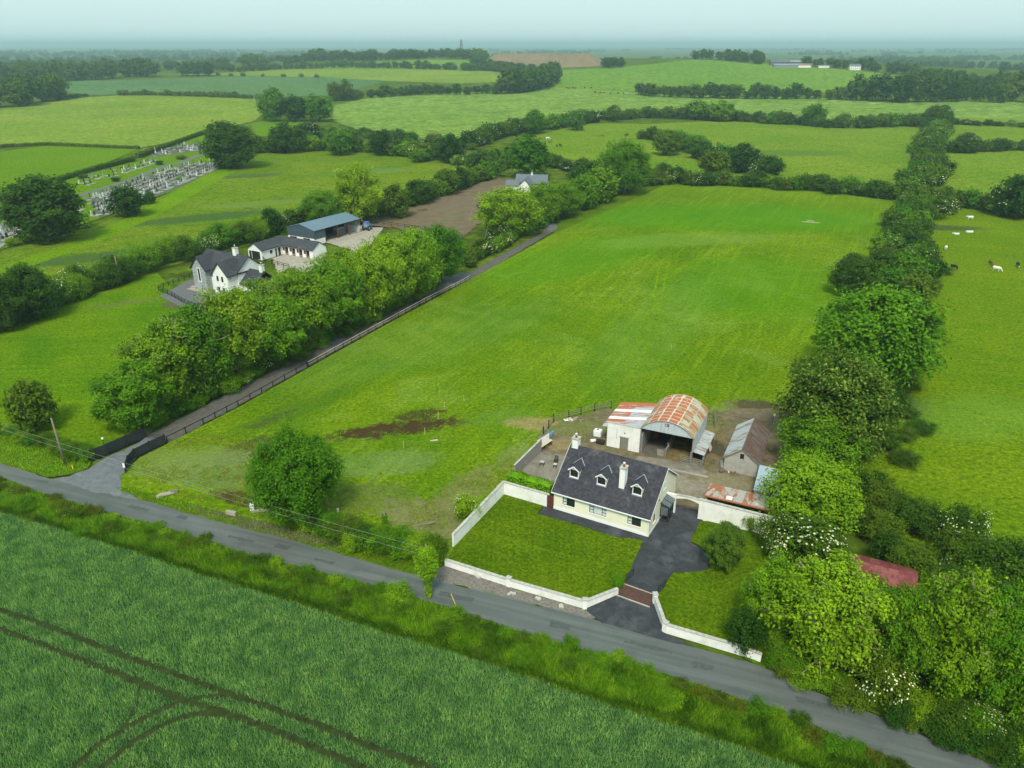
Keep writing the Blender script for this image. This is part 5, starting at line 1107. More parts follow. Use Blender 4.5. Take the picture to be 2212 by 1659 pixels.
# ------------------------------------------------------------------ the dormer bungalow
R_ = math.radians
H1 = thing('dormer_bungalow', 'cream dormer bungalow with dark slate roof and three dormers behind the front lawn', 'house', (5.39, 83.22, 0.06), R_(-29))
LW, DW, ZE, ZR, ZB = 12.84, 10.2, 2.92, 7.0, 3.55
fr_ops = [(1.25, 2.95, 1.02, 2.30), (4.95, 7.25, 1.02, 2.30), (10.05, 11.80, 1.02, 2.30)]
mb = MB(); wallx(mb, 0, LW, 0, 0.3, -0.1, ZE, fr_ops)
rf = 0.515; yr = DW * rf
side_ops = [(1.5, 2.35, 1.02, 2.20)]
wally(mb, 0.3, DW - 0.3, LW - 0.3, LW, -0.1, ZE, side_ops); wally(mb, 0.3, DW - 0.3, 0, 0.3, -0.1, ZE)
wallx(mb, 0, LW, DW - 0.3, DW, -0.1, ZB)
for x0 in (0, LW - 0.3): mb.prismx([(0.02, ZE + 0.002), (DW - 0.302, ZE + 0.002), (DW - 0.302, ZB - 0.1), (yr, ZR - 0.16), (0.02, ZE + 0.004)], x0, x0 + 0.3)
mb.build('wall', 'render_cream', H1)
mb = MB(); mb.box(-0.03, LW + 0.03, -0.03, -0.002, -0.1, 0.42); mb.box(LW + 0.002, LW + 0.03, -0.002, DW, -0.1, 0.42); mb.build('plinth', 'trim_white', H1)
win = dict(posts=(0.34,), bars=((0, 0.34, 0.38), (0, 0.34, 0.70)), fm='frame_brown', panes=('curtain', 'glass'))
window(H1, 'front', 0, *fr_ops[0], **win)
window(H1, 'front', 0, *fr_ops[1], posts=(0.25, 0.75), bars=((0, 0.25, 0.38), (0, 0.25, 0.7), (0.75, 1, 0.38), (0.75, 1, 0.7)), panes=('curtain', 'curtain', 'curtain'))
window(H1, 'front', 0, *fr_ops[2], **win)
window(H1, 'right', LW, *side_ops[0], posts=(0.5,), fm='frame_brown', panes=('curtain', 'glass'))
window(H1, 'right', LW, 4.75, 5.55, 4.0, 5.1, posts=(), fm='trim_white', gm='curtain', d=-0.04)
rf1 = roof2(H1, 'x', 0, LW, 0, DW, ZE, ZR, 0.22, 0.32, 'slate', (0.34, 0.27), 0.12, rf, 'slate', 'trim_white', ZB)
sl = (ZR - ZE) / yr
def dormer(xc):
    y0 = 1.72; z0 = ZE + sl * y0; wd = 0.62; zt_ = z0 + 1.28; za = zt_ + 0.48
    mb = MB(); dl = (zt_ - z0) / sl
    for sx in (-1, 1): mb.prismx([(y0, z0 + 0.03), (y0, zt_), (y0 + dl, zt_)], *sorted((xc + sx * wd, xc + sx * (wd - 0.09))))
    mb.box(xc - wd + 0.09, xc + wd - 0.09, y0, y0 + 0.08, z0 + 0.03, z0 + 0.16)
    mb.prism([(xc - wd, zt_ - 0.12), (xc + wd, zt_ - 0.12), (xc + wd, zt_), (xc, za - 0.04), (xc - wd, zt_)], y0, y0 + 0.08)
    d = mb.build('dormer', 'trim_white', H1)
    window(d, 'front', y0, xc - wd + 0.09, xc + wd - 0.09, z0 + 0.16, zt_ - 0.12, bars=((0, 1, 0.62),), fm='frame_brown', sill=None, panes=('glass',), d=0.05)
    mb = MB(); mb.box(xc - wd - 0.06, xc + wd + 0.06, y0 - 0.12, y0 - 0.004, z0 - 0.06, z0 + 0.03); mb.build('lead_apron', 'lead', d)
    ov = 0.16; dr = (za - z0) / sl + y0; s_ = (za - zt_) / wd
    for sx in (-1, 1):
        ye = y0 + (zt_ - ov * s_ - z0) / sl
        q = [(xc, y0 - 0.22, za), (xc + sx * (wd + ov), y0 - 0.22, zt_ - ov * s_), (xc + sx * (wd + ov), ye, zt_ - ov * s_), (xc, dr, za)]
        mb = MB(); mb.slab(q if sx < 0 else q, 0.05 if sx < 0 else -0.05); r = mb.build('dormer_roof', 'slate', d)
        mb = MB(); mb.bar((xc, dr, za + 0.05), (xc + sx * (wd + ov), ye, zt_ - ov * s_ + 0.06), 0.10, 0.04); mb.build('valley_flashing', 'galvanised', r)
        mb = MB(); mb.bar((xc, y0 - 0.235, za - 0.04), (xc + sx * (wd + ov), y0 - 0.235, zt_ - ov * s_ - 0.05), 0.03, 0.15); mb.build('barge_board', 'trim_white', r)
    return d
for xc in (1.95, 5.72, 10.45): dormer(xc)
chimney(H1, 7.95, 8.65, 1.95, 2.95, 4.3, 7.25)
chimney(H1, 0.10, 0.95, yr - 0.45, yr + 0.45, 6.3, 8.0)
mb = MB(); mb.box(7.8, 8.8, 1.74, 1.94, 4.15, 4.24); mb.build('chimney_flashing', 'lead', H1)
# glazed side porch
py0, py1, pxw = 4.1, 6.1, 1.0
mb = MB()
for x in (LW + 0.002, LW + pxw):
    for y in (py0, (py0 + py1) / 2, py1): mb.box(x, x + 0.09, y, y + 0.09, 0, 2.15 if x > LW + 0.5 else 2.55)
for z in (0.0, 0.75, 2.08):
    mb.box(LW + pxw + 0.01, LW + pxw + 0.08, py0 + 0.09, py1, z, z + 0.08); mb.box(LW + 0.09, LW + pxw, py0 + 0.01, py0 + 0.08, z, z + 0.08)
po = mb.build('side_porch', 'frame_black', H1)
for k in range(2):
    a = py0 + 0.1 + k * (py1 - py0) / 2; mb = MB(); mb.box(LW + pxw + 0.03, LW + pxw + 0.045, a, a + (py1 - py0) / 2 - 0.12, 0.85, 2.06); mb.build('pane', 'glass', po)
mb = MB(); mb.box(LW + 0.10, LW + pxw - 0.01, py0 + 0.03, py0 + 0.045, 0.85, 2.06); mb.build('pane', 'glass_clear', po)
mb = MB(); mb.slab([(LW + 0.004, py0 - 0.1, 2.62), (LW + pxw + 0.2, py0 - 0.1, 2.18), (LW + pxw + 0.2, py1 + 0.2, 2.18), (LW + 0.004, py1 + 0.2, 2.62)], 0.03); mb.build('porch_roof', 'glass_clear', po)
for y in (py0 - 0.1, (py0 + py1) / 2, py1 + 0.15):
    mb = MB(); mb.bar((LW + 0.02, y, 2.67), (LW + pxw + 0.2, y, 2.23), 0.05, 0.06); mb.build('glazing_bar', 'frame_black', po)
mb = MB(); mb.tube([(LW - 0.08, -0.2, 2.35), (LW - 0.08, -0.08, 2.1), (LW - 0.08, -0.08, 0.05)], 0.04, 6); mb.build('downpipe', 'trim_white', H1)
mb = MB(); mb.lathe([(0.16, 0), (0.16, 0.03)], 12); pl_ = mb.build('alarm_box', 'steel_red', H1); pl_.location = (LW + 0.004, 3.3, 3.4); pl_.rotation_euler = (0, R_(90), 0)
mb = MB(); mb.tube([(0.25, yr - 0.55, 6.9), (0.25, yr - 0.55, 8.3)], 0.015, 5); mb.tube([(-0.25, yr - 0.55, 8.15), (0.6, yr - 0.55, 8.15)], 0.012, 4); mb.build('aerial', 'galvanised', H1)

# ------------------------------------------------------------------ the round-roofed hay barn and its lean-tos
BN = thing('hay_barn', 'round roofed hay barn with rusty red corrugated roof and open front', 'barn', (18.73, 97.95, 0.03), R_(-25.3))
BW, BD, BE, BA = 7.66, 9.4, 4.2, 6.05
rise = BA - BE; rad = (BW * BW / 4 + rise * rise) / (2 * rise); ha = math.asin(BW / 2 / rad); zc_ = BA - rad
def arc(t, r=rad): a = -ha + 2 * ha * t; return (BW / 2 + r * math.sin(a), zc_ + r * math.cos(a))
na, nl = 6, 9
for i in range(na):
    for j in range(nl):
        y0, y1 = -0.25 + j * (BD + 0.5) / nl, -0.25 + (j + 1) * (BD + 0.5) / nl
        key = 'sheet%d' % i
        if j == 0:
            mb = MB(); lift = 0.012 * (i % 2)
            for s_ in range(5):
                t0, t1 = (i - 0.02 + 1.04 * s_ / 5) / na, (i - 0.02 + 1.04 * (s_ + 1) / 5) / na
                a_, b_, c_, d_ = arc(t0, rad + 0.02 + lift), arc(t1, rad + 0.02 + lift), arc(t1, rad + 0.035 + lift), arc(t0, rad + 0.035 + lift)
                mb.prism([a_, b_, c_, d_], 0, (y1 - y0) * 1.03)
            me = mb.mesh('roof_sheet', 'tin_barn_rust' if i < 4 else 'tin_barn_lichen', False)
        o = part('roof_sheet', me, BN, (0, y0, 0.006 * (j % 2)))
        if i in (0, 3) and RND.random() < 0.35: setmat(o, 'tin_barn_lichen')
def gable_panel(name, y0, y1, zlow, mat, x0=0.0):
    mb = MB(); pts = [arc(k / 16.0, rad - 0.01) for k in range(17)]
    mb.prism([(0.02, zlow)] + pts + [(BW - 0.02, zlow)], y0, y1); return mb.build(name, mat, BN)
gable_panel('front_panel', 0.0, 0.06, BE - 0.12, 'cladding_pale')
gable_panel('back_wall', BD - 0.08, BD - 0.02, 0.0, 'cladding_pale')
mb = MB(); mb.box(BW - 0.04, BW + 0.02, 0.2, BD - 0.1, 1.7, BE + 0.05); mb.build('side_cladding', 'cladding_pale', BN)
for x in (0.0, BW - 0.12):
    for k in range(4):
        mb = MB(); y = k * (BD - 0.2) / 3; mb.box(x, x + 0.12, y + 0.07, y + 0.19, -0.05, BE); mb.build('post', 'galvanised', BN)
mb = MB(); mb.box(0.02, BW - 0.02, 0.08, 0.16, BE - 0.2, BE - 0.02); mb.build('lintel_beam', 'galvanised', BN)
mb = MB(); mb.box(0.125, 0.3, 0.25, BD - 0.1, 0, 3.1); mb.build('inner_wall', 'block_wall', BN)
mb = MB(); mb.box(BW - 0.3, BW - 0.125, 0.25, BD - 0.1, 0, 1.7); mb.build('inner_wall', 'block_wall', BN)
mb = MB(); mb.box(0.31, 3.9, 0.15, BD - 0.1, 0.004, 0.03); mb.build('concrete_floor', 'interior_floor', BN)
mb = MB(); mb.box(3.91, BW - 0.31, 0.15, BD - 0.1, 0.004, 0.05); mb.build('straw_bedding', 'straw_floor', BN)
sg = thing('barn_sign', 'small dark blue maker plate on the round barn front', 'sign', BN.matrix_basis @ Vector((0, 0, 0)), 0)
sg.location = Matrix.Translation(BN.location) @ Matrix.Rotation(R_(-25.3), 4, 'Z') @ Vector((3.72, -0.03, 5.16)); sg.rotation_euler = (0, 0, R_(-25.3))
plain('sign_blue', (0.02, 0.03, 0.09), 0.5, 0.4, 0.1, 3.0); plain('sign_white', (0.75, 0.74, 0.72), 0.5, 0.3, 0.05, 3.0); plain('sign_red', (0.45, 0.12, 0.12), 0.5, 0.3, 0.1, 3.0)
mb = MB(); mb.box(-0.30, 0.30, 0, 0.025, 0.0, 0.40); mb.build('plate', 'sign_blue', sg)
# tie beams and a partition inside
for y in (3.0, 6.0):
    mb = MB(); mb.box(0.13, BW - 0.13, y, y + 0.08, BE - 0.14, BE - 0.04); mb.build('tie_beam', 'galvanised', BN)
pf = thing('barn_partition', 'weathered timber and block partition dividing the round barn floor', 'partition', BN.location, R_(-25.3))
mb = MB(); mb.box(3.72, 3.88, 0.35, 6.0, 0.03, 1.25); mb.build('block_wall', 'block_wall', pf)
mb = MB(); mb.box(2.55, 3.70, 0.35, 0.5, 0.03, 1.0); mb.build('block_wall', 'block_wall', pf)
for k, y in enumerate((0.25, 2.2, 4.1, 6.0)):
    mb = MB(); mb.box(3.66, 3.80, y - 0.25, y - 0.12, 0.03, 1.55); mb.build('post', 'timber_grey', pf)
mb = MB(); mb.box(3.55, 3.66, 2.0, 7.5, 1.27, 1.5); mb.build('top_board', 'timber_grey', pf)
mb = MB(); mb.box(2.6, 3.6, 0.36, 0.49, 1.01, 1.10); mb.build('top_board', 'timber_grey', pf)
# white lean-to store on the left of the barn
WS = thing('white_store', 'white painted block store with rusty mono pitch roof left of the round barn', 'shed', BN.location, R_(-25.3))
mb = MB(); wallx(mb, -5.05, -0.06, 0.0, 0.22, -0.1, 3.95, [(-3.05, -1.75, -0.1, 1.95), (-2.5, -2.28, 2.55, 2.80)]); mb.build('front_wall', 'wall_aged_white', WS)
mb = MB(); mb.box(-5.05, -4.83, 0.222, BD - 0.2, -0.1, 2.85); mb.build('side_wall', 'wall_aged_white', WS)
mb = MB(); mb.box(-5.05, -0.06, BD - 0.198, BD, -0.1, 2.85); mb.build('back_wall', 'render_grey', WS)
mb = MB(); mb.box(-5.09, -0.06, -0.05, 0.27, 3.952, 4.03); mb.build('coping', 'coping', WS)
mb = MB()
for k in range(4): mb.box(-3.04 + k * 0.323, -3.04 + (k + 1) * 0.323 - 0.012, 0.07, 0.12, -0.05, 1.94)
dr_ = mb.build('door', 'door_grey', WS); mb = MB(); mb.box(-2.98, -2.94, 0.04, 0.068, 0.9, 1.05); mb.build('latch', 'frame_black', dr_)
mb = MB(); mb.box(-3.2, -1.6, -0.03, -0.002, 1.98, 2.10); mb.build('lintel', 'coping', WS)
mb = MB(); mb.box(-2.5, -2.28, 0.06, 0.09, 2.55, 2.80); mb.build('vent', 'door_brown', WS)
mb = MB(); mb.tube([(-3.55, -0.04, 3.2), (-3.55, -0.04, 1.6), (-3.55, -0.10, 1.55)], 0.025, 5); mb.build('pipe', 'galvanised', WS)
zl, zh = 3.0, 3.92
for j in range(10):
    y0 = 0.24 + j * (BD - 0.2) / 10; y1 = y0 + (BD - 0.2) / 10
    for h in range(2):
        xa, xb = (-5.95, -3.0) if h == 0 else (-3.06, -0.05)
        f_ = lambda x: zl + (zh - zl) * (x + 5.95) / 5.9 + 0.02 * h
        mb = MB(); mb.slab([(xa, y0 + 0.006, f_(xa)), (xb, y0 + 0.006, f_(xb)), (xb, y1 - 0.006, f_(xb)), (xa, y1 - 0.006, f_(xa))], 0.02)
        clear = j in (3, 6)
        mb.build('roof_sheet', 'plastic_white' if clear else ('tin_shed_rust' if (h == 0 and j in (1, 2, 4, 5, 7, 9)) or j in (8, 9) else 'tin_shed'), WS)
# low pens on the right of the barn
PN = thing('lean_to_pen', 'low tin roofed lean-to pen along the right side of the round barn', 'shed', BN.location, R_(-25.3))
for j in range(7):
    y0 = 0.6 + j * 1.1; mb = MB(); mb.slab([(BW + 0.04, y0, 1.66), (BW + 1.62, y0, 1.40), (BW + 1.62, y0 + 1.09, 1.40), (BW + 0.04, y0 + 1.09, 1.66)], 0.025); mb.build('roof_sheet', 'tin_grey', PN)
mb = MB(); wally(mb, 0.7, 8.1, BW + 1.40, BW + 1.52, -0.05, 1.36, [(4.2, 5.4, 0.5, 1.36)]); mb.build('side_wall', 'timber_grey', PN)
mb = MB(); mb.slab([(BW + 1.58, 3.6, 1.30), (BW + 1.9, 3.6, 0.55), (BW + 1.9, 5.0, 0.60), (BW + 1.58, 5.0, 1.32)], 0.03); mb.build('loose_board', 'timber_pale', PN)
# small field gates
def field_gate(label, a, bpt, h=1.1, mat='galvanised', bars=5, name='field_gate'):
    a, bpt = Vector((a[0], a[1], 0.03)), Vector((bpt[0], bpt[1], 0.03)); L = (bpt - a).length
    t = thing(name, label, 'gate', a, math.atan2(bpt.y - a.y, bpt.x - a.x))
    for x in (0, L): mb = MB(); mb.tube([(x, 0, 0.04), (x, 0, h + 0.05)], 0.028, 6); mb.build('upright', mat, t)
    for k in range(bars):
        z = 0.16 + (h - 0.16) * k / (bars - 1); mb = MB(); mb.tube([(0.02, 0, z), (L - 0.02, 0, z)], 0.02, 6); mb.build('bar', mat, t)
    mb = MB(); mb.bar((0.05, 0.03, 0.2), (L - 0.05, 0.03, h - 0.05), 0.02, 0.035); mb.build('brace', mat, t)
    return t
bmx = lambda x, y: Matrix.Translation(BN.location) @ Matrix.Rotation(R_(-25.3), 4, 'Z') @ Vector((x, y, 0))
field_gate('tubular gate across the right bay of the round barn', bmx(6.1, -0.25), bmx(7.55, -0.35), 1.25)
field_gate('tubular gate closing the pen beside the round barn', bmx(7.7, -0.6), bmx(9.15, -0.8), 1.35)
field_gate('tubular gate at the side of the pen', bmx(9.2, -0.75), bmx(9.3, 0.6), 1.3)

# ------------------------------------------------------------------ grey gabled shed
GS = thing('gabled_shed', 'grey rendered shed with pitched tin roof right of the round barn', 'shed', (29.85, 92.95, 0.03), R_(-25.3))
GW, GD, GE, GR = 4.5, 10.4, 2.35, 4.0
mb = MB(); wallx(mb, 0, GW, 0, 0.25, -0.1, GE, ()); wally(mb, 0.25, GD, 0, 0.25, -0.1, GE); wally(mb, 0.25, GD, GW - 0.25, GW, -0.1, GE); wallx(mb, 0.25, GW - 0.25, GD - 0.25, GD, -0.1, GE)
for y in (0, GD - 0.25):
    if y == 0:      # front gable with a small window opening
        xs_ = (0.02, 2.0, 2.55, GW - 0.02); zt2 = lambda x: GE + (GR - 0.12 - GE) * (1 - abs(x - GW / 2) / (GW / 2))
        mb.prism([(0.02, GE + 0.002), (2.0, GE + 0.002), (2.0, zt2(2.0))], 0, 0.25); mb.prism([(2.55, GE + 0.002), (GW - 0.02, GE + 0.002), (2.55, zt2(2.55))], 0, 0.25)
        mb.prism([(2.0, 3.15), (2.55, 3.15), (2.55, zt2(2.55)), (GW / 2, zt2(GW / 2)), (2.0, zt2(2.0))], 0, 0.25)
    else: mb.prism([(0.02, GE + 0.002), (GW - 0.02, GE + 0.002), (GW / 2, GR - 0.12)], y, y + 0.25)
mb.build('wall', 'render_grey', GS)
window(GS, 'front', 0, 2.0, 2.55, 2.354, 3.15, fm='timber_dark', gm='interior_dark', sill='coping')
for s_ in (0, 1):
    for j in range(9):
        y0 = -0.15 + j * (GD + 0.3) / 9; y1 = y0 + (GD + 0.3) / 9 - 0.01
        f = (GR - GE) / (GW / 2); xo = -0.22 if s_ == 0 else GW + 0.22; zo = GE - 0.22 * f
        q = [(xo, y0, zo), (GW / 2, y0, GR), (GW / 2, y1, GR), (xo, y1, zo)]
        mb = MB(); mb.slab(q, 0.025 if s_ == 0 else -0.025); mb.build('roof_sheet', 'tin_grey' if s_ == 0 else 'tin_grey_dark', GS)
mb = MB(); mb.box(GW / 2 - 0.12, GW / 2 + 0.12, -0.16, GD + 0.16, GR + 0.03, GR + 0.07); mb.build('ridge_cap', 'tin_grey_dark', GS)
for s_ in (0, 1):
    xo = -0.24 if s_ == 0 else GW + 0.24; mb = MB(); mb.bar((xo, -0.17, GE - 0.30), (GW / 2, -0.17, GR - 0.10), 0.04, 0.16); mb.build('barge_board', 'timber_grey', GS)

# rusty lean-to behind the tall white wall, blue tin lean-to, red tin shed
RL = thing('rusty_lean_to', 'long low lean-to with rusty corrugated roof behind the tall white wall', 'shed', (24.55, 82.5, 0.03), R_(-25.3))
for j in range(10):
    x0 = j * 0.93; mb = MB(); mb.slab([(x0, 0.0, 2.52), (x0 + 0.925, 0.0, 2.52), (x0 + 0.925, 3.75, 2.15), (x0, 3.75, 2.15)], 0.025); mb.build('roof_sheet', 'tin_leanto', RL)
mb = MB(); mb.box(0.1, 9.2, 3.4, 3.6, -0.05, 2.16); mb.box(0.1, 0.3, 0.1, 3.4, -0.05, 2.2); mb.build('wall', 'render_grey', RL)
for x in (2.6, 6.0): mb = MB(); mb.slab([(x, 0.15, 2.56), (x + 0.75, 0.15, 2.56), (x + 0.75, 1.15, 2.46), (x, 1.15, 2.46)], 0.03); mb.build('roof_light', 'plastic_white' if x < 3 else 'coping', RL)
mb = MB(); mb.box(0.0, 9.3, -0.16, -0.01, 2.42, 2.60); mb.build('flashing', 'clay_pot', RL)
BL = thing('blue_tin_lean_to', 'narrow lean-to with pale blue tin roof beside the grey gabled shed', 'shed', (31.25, 84.1, 0.03), R_(67))
for j in range(8):
    x0 = j * 0.88; mb = MB(); mb.slab([(x0, -3.2, 2.05), (x0 + 0.875, -3.2, 2.05), (x0 + 0.875, 0.0, 2.25), (x0, 0.0, 2.25)], 0.025); mb.build('roof_sheet', 'tin_blue', BL)
mb = MB(); mb.box(0.1, 6.9, -0.3, -0.12, -0.05, 2.2); mb.box(0.1, 0.25, -3.1, -0.3, -0.05, 2.02); mb.build('wall', 'render_grey', BL)
rp = P(1840, 1208, 2.6)
RS = thing('red_tin_shed', 'old shed with dark red corrugated roof half hidden behind the roadside ash', 'shed', (rp.x, rp.y, 0), R_(-25))
for j in range(7):
    x0 = j * 0.95
    mb = MB(); mb.slab([(x0, -2.2, 1.9), (x0 + 0.945, -2.2, 1.9), (x0 + 0.945, 0, 2.62), (x0, 0, 2.62)], 0.03); mb.build('roof_sheet', 'tin_red', RS)
    mb = MB(); mb.slab([(x0, 0.005, 2.62), (x0 + 0.945, 0.005, 2.62), (x0 + 0.945, 2.2, 1.9), (x0, 2.2, 1.9)], 0.03); mb.build('roof_sheet', 'tin_red', RS)
mb = MB(); mb.prismx([(-2.0, -0.1), (2.0, -0.1), (2.0, 1.85), (0, 2.5), (-2.0, 1.85)], 0.1, 6.5); mb.build('wall', 'render_grey', RS)
mb = MB(); mb.prismx([(-2.25, 1.85), (0, 2.72), (2.25, 1.85), (2.25, 1.72), (0, 2.58), (-2.25, 1.72)], -0.18, -0.005); mb.build('barge_board', 'timber_grey', RS)

# ------------------------------------------------------------------ garden and yard walls
def wall_run(name, label, pts, h, t, mat, cat='wall', cope='coping', piers=(), cw=0.06, ph=0.25):
    """wall of straight runs through ground points; each run and each pier a part"""
    pts = [Vector((p[0], p[1], 0)) for p in pts]; o0 = pts[0]
    th = thing(name, label, cat, (o0.x, o0.y, 0.0))
    for i, (a, b_) in enumerate(zip(pts[:-1], pts[1:])):
        d = (b_ - a); L = d.length; rz = math.atan2(d.y, d.x); h0, h1 = (h[i], h[i + 1]) if hasattr(h, '__len__') else (h, h)
        mb = MB(); x0, x1 = (-t / 2 if i == 0 else t / 2 + 0.002), L + t / 2
        mb.prism([(x0, -0.1), (x1, -0.1), (x1, h1), (x0, h0)], -t / 2, t / 2); w_ = mb.build('wall_run', mat, th, bevel=0.01); w_.location = a - o0; w_.rotation_euler = (0, 0, rz)
        if cope:
            mb = MB(); n_ = max(1, round(L / 0.6))
            for k in range(n_):
                xa, xb = x0 + (x1 - x0) * k / n_, x0 + (x1 - x0) * (k + 1) / n_ - 0.012; za, zb = h0 + (h1 - h0) * k / n_, h0 + (h1 - h0) * (k + 1) / n_
                j = RND.uniform(0, 0.012); mb.prism([(xa, za + 0.002), (xb, zb + 0.002), (xb, zb + 0.075 + j), (xa, za + 0.075 + j)], -t / 2 - cw, t / 2 + cw)
            c_ = mb.build('coping_stones', cope, w_)
    for k in piers:
        p = pts[k] - o0; hk = h[k] if hasattr(h, '__len__') else h; mb = MB(); q = t / 2 + 0.10
        mb.box(-q, q, -q, q, -0.1, hk + ph); pr_ = mb.build('pier', mat, th); pr_.location = p; pr_.rotation_euler = (0, 0, math.atan2((pts[min(k + 1, len(pts) - 1)] - pts[max(k - 1, 0)]).y, (pts[min(k + 1, len(pts) - 1)] - pts[max(k - 1, 0)]).x))
        mb = MB(); mb.box(-q - 0.06, q + 0.06, -q - 0.06, q + 0.06, hk + ph + 0.002, hk + ph + 0.09); mb.build('pier_cap', 'coping', pr_)
    return th
wall_run('garden_wall', 'low white front garden wall left of the cattle grid', [P(964, 1222), P(1099, 1266), P(1263, 1314), P(1332, 1284)], [0.85, 0.9, 0.95, 0.75], 0.26, 'wall_aged_white', piers=(1, 2))
wall_run('garden_wall', 'low white front wall right of the cattle grid', [P(1414, 1302), P(1436, 1364), P(1604, 1414), P(1640, 1428)], [0.95, 0.95, 0.95, 0.9], 0.26, 'wall_aged_white', piers=(0, 1))
wall_run('boundary_wall', 'tall white wall round the left side of the front lawn', [P(980, 1180), P(1088, 1067), P(1184, 1095)], [1.75, 1.9, 1.9], 0.24, 'wall_aged_white')
wall_run('boundary_wall', 'short white wall glimpsed beside the cypress lawn', [P(1672, 1215), P(1684, 1180)], 0.9, 0.24, 'wall_aged_white')
wall_run('block_wall', 'grey concrete block wall along the left of the back yard', [P(1112, 1030), P(1168, 976)], [1.9, 2.1], 0.2, 'block_wall', cope='coping', cw=0.03)
YW = wall_run('yard_wall', 'tall white yard wall with arched gateway right of the bungalow', [(23.72, 81.0), (31.6, 77.3)], [2.85, 2.65], 0.3, 'wall_aged_white')
ag = thing('yard_arch', 'white arched gateway between bungalow gable and tall yard wall', 'gateway', (20.55, 82.49, 0.0), math.atan2(81.0 - 82.49, 23.72 - 20.55))
aw = math.hypot(23.72 - 20.55, 82.49 - 81.0)
mb = MB(); mb.box(-1.6, 0.42, -0.15, 0.15, -0.1, 2.75); mb.build('pillar', 'wall_aged_white', ag)
top = [(0.42 + (aw - 0.58) * k / 12, 2.72 + 0.10 * math.sin(math.pi * k / 12)) for k in range(13)]; bot = [(0.42 + (aw - 0.58) * k / 12, 2.22 + 0.32 * math.sin(math.pi * k / 12)) for k in range(13)]
mb = MB()
for k in range(12): mb.prism([bot[k], bot[k + 1], top[k + 1], top[k]], -0.15, 0.15)
mb.build('arch', 'wall_aged_white', ag)
mb = MB()
for k in range(12): mb.prism([(top[k][0] + .005, top[k][1] + 0.003), (top[k + 1][0] - .005, top[k + 1][1] + 0.003), (top[k + 1][0] - .005, top[k + 1][1] + 0.07), (top[k][0] + .005, top[k][1] + 0.07)], -0.2, 0.2)
mb.build('coping_stones', 'coping', ag)
# clipped hedge behind the tall white wall
def clipped(name, label, pts, wd, h, leaf, n, mat):
    pts = [Vector((p[0], p[1])) for p in pts]; out = []
    for a, b_ in zip(pts[:-1], pts[1:]):
        d = b_ - a; L = d.length; d /= L; nv = Vector((-d.y, d.x)); k = int(n * L)
        u = NPR.uniform(0, L, k); f = NPR.uniform(0, 1, k); s_ = np.where(f < 0.4, NPR.uniform(-.5, .5, k), np.where(f < 0.7, -0.5, 0.5)); z = np.where(f < 0.4, 1.0, NPR.uniform(0.02, 1, k))
        bulge = 1 + 0.12 * np.sin(u * 1.3) + NPR.normal(0, 0.06, k)
        Pt = np.stack([a.x + d.x * u + nv.x * s_ * wd * bulge, a.y + d.y * u + nv.y * s_ * wd * bulge, z * h * (0.95 + 0.07 * np.sin(u * 0.9)) + NPR.normal(0, 0.05, k)], 1)
        Nr = np.stack([nv.x * s_ * 2, nv.y * s_ * 2, (z > 0.98) * 1.0 + 0.2], 1) + 0.8 * unit(k); Nr /= np.linalg.norm(Nr, axis=1, keepdims=True)
        out.append(leaf_quads(Pt, Nr, leaf * NPR.uniform(0.6, 1.4, k)))
    o0 = pts[0]; t = thing(name, label, 'hedge', (o0.x, o0.y, hh(o0.x, o0.y)))
    V = np.concatenate(out); V[..., 0] -= o0.x; V[..., 1] -= o0.y; V[..., 2] = np.maximum(V[..., 2], 0.01)
    obj('foliage', quadmesh('foliage', V, mat), t)
    mb = MB()
    for a, b_ in zip(pts[:-1], pts[1:]): mb.bar((a.x - o0.x, a.y - o0.y, h * 0.45), (b_.x - o0.x, b_.y - o0.y, h * 0.45), wd * 0.7, h * 0.8)
    mb.build('inner_branches', 'leaf_dark', t)
    return t
clipped('clipped_hedge', 'bright green clipped hedge rising above the tall white wall', [P(1098, 1052), P(1140, 1062), P(1192, 1078)], 1.5, 2.3, 0.17, 900, 'leaf_hedge')
# cattle grid
ga, gb = P(1342, 1272), P(1412, 1297)
CG = thing('cattle_grid', 'steel cattle grid set in the drive between the garden walls', 'cattle grid', (ga.x, ga.y, 0.066), math.atan2((gb - ga).y, (gb - ga).x))
gl = (gb - ga).length; plain('grid_steel', (0.11, 0.055, 0.04), 0.7, 0.4, 0.3, 2.0)
mb = MB(); mb.box(0, gl, -1.2, 0.7, 0.0, 0.012); mb.build('pit', 'interior_dark', CG)
for k in range(12): mb = MB(); mb.box(0.02, gl - 0.02, -1.12 + k * 0.16, -1.12 + k * 0.16 + 0.075, 0.014, 0.075); mb.build('bar', 'grid_steel', CG)
for y in (-1.42, 0.72): mb = MB(); mb.box(-0.05, gl + 0.05, y, y + 0.2, -0.05, 0.05); mb.build('kerb', 'mat_concrete', CG)
for xx, lb in ((0.0, 'dark post of the open gate left of the cattle grid'), (gl, 'dark post of the open gate right of the cattle grid')):
    q = Matrix.Translation(CG.location) @ Matrix.Rotation(CG.rotation_euler.z, 4, 'Z') @ Vector((xx, 1.2, 0))
    t = thing('entrance_gate', lb.replace('post of the open gate', 'iron gate swung open'), 'gate', (q.x, q.y, 0.07), CG.rotation_euler.z + R_(78))
    for x in (0, 1.5): mb = MB(); mb.box(x, x + 0.05, -0.02, 0.02, 0.03, 1.15); mb.build('upright', 'frame_black', t)
    for z in (0.1, 1.05): mb = MB(); mb.box(0.05, 1.5, -0.015, 0.015, z, z + 0.04); mb.build('rail', 'frame_black', t)
    for k in range(9): mb = MB(); mb.box(0.17 + k * 0.145, 0.185 + k * 0.145, -0.008, 0.008, 0.14, 1.05); mb.build('bar', 'frame_black', t)
gw = P(1188, 1098)
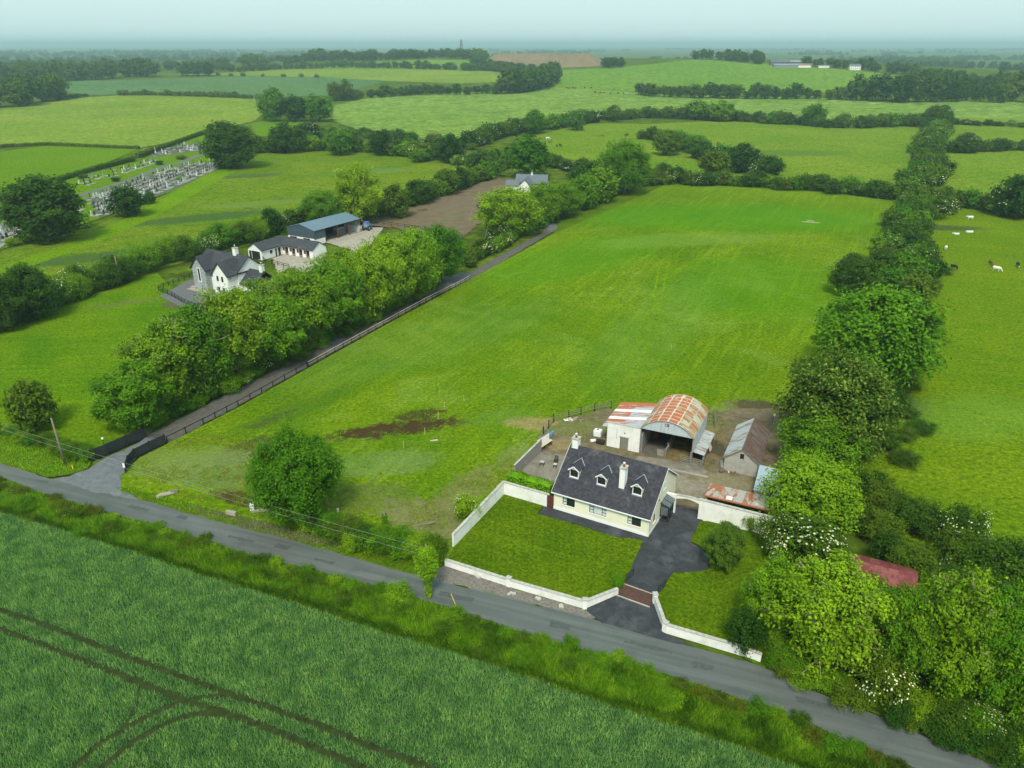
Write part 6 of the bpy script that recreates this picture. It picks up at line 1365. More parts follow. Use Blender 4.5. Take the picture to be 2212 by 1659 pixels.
t = thing('side_gate', 'brown timber side gate between the white wall and the bungalow', 'gate', (gw.x, gw.y, 0.05), R_(-29))
for k in range(5): mb = MB(); mb.box(-0.45 + k * 0.185, -0.27 + k * 0.185 - 0.01, -0.03, 0.03, 0.02, 1.85); mb.build('board', 'door_brown', t)
for z in (0.4, 1.4): mb = MB(); mb.box(-0.45, 0.45, 0.032, 0.07, z, z + 0.1); mb.build('ledge', 'door_brown', t)
for x0, x1, z0, z1, mt in ((-0.19, -0.11, 0.08, 0.33, 'sign_white'), (-0.08, 0.0, 0.08, 0.31, 'sign_white'), (0.04, 0.12, 0.06, 0.30, 'sign_red'), (0.14, 0.22, 0.18, 0.32, 'sign_red')):
    mb = MB(); mb.box(x0, x1, -0.006, -0.002, z0, z1); mb.build('worn_mark', mt, sg)
# ------------------------------------------------------------------ stone gabled house
H2 = thing('stone_gabled_house', 'two storey white house with stone clad gable and dark slate roofs', 'house', (-78.0, 180.4, 0.05), R_(-30))
mb = MB(); wallx(mb, 0, 4.6, 0, 0.3, -0.1, 5.6, [(1.95, 2.65, 2.2, 5.35)]); mb.prism([(0.02, 5.602), (4.58, 5.602), (2.3, 8.1)], 0, 0.3); mb.box(4.3, 4.6, 0.3, 3.0, -0.1, 5.5); mb.box(0, 0.3, 0.3, 3.0, -0.1, 5.5); mb.build('stone_front', 'stone_cladding', H2)
mb = MB(); wallx(mb, 1.75, 2.85, -0.03, -0.003, 2.0, 5.55, [(1.95, 2.65, 2.2, 5.35)]); mb.build('window_surround', 'trim_white', H2)
window(H2, 'front', 0, 1.95, 2.65, 2.2, 5.35, bars=((0, 1, 0.3), (0, 1, 0.65)), fm='frame_brown', sill=None)
ops2 = [(9.75, 10.5, 3.55, 4.85), (11.35, 12.1, 3.55, 4.85), (9.75, 10.5, 0.9, 2.2), (11.35, 12.1, 0.9, 2.2)]
mb = MB(); wallx(mb, 8.7, 13.5, -1.1, -0.8, -0.1, 5.6, ops2); mb.prism([(8.72, 5.602), (13.48, 5.602), (11.1, 8.05)], -1.1, -0.8)
wally(mb, -0.8, 3.0, 13.2, 13.5, -0.1, 5.5); wally(mb, -0.8, 3.0, 8.7, 9.0, -0.1, 5.5); mb.build('front_gable', 'render_white', H2)
for q in ops2: window(H2, 'front', -1.1, *q, posts=(0.5,), fm='frame_brown')
mb = MB(); wallx(mb, 4.605, 8.695, 1.6, 1.9, -0.1, 5.5, [(6.9, 7.9, -0.1, 2.6)]); wally(mb, 3.005, 9.6, -0.4, -0.1, -0.1, 5.5); wally(mb, 1.9, 9.6, 13.505, 13.8, -0.1, 5.5); wallx(mb, -0.1, 13.5, 9.3, 9.6, -0.1, 5.5)
mb.prismx([(1.62, 5.502), (9.58, 5.502), (5.6, 8.5)], 13.505, 13.8); mb.prismx([(1.62, 5.502), (9.58, 5.502), (5.6, 8.5)], -0.4, -0.1); wallx(mb, -0.4, -0.002, 2.7, 3.0, -0.1, 4.6); mb.build('wall', 'render_white', H2)
mb = MB(); mb.box(6.9, 7.9, 1.72, 1.78, 0, 2.58); d_ = mb.build('front_door', 'frame_black', H2); mb = MB(); mb.box(7.0, 7.05, 1.66, 1.718, 1.0, 1.15); mb.build('handle', 'galvanised', d_)
tl = (0.42, 0.36)
roof2(H2, 'x', -0.4, 13.8, 1.6, 9.6, 5.5, 8.65, 0.25, 0.35, 'slate_dark', tl, 0.12, 0.5, 'slate_dark', 'frame_black')
roof2(H2, 'y', 0, 4.9, 0, 4.6, 5.6, 8.3, 0.35, 0.4, 'slate_dark', tl, 0.12, 0.5, 'slate_dark', 'frame_black')
roof2(H2, 'y', -1.1, 4.6, 8.7, 13.5, 5.6, 8.25, 0.35, 0.4, 'slate_dark', tl, 0.12, 0.5, 'slate_dark', 'frame_black')
for x in (2.3, 11.1): pass
mb = MB(); mb.slab([(6.0, 0.0, 4.0), (8.65, 0.0, 4.0), (8.65, 1.6, 5.2), (6.0, 1.6, 5.2)], 0.1); mb.build('porch_roof', 'slate_dark', H2)
mb = MB(); mb.box(-1.6, -0.41, 1.2, 2.69, -0.1, 3.6); mb.build('side_bay', 'render_white', H2); mb = MB(); mb.slab([(-1.8, 0.9, 3.5), (-0.41, 0.9, 4.3), (-0.41, 2.9, 4.3), (-1.8, 2.9, 3.5)], 0.1); mb.build('bay_roof', 'slate_dark', H2)
mb = MB(); wally(mb, 2.5, 8.6, 18.6, 18.9, -0.1, 3.0); wallx(mb, 13.805, 18.9, 2.2, 2.499, -0.1, 3.0); wallx(mb, 13.805, 18.9, 8.601, 8.9, -0.1, 3.0); mb.build('annex_wall', 'render_white', H2)
roof2(H2, 'x', 13.85, 18.9, 2.2, 8.9, 3.0, 5.6, 0.0, 0.3, 'slate_dark', tl, 0.12, 0.5, 'slate_dark', 'frame_black', name='annex_roof')
chimney(H2, 9.2, 10.2, 5.1, 6.1, 8.0, 10.1, 'render_white'); chimney(H2, 17.6, 18.5, 5.1, 6.0, 5.0, 7.0, 'render_white')
mb = MB(); mb.lathe([(0.30, 0.0), (0.28, 0.05), (0.02, 0.14)], 12); sd = mb.build('satellite_dish', 'galvanised', H2); sd.location = (13.7, -0.2, 4.7); sd.rotation_euler = (R_(80), 0, R_(40))
for (x0, x1, y0, y1) in ((-1.2, 6.2, -1.6, -0.15), (-2.2, -0.45, 0.1, 1.15)): mb = MB(); mb.box(x0, x1, y0, y1, -0.05, 0.12); mb.build('paved_step', 'mat_concrete', H2)
# ------------------------------------------------------------------ L-shaped stables
ST = thing('stable_block', 'white L-shaped stable block with dark roof and half doors', 'stable', (-69.55, 207.3, 0.05), R_(-30))
mb = MB(); wallx(mb, -5.3, 0, 0, 0.25, -0.1, 2.75, [(-4.0, -1.6, -0.1, 2.2)]); mb.prism([(-5.28, 2.752), (-0.02, 2.752), (-2.65, 4.25)], 0, 0.25)
wally(mb, 0.25, 7.7, -0.25, 0, -0.1, 2.75, [(3.0, 4.0, 1.0, 2.0), (5.0, 5.7, -0.1, 2.1), (6.1, 7.1, -0.1, 2.2)]); wally(mb, 0.25, 13.0, -5.3, -5.05, -0.1, 2.75)
sd_ = [(1.0 + k * 2.7, 2.3 + k * 2.7, -0.1, 2.2) for k in range(4)]
wallx(mb, -0.24, 11.8, 7.702, 7.95, -0.1, 2.75, sd_); wallx(mb, -5.0, 11.8, 12.75, 13.0, -0.1, 2.75); wally(mb, 7.96, 12.74, 11.55, 11.8, -0.1, 2.75)
mb.prismx([(7.72, 2.752), (12.98, 2.752), (10.35, 4.25)], 11.55, 11.8); mb.build('wall', 'render_white', ST)
rr_ = roof2(ST, 'x', -2.65, 11.8, 7.7, 13.0, 2.75, 4.4, 0.15, 0.25, 'slate_dark', None, 0.10, 0.5, 'slate_dark', 'frame_black')
r2 = roof2(ST, 'y', 0, 10.35, -5.3, 0, 2.75, 4.4, 0.15, 0.25, 'slate_dark', None, 0.10, 0.5, 'slate_dark', 'frame_black')
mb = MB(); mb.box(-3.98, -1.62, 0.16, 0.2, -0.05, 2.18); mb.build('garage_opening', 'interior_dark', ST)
for x0, x1 in ((-4.9, -4.05), (-1.55, -0.7)): mb = MB(); mb.box(x0, x1, -0.06, -0.003, 0.05, 2.15); mb.build('garage_door_leaf', 'frame_black', ST)
window(ST, 'right', 0, 3.0, 4.0, 1.0, 2.0, fm='frame_black')
mb = MB(); mb.box(-0.16, -0.10, 5.0, 5.7, -0.05, 2.08); mb.build('tack_room_door', 'frame_black', ST)
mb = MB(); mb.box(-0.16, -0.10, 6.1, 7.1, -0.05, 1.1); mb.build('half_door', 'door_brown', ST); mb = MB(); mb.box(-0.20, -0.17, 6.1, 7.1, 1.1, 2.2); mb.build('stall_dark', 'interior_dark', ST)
for q in sd_:
    mb = MB(); mb.box(q[0], q[1], 7.80, 7.86, -0.05, 1.1); hd = mb.build('half_door', 'door_brown', ST); mb = MB(); mb.box(q[0] + 0.1, q[1] - 0.1, 7.77, 7.797, 0.1, 0.55); mb.build('kick_panel', 'galvanised', hd)
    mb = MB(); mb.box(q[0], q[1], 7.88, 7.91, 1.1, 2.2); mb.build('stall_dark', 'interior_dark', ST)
    mb = MB(); mb.box(q[0] - 0.75, q[0] - 0.02, 7.63, 7.70, 1.15, 2.15); mb.build('top_door', 'door_brown', ST)
mb = MB(); mb.box(0.9, 10.8, 2.2, 7.6, -0.03, 0.06); mb.build('concrete_apron', 'mat_concrete', ST)
# ------------------------------------------------------------------ blue barn
BB = thing('blue_barn', 'steel barn with blue grey cladding, white base walls and open bays', 'barn', (-68.2, 229.6, 0.05), R_(-30.5))
W_, D_, E_, Rg = 10.8, 20.3, 4.35, 5.75
mb = MB(); wallx(mb, 0, W_, 0, 0.22, -0.1, 1.9, [(0.7, 3.6, 0.9, 1.75), (6.2, 9.0, 0.9, 1.75)]); wally(mb, 0.22, 4.6, W_ - 0.22, W_, -0.1, 1.6); wally(mb, 0.22, D_, 0, 0.22, -0.1, 1.9); wallx(mb, 0.22, W_, D_ - 0.22, D_, -0.1, 1.9); mb.build('base_wall', 'render_white', BB)
for a, b_ in ((0.7, 3.6), (6.2, 9.0)):
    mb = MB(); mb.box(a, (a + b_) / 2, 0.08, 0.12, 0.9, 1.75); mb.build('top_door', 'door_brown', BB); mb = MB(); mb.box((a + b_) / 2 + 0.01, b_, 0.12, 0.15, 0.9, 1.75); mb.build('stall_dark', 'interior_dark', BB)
mb = MB(); mb.prism([(0.0, 1.902), (W_, 1.902), (W_, E_), (W_ * 0.5, Rg - 0.06), (0.0, E_)], -0.03, 0.02); mb.build('gable_cladding', 'cladding_blue', BB)
mb = MB(); mb.box(W_ - 0.02, W_ + 0.03, 0.03, 4.6, 1.602, E_); mb.build('side_cladding', 'cladding_blue', BB)
mb = MB(); mb.box(-0.03, 0.02, 0.03, D_, 1.902, E_); mb.build('back_cladding', 'cladding_blue', BB)
mb = MB(); mb.prism([(0.0, 1.902), (W_, 1.902), (W_, E_), (W_ * 0.5, Rg - 0.06), (0.0, E_)], D_ - 0.02, D_ + 0.03); mb.build('gable_cladding', 'cladding_pale', BB)
for s_ in (0, 1):
    for j in range(10):
        y0 = -0.2 + j * (D_ + 0.4) / 10; y1 = y0 + (D_ + 0.4) / 10 - 0.006; f = (Rg - E_) / (W_ / 2); xo = -0.35 if s_ == 0 else W_ + 0.35
        mb = MB(); mb.slab([(xo, y0, E_ - 0.35 * f + 0.03), (W_ / 2, y0, Rg + 0.03), (W_ / 2, y1, Rg + 0.03), (xo, y1, E_ - 0.35 * f + 0.03)], 0.04 if s_ == 0 else -0.04); mb.build('roof_sheet', 'roof_blue', BB)
mb = MB(); mb.prism([(W_ / 2 - 0.3, Rg), (W_ / 2, Rg + 0.1), (W_ / 2 + 0.3, Rg), (W_ / 2, Rg + 0.075)], -0.22, D_ + 0.22); mb.build('ridge_cap', 'roof_blue', BB)
for y in (4.7, 10.0, 15.2, 20.0): mb = MB(); mb.box(W_ - 0.2, W_ - 0.02, y, y + 0.2, -0.05, E_); mb.build('stanchion', 'steel_red', BB)
mb = MB(); mb.box(4.4, 4.5, 4.6, D_ - 0.3, 0, 3.6); mb.build('inner_partition', 'interior_dark', BB); mb = MB(); mb.box(0.3, W_ + 2.2, 4.7, D_ - 0.3, -0.03, 0.07); mb.build('floor', 'mat_concrete', BB)
bb = lambda x, y: Matrix.Translation(BB.location) @ Matrix.Rotation(R_(-30.5), 4, 'Z') @ Vector((x, y, 0))
field_gate('long galvanised gate across the end bay of the blue barn', bb(W_ - 0.1, 15.5), bb(W_ - 0.1, 19.9), 1.3, bars=6)
# horse trailer in the bay
q = bb(W_ - 1.6, 10.6); HT = thing('horse_trailer', 'dark box trailer parked in the open bay of the blue barn', 'trailer', (q.x, q.y, 0.12), R_(59.5))
plain('trailer_grey', (0.055, 0.06, 0.07), 0.5, 0.4, 0.1, 2.0)
mb = MB(); mb.box(0, 3.6, -0.9, 0.9, 0.45, 2.5); mb.build('body', 'trailer_grey', HT, bevel=0.06); mb = MB(); mb.box(-0.02, 3.62, -0.92, 0.92, 2.502, 2.58); mb.build('roof', 'coping', HT)
for x in (1.3, 2.2):
    for y in (-0.98, 0.98): mb = MB(); mb.tube([(x, y - 0.09, 0.33), (x, y + 0.09, 0.33)], 0.33, 14); wh = mb.build('wheel', 'rubber', HT); mb = MB(); mb.tube([(x, y - 0.10, 0.33), (x, y + 0.10, 0.33)], 0.18, 10); mb.build('rim', 'galvanised', wh)
mb = MB(); mb.bar((-1.4, 0, 0.5), (0.0, 0, 0.5), 0.1, 0.1); mb.build('drawbar', 'galvanised', HT)
for y in (-0.75, 0.75): mb = MB(); mb.box(3.601, 3.63, y - 0.08, y + 0.08, 0.55, 0.75); mb.build('tail_light', 'sign_red', HT)
# tractor
q = P(*(511.5 + .15624 * 1802, 442.4 + .15624 * 352)); TC = thing('tractor', 'blue tractor parked at the end of the blue roofed barn', 'tractor', (q.x, q.y, 0.05), R_(75))
plain('tractor_glass', (0.20, 0.27, 0.30), 0.1, 0.6, 0.1, 2.0)
mb = MB(); mb.box(0.5, 2.3, -0.38, 0.38, 0.85, 1.6); mb.build('bonnet', 'paint_blue', TC, bevel=0.08); mb = MB(); mb.box(-0.9, 2.2, -0.28, 0.28, 0.55, 0.95); mb.build('chassis', 'frame_black', TC)
mb = MB(); mb.prismx([(-0.72, 1.05), (0.72, 1.05), (0.80, 1.8), (0.66, 2.62), (-0.66, 2.62), (-0.80, 1.8)], -0.95, 0.5); cb_ = mb.build('cab', 'tractor_glass', TC)
mb = MB(); mb.box(-1.1, 0.62, -0.78, 0.78, 2.622, 2.80); mb.build('cab_roof', 'paint_blue', cb_, bevel=0.05)
for x in (-0.95, 0.47):
    for y in (-0.74, 0.74): mb = MB(); mb.bar((x, y, 1.1), (x, y * 0.9, 2.62), 0.07, 0.07); mb.build('cab_post', 'frame_black', cb_)
for x, y, r, wd in ((-0.6, 0.95, 0.82, 0.42), (-0.6, -0.95, 0.82, 0.42), (1.75, 0.8, 0.55, 0.32), (1.75, -0.8, 0.55, 0.32)):
    mb = MB(); mb.tube([(x, y - wd / 2, r), (x, y - wd / 2.6, r), (x, y + wd / 2.6, r), (x, y + wd / 2, r)], [r * 0.9, r, r, r * 0.9], 18); wh = mb.build('wheel', 'rubber', TC)
    mb = MB(); mb.tube([(x, y - wd / 2 - 0.01, r), (x, y + wd / 2 + 0.01, r)], r * 0.5, 12); mb.build('rim', 'rail_pale', wh)
for y in (0.95, -0.95): mb = MB(); mb.prism([(-1.35, 1.62), (-0.6, 1.80), (0.15, 1.55), (0.15, 1.48), (-0.6, 1.72), (-1.35, 1.54)], y - 0.24, y + 0.24); mb.build('mudguard', 'paint_blue', TC)
mb = MB(); mb.tube([(1.1, 0.3, 1.6), (1.1, 0.3, 2.5)], 0.05, 8); mb.build('exhaust', 'frame_black', TC)
q = P(835, 497); t = thing('farm_implement', 'rusty farm implement lying beside the blue tractor', 'implement', (q.x, q.y, 0.05), R_(20))
for k in range(5): mb = MB(); mb.bar((0, k * 0.4, 0.15), (2.4, k * 0.4 + 0.3, 0.75), 0.08, 0.10); mb.build('tine', 'steel_red', t)
for x in (0.4, 1.6): mb = MB(); mb.bar((x, -0.1, 0.3 + x * 0.2), (x, 2.0, 0.3 + x * 0.2), 0.1, 0.1); mb.build('cross_bar', 'steel_red', t)
# ------------------------------------------------------------------ slate bungalow beyond the lime tree
b0 = P(1098, 413); B3 = thing('slate_bungalow', 'small slate roofed bungalow half hidden behind the lime green tree', 'house', (b0.x, b0.y, 0.03), R_(-10))
def simple_house(th, x0, x1, y0, y1, ze, zr, ax, roof='slate_blue', wall='render_white'):
    mb = MB(); wallx(mb, x0, x1, y0, y0 + .25, -0.2, ze); wallx(mb, x0, x1, y1 - .25, y1, -0.2, ze); wally(mb, y0 + .25, y1 - .25, x0, x0 + .25, -0.2, ze); wally(mb, y0 + .25, y1 - .25, x1 - .25, x1, -0.2, ze)
    if ax == 'x':
        for x in (x0, x1 - 0.25): mb.prismx([(y0 + .02, ze + .002), (y1 - .02, ze + .002), ((y0 + y1) / 2, zr - .12)], x, x + .25)
    else:
        for y in (y0, y1 - 0.25): mb.prism([(x0 + .02, ze + .002), (x1 - .02, ze + .002), ((x0 + x1) / 2, zr - .12)], y, y + .25)
    mb.build('wall', wall, th)
    return roof2(th, ax, *((x0, x1, y0, y1) if ax == 'x' else (y0, y1, x0, x1)), ze, zr, 0.25, 0.3, roof, None, 0.1, 0.5, roof, 'frame_black')
simple_house(B3, 2, 15, 5.5, 12.5, 2.6, 5.6, 'x'); simple_house(B3, 4.5, 9.5, -1.5, 8.0, 2.6, 5.0, 'y'); simple_house(B3, -1.5, 3.9, 2.2, 6.0, 2.2, 3.8, 'x')
window(B3, 'front', -1.5, 6.3, 7.7, 1.0, 2.1, fm='frame_black'); chimney(B3, 8.1, 8.7, 8.6, 9.2, 4.6, 6.4)
# ------------------------------------------------------------------ farm on the hill, mast, earth bank
def at_range(x_, y_, dist): d = ray(x_, y_); return Vector((d.x, d.y, d.z)) * (dist / d.y) + Vector((0, 0, CH))
def hillthing(name, label, cat, x, y, rz=0.0):
    p = G(x, y); return thing(name, label, cat, (p.x, p.y, p.z - 0.1), rz)
plain('farm_roof_grey', (0.20, 0.23, 0.26), 0.6, 0.3, 0.1, 0.2); plain('farm_roof_red', (0.26, 0.14, 0.12), 0.7, 0.3, 0.15, 0.2); plain('farm_dark', (0.10, 0.12, 0.14), 0.8, 0.3, 0.1, 0.2)
for i, (x, y, w_, d_, ze, zr, rm, wm, lb) in enumerate(((1664, 141, 30, 12, 5, 8, 'farm_dark', 'farm_dark', 'large dark barn at the back of the hill farm'), (1672, 146, 36, 11, 3.5, 5.5, 'farm_roof_grey', 'farm_roof_grey', 'long pale roofed shed at the front of the hill farm'), (1708, 146, 30, 11, 3.5, 5.8, 'farm_roof_red', 'render_white', 'red roofed shed at the right of the hill farm'), (1696, 141, 32, 12, 5, 7.6, 'farm_roof_grey', 'farm_dark', 'grey barn in the middle of the hill farm'), (1768, 146, 16, 4, 2.8, 3.6, 'farm_roof_grey', 'render_white', 'low white outbuilding right of the hill farm'))):
    t = hillthing('farm_shed', lb, 'barn', x, y, R_(-6)); simple_house(t, 0, w_, 0, d_, ze, zr, 'x', rm, wm)
t = hillthing('farmhouse', 'white two storey farmhouse on the hill right of the far farm', 'house', 1836, 151, R_(-6)); simple_house(t, 0, 15, 0, 7, 6.0, 8.2, 'x', 'slate_blue', 'render_white')
for k in range(5):
    for z in (1.2, 3.9): window(t, 'front', 0, 1.4 + k * 2.8, 2.4 + k * 2.8, z, z + 1.4, fm='trim_white', sill=None, d=-0.05)
mp_ = at_range(997, 124, 1850); ms = thing('lattice_mast', 'tall lattice telecom mast on the skyline', 'mast', (mp_.x, mp_.y, hh(mp_.x, mp_.y) - 0.2)); mh = height_at((ms.location.x, ms.location.y, ms.location.z), 83)
hw = lambda z: 3.4 - 2.0 * z / mh
for sx in (-1, 1):
    for sy in (-1, 1): mb = MB(); mb.bar((sx * hw(0), sy * hw(0), 0), (sx * hw(mh * .92), sy * hw(mh * .92), mh * .92), 0.9, 0.9); mb.build('leg', 'farm_dark', ms)
nb = 9
for k in range(nb):
    za, zb = mh * .92 * k / nb, mh * .92 * (k + 1) / nb; mb = MB()
    for (ax_, ay_), (bx_, by_) in (((-1, -1), (1, -1)), ((1, -1), (1, 1)), ((1, 1), (-1, 1)), ((-1, 1), (-1, -1))):
        mb.bar((ax_ * hw(za), ay_ * hw(za), za), (bx_ * hw(zb), by_ * hw(zb), zb), 0.42, 0.42); mb.bar((bx_ * hw(za), by_ * hw(za), za), (ax_ * hw(zb), ay_ * hw(zb), zb), 0.42, 0.42); mb.bar((ax_ * hw(zb), ay_ * hw(zb), zb), (bx_ * hw(zb), by_ * hw(zb), zb), 0.25, 0.25)
    mb.build('bracing', 'farm_dark', ms)
for z in (0.45, 0.62, 0.78):
    mb = MB(); mb.lathe([(3.6, mh * z), (3.6, mh * z + 1.3)], 10); mb.build('antenna_ring', 'lead', ms)
mb = MB(); mb.tube([(0, 0, mh * .9), (0, 0, mh)], 0.35, 6); mb.build('top_pole', 'lead', ms)
# quarry spoil bank
bd_ = G(1180, 147).y; pa, pb = at_range(1032, 146, bd_), at_range(1328, 147, bd_); bank_h = at_range(1150, 113, bd_ + 55).z - pa.z; L = (pb - pa).length; dv = (pb - pa) / L; nv = Vector((-dv.y, dv.x, 0)); bmv, bmf = [], []
prof = [(0, 0), (0.10, 0.28), (0.22, 0.62), (0.34, 0.93), (0.42, 1.0), (0.75, 0.97), (1.0, 0.0)]; ns = 60
for i in range(ns + 1):
    u = i / ns; hgt_ = bank_h * min(1, (u / 0.13)) ** 0.8 * min(1, ((1 - u) / 0.16)) ** 0.9 * (0.96 + 0.05 * mnoise.noise(Vector((u * 14, 1, 0))))
    for j, (a, z) in enumerate(prof):
        q = pa + dv * (u * L) + nv * (a * 130 + 5 * mnoise.noise(Vector((u * 30, j * 3.1, 2)))); base_ = hh(q.x, q.y)
        bmv.append((q.x, q.y, pa.z - 0.8 + z * hgt_ + (1.1 * mnoise.noise(Vector((u * 55, j * 2.3, 7))) if 0 < z else 0)))
for i in range(ns):
    for j in range(len(prof) - 1): bmf.append((i * len(prof) + j, (i + 1) * len(prof) + j, (i + 1) * len(prof) + j + 1, i * len(prof) + j + 1))
me = bpy.data.meshes.new('earth_bank'); me.from_pydata(bmv, [], bmf); me.materials.append(MATS['mat_farm_soil']); me.validate(); o = obj('earth_bank', me); o['kind'] = 'structure'
bm = bmesh.new(); bm.from_mesh(me); bmesh.ops.recalc_face_normals(bm, faces=bm.faces); bm.to_mesh(me); bm.free()

# ------------------------------------------------------------------ fences
def fence(name, label, pts, sp, ph, rails, pm, rm, ps=0.12, cat='fence', fence_h=None):
    """post and rail fence: each post and each rail between two posts a part of its own"""
    pts = [Vector((p[0], p[1], 0)) for p in pts]; o0 = pts[0]; t = thing(name, label, cat, (o0.x, o0.y, 0.0))
    mb = MB(); mb.box(-ps / 2, ps / 2, -ps / 2, ps / 2, -0.1, ph); pmesh = mb.mesh('post', pm); rmesh = []
    for (z, hgt_, th_) in rails: mb = MB(); mb.box(0, 1, -th_ / 2, th_ / 2, z - hgt_ / 2, z + hgt_ / 2); rmesh.append(mb.mesh('rail', rm))
    for a, b_ in zip(pts[:-1], pts[1:]):
        L = (b_ - a).length; d = (b_ - a) / L; n_ = max(1, round(L / sp)); rz = math.atan2(d.y, d.x); s_ = L / n_
        for k in range(n_):
            q = a - o0 + d * (k * s_); part('post', pmesh, t, q + Vector((0, 0, RND.uniform(-.04, .03))), (RND.gauss(0, .015), RND.gauss(0, .015), rz))
            for m_ in rmesh: part('rail', m_, t, q + d * (ps / 2) + Vector((-d.y, d.x, 0)) * -(ps / 2 + 0.02), (0, RND.gauss(0, .004), rz), (s_ - 0.012, 1, 1))
    part('post', pmesh, t, pts[-1] - o0, (0, 0, 0))
    return t
fence('lane_fence', 'dark rail fence along the lower half of the lane', px((362, 956), (440, 917), (515, 878), (590, 836), (664, 794)), 2.9, 1.15, [(1.05, 0.12, 0.05)], 'fence_black', 'fence_black')
fence('lane_fence', 'pale topped rail fence along the upper half of the lane', px((666, 793), (760, 741), (845, 694), (920, 653), (985, 620), (1015, 604)), 2.7, 1.15, [(1.08, 0.10, 0.09), (0.6, 0.04, 0.03)], 'timber_dark', 'rail_pale')
fence('paddock_fence', 'black post and rail fence round the gravel court', px((343, 628), (372, 640), (400, 656), (428, 668)), 2.2, 1.2, [(1.1, 0.13, 0.05), (0.65, 0.13, 0.05), (0.25, 0.13, 0.05)], 'fence_black', 'fence_black')
fence('paddock_fence', 'black post and rail fence behind the gravel court', px((343, 627), (375, 613), (410, 600), (440, 590)), 2.2, 1.2, [(1.1, 0.13, 0.05), (0.65, 0.13, 0.05)], 'fence_black', 'fence_black')
fence('stable_fence', 'black rail fence in front of the stable yard', px((566, 560), (575, 568), (600, 573), (625, 580)), 2.2, 1.2, [(1.1, 0.13, 0.05), (0.65, 0.13, 0.05)], 'fence_black', 'fence_black')
fence('mud_fence', 'dark rail fence between tractor and mud paddock', px((780, 478), (815, 484), (860, 490), (905, 496), (1000, 516)), 2.8, 1.2, [(1.1, 0.13, 0.05), (0.6, 0.1, 0.05)], 'fence_black', 'fence_black')
fence('garden_fence', 'short dark fence at the bungalow garden in the mud paddock', px((1054, 432), (1040, 440), (1030, 446), (1036, 452)), 2.4, 1.2, [(1.1, 0.12, 0.05), (0.6, 0.12, 0.05)], 'fence_black', 'fence_black')
fence('yard_fence', 'weathered post and rail fence behind the round barn yard', px((1174, 938), (1196, 912), (1228, 903), (1255, 896), (1284, 888), (1320, 882)), 2.8, 1.35, [(1.2, 0.10, 0.04), (0.85, 0.10, 0.04), (0.5, 0.10, 0.04)], 'timber_dark', 'timber_grey', 0.16)
fence('yard_fence', 'weathered rail fence right of the round barn', px((1528, 895), (1544, 902), (1544, 925)), 2.2, 1.5, [(1.3, 0.10, 0.04), (0.9, 0.10, 0.04), (0.5, 0.10, 0.04)], 'timber_grey', 'timber_grey', 0.12)
fence('shed_fence', 'old board fence behind the grey gabled shed', px((1600, 905), (1625, 908), (1668, 916)), 2.0, 1.6, [(1.3, 0.18, 0.04), (1.0, 0.18, 0.04), (0.7, 0.18, 0.04), (0.4, 0.18, 0.04)], 'timber_grey', 'timber_grey', 0.14)
field_gate('grey tubular gate at the left corner of the yard', P(1172, 936), P(1192, 952), 1.2, bars=4)
# solid black entrance fences of the lane
def board_fence(label, pts, h):
    pts = [Vector((p[0], p[1], 0)) for p in pts]; o0 = pts[0]; t = thing('entrance_fence', label, 'fence', (o0.x, o0.y, 0.0))
    mb = MB(); mb.box(-0.075, 0.075, -0.075, 0.075, -0.1, h + 0.12); pmesh = mb.mesh('post', 'fence_black'); mb = MB(); mb.box(0, 1, -0.02, 0.02, -0.105, 0.105); bmesh_ = mb.mesh('board', 'fence_black')
    nb_ = int(h / 0.24)
    for a, b_ in zip(pts[:-1], pts[1:]):
        L = (b_ - a).length; d = (b_ - a) / L; n_ = max(1, round(L / 2.4)); rz = math.atan2(d.y, d.x); s_ = L / n_
        for k in range(n_):
            q = a - o0 + d * (k * s_); part('post', pmesh, t, q, (0, 0, rz))
            for j in range(nb_): part('board', bmesh_, t, q + d * 0.08 + Vector((0, 0, 0.20 + j * 0.24)), (0, 0, rz), (s_ - 0.16, 1, 1))
    part('post', pmesh, t, pts[-1] - o0); return t
board_fence('solid black board fence on the left of the lane entrance', px((198, 996), (235, 981), (275, 963), (316, 945)), 1.7)
board_fence('solid black board fence curving along the right of the lane entrance', px((273, 1021), (279, 1005), (292, 990), (325, 973), (358, 958)), 1.5)
ga_, gb_ = P(317, 946), P(357, 957)
field_gate('black iron gate closing the farm lane', (ga_.x, ga_.y), (gb_.x, gb_.y), 1.6, 'fence_black', 7, 'lane_gate')
t = thing('name_plate', 'small white marker on the end post of the right entrance fence', 'marker', (P(271, 1022).x, P(271, 1022).y, 0.6), R_(10)); mb = MB(); mb.box(-0.14, 0.14, -0.03, 0, 0.3, 1.0); mb.build('plate', 'plastic_white', t); mb = MB(); mb.box(-0.04, 0.04, 0.002, 0.04, -0.7, 1.0); mb.build('stake', 'timber_dark', t)
t = thing('lamp_post', 'small black lamp post beside the left entrance fence', 'lamp', (P(229, 979).x, P(229, 979).y, 0.0)); mb = MB(); mb.tube([(0, 0, 0), (0, 0, 2.3)], 0.05, 8); mb.build('post', 'fence_black', t); mb = MB(); mb.lathe([(0.06, 2.3), (0.14, 2.35), (0.16, 2.5), (0.08, 2.62)], 10); mb.build('lantern', 'plastic_white', t)

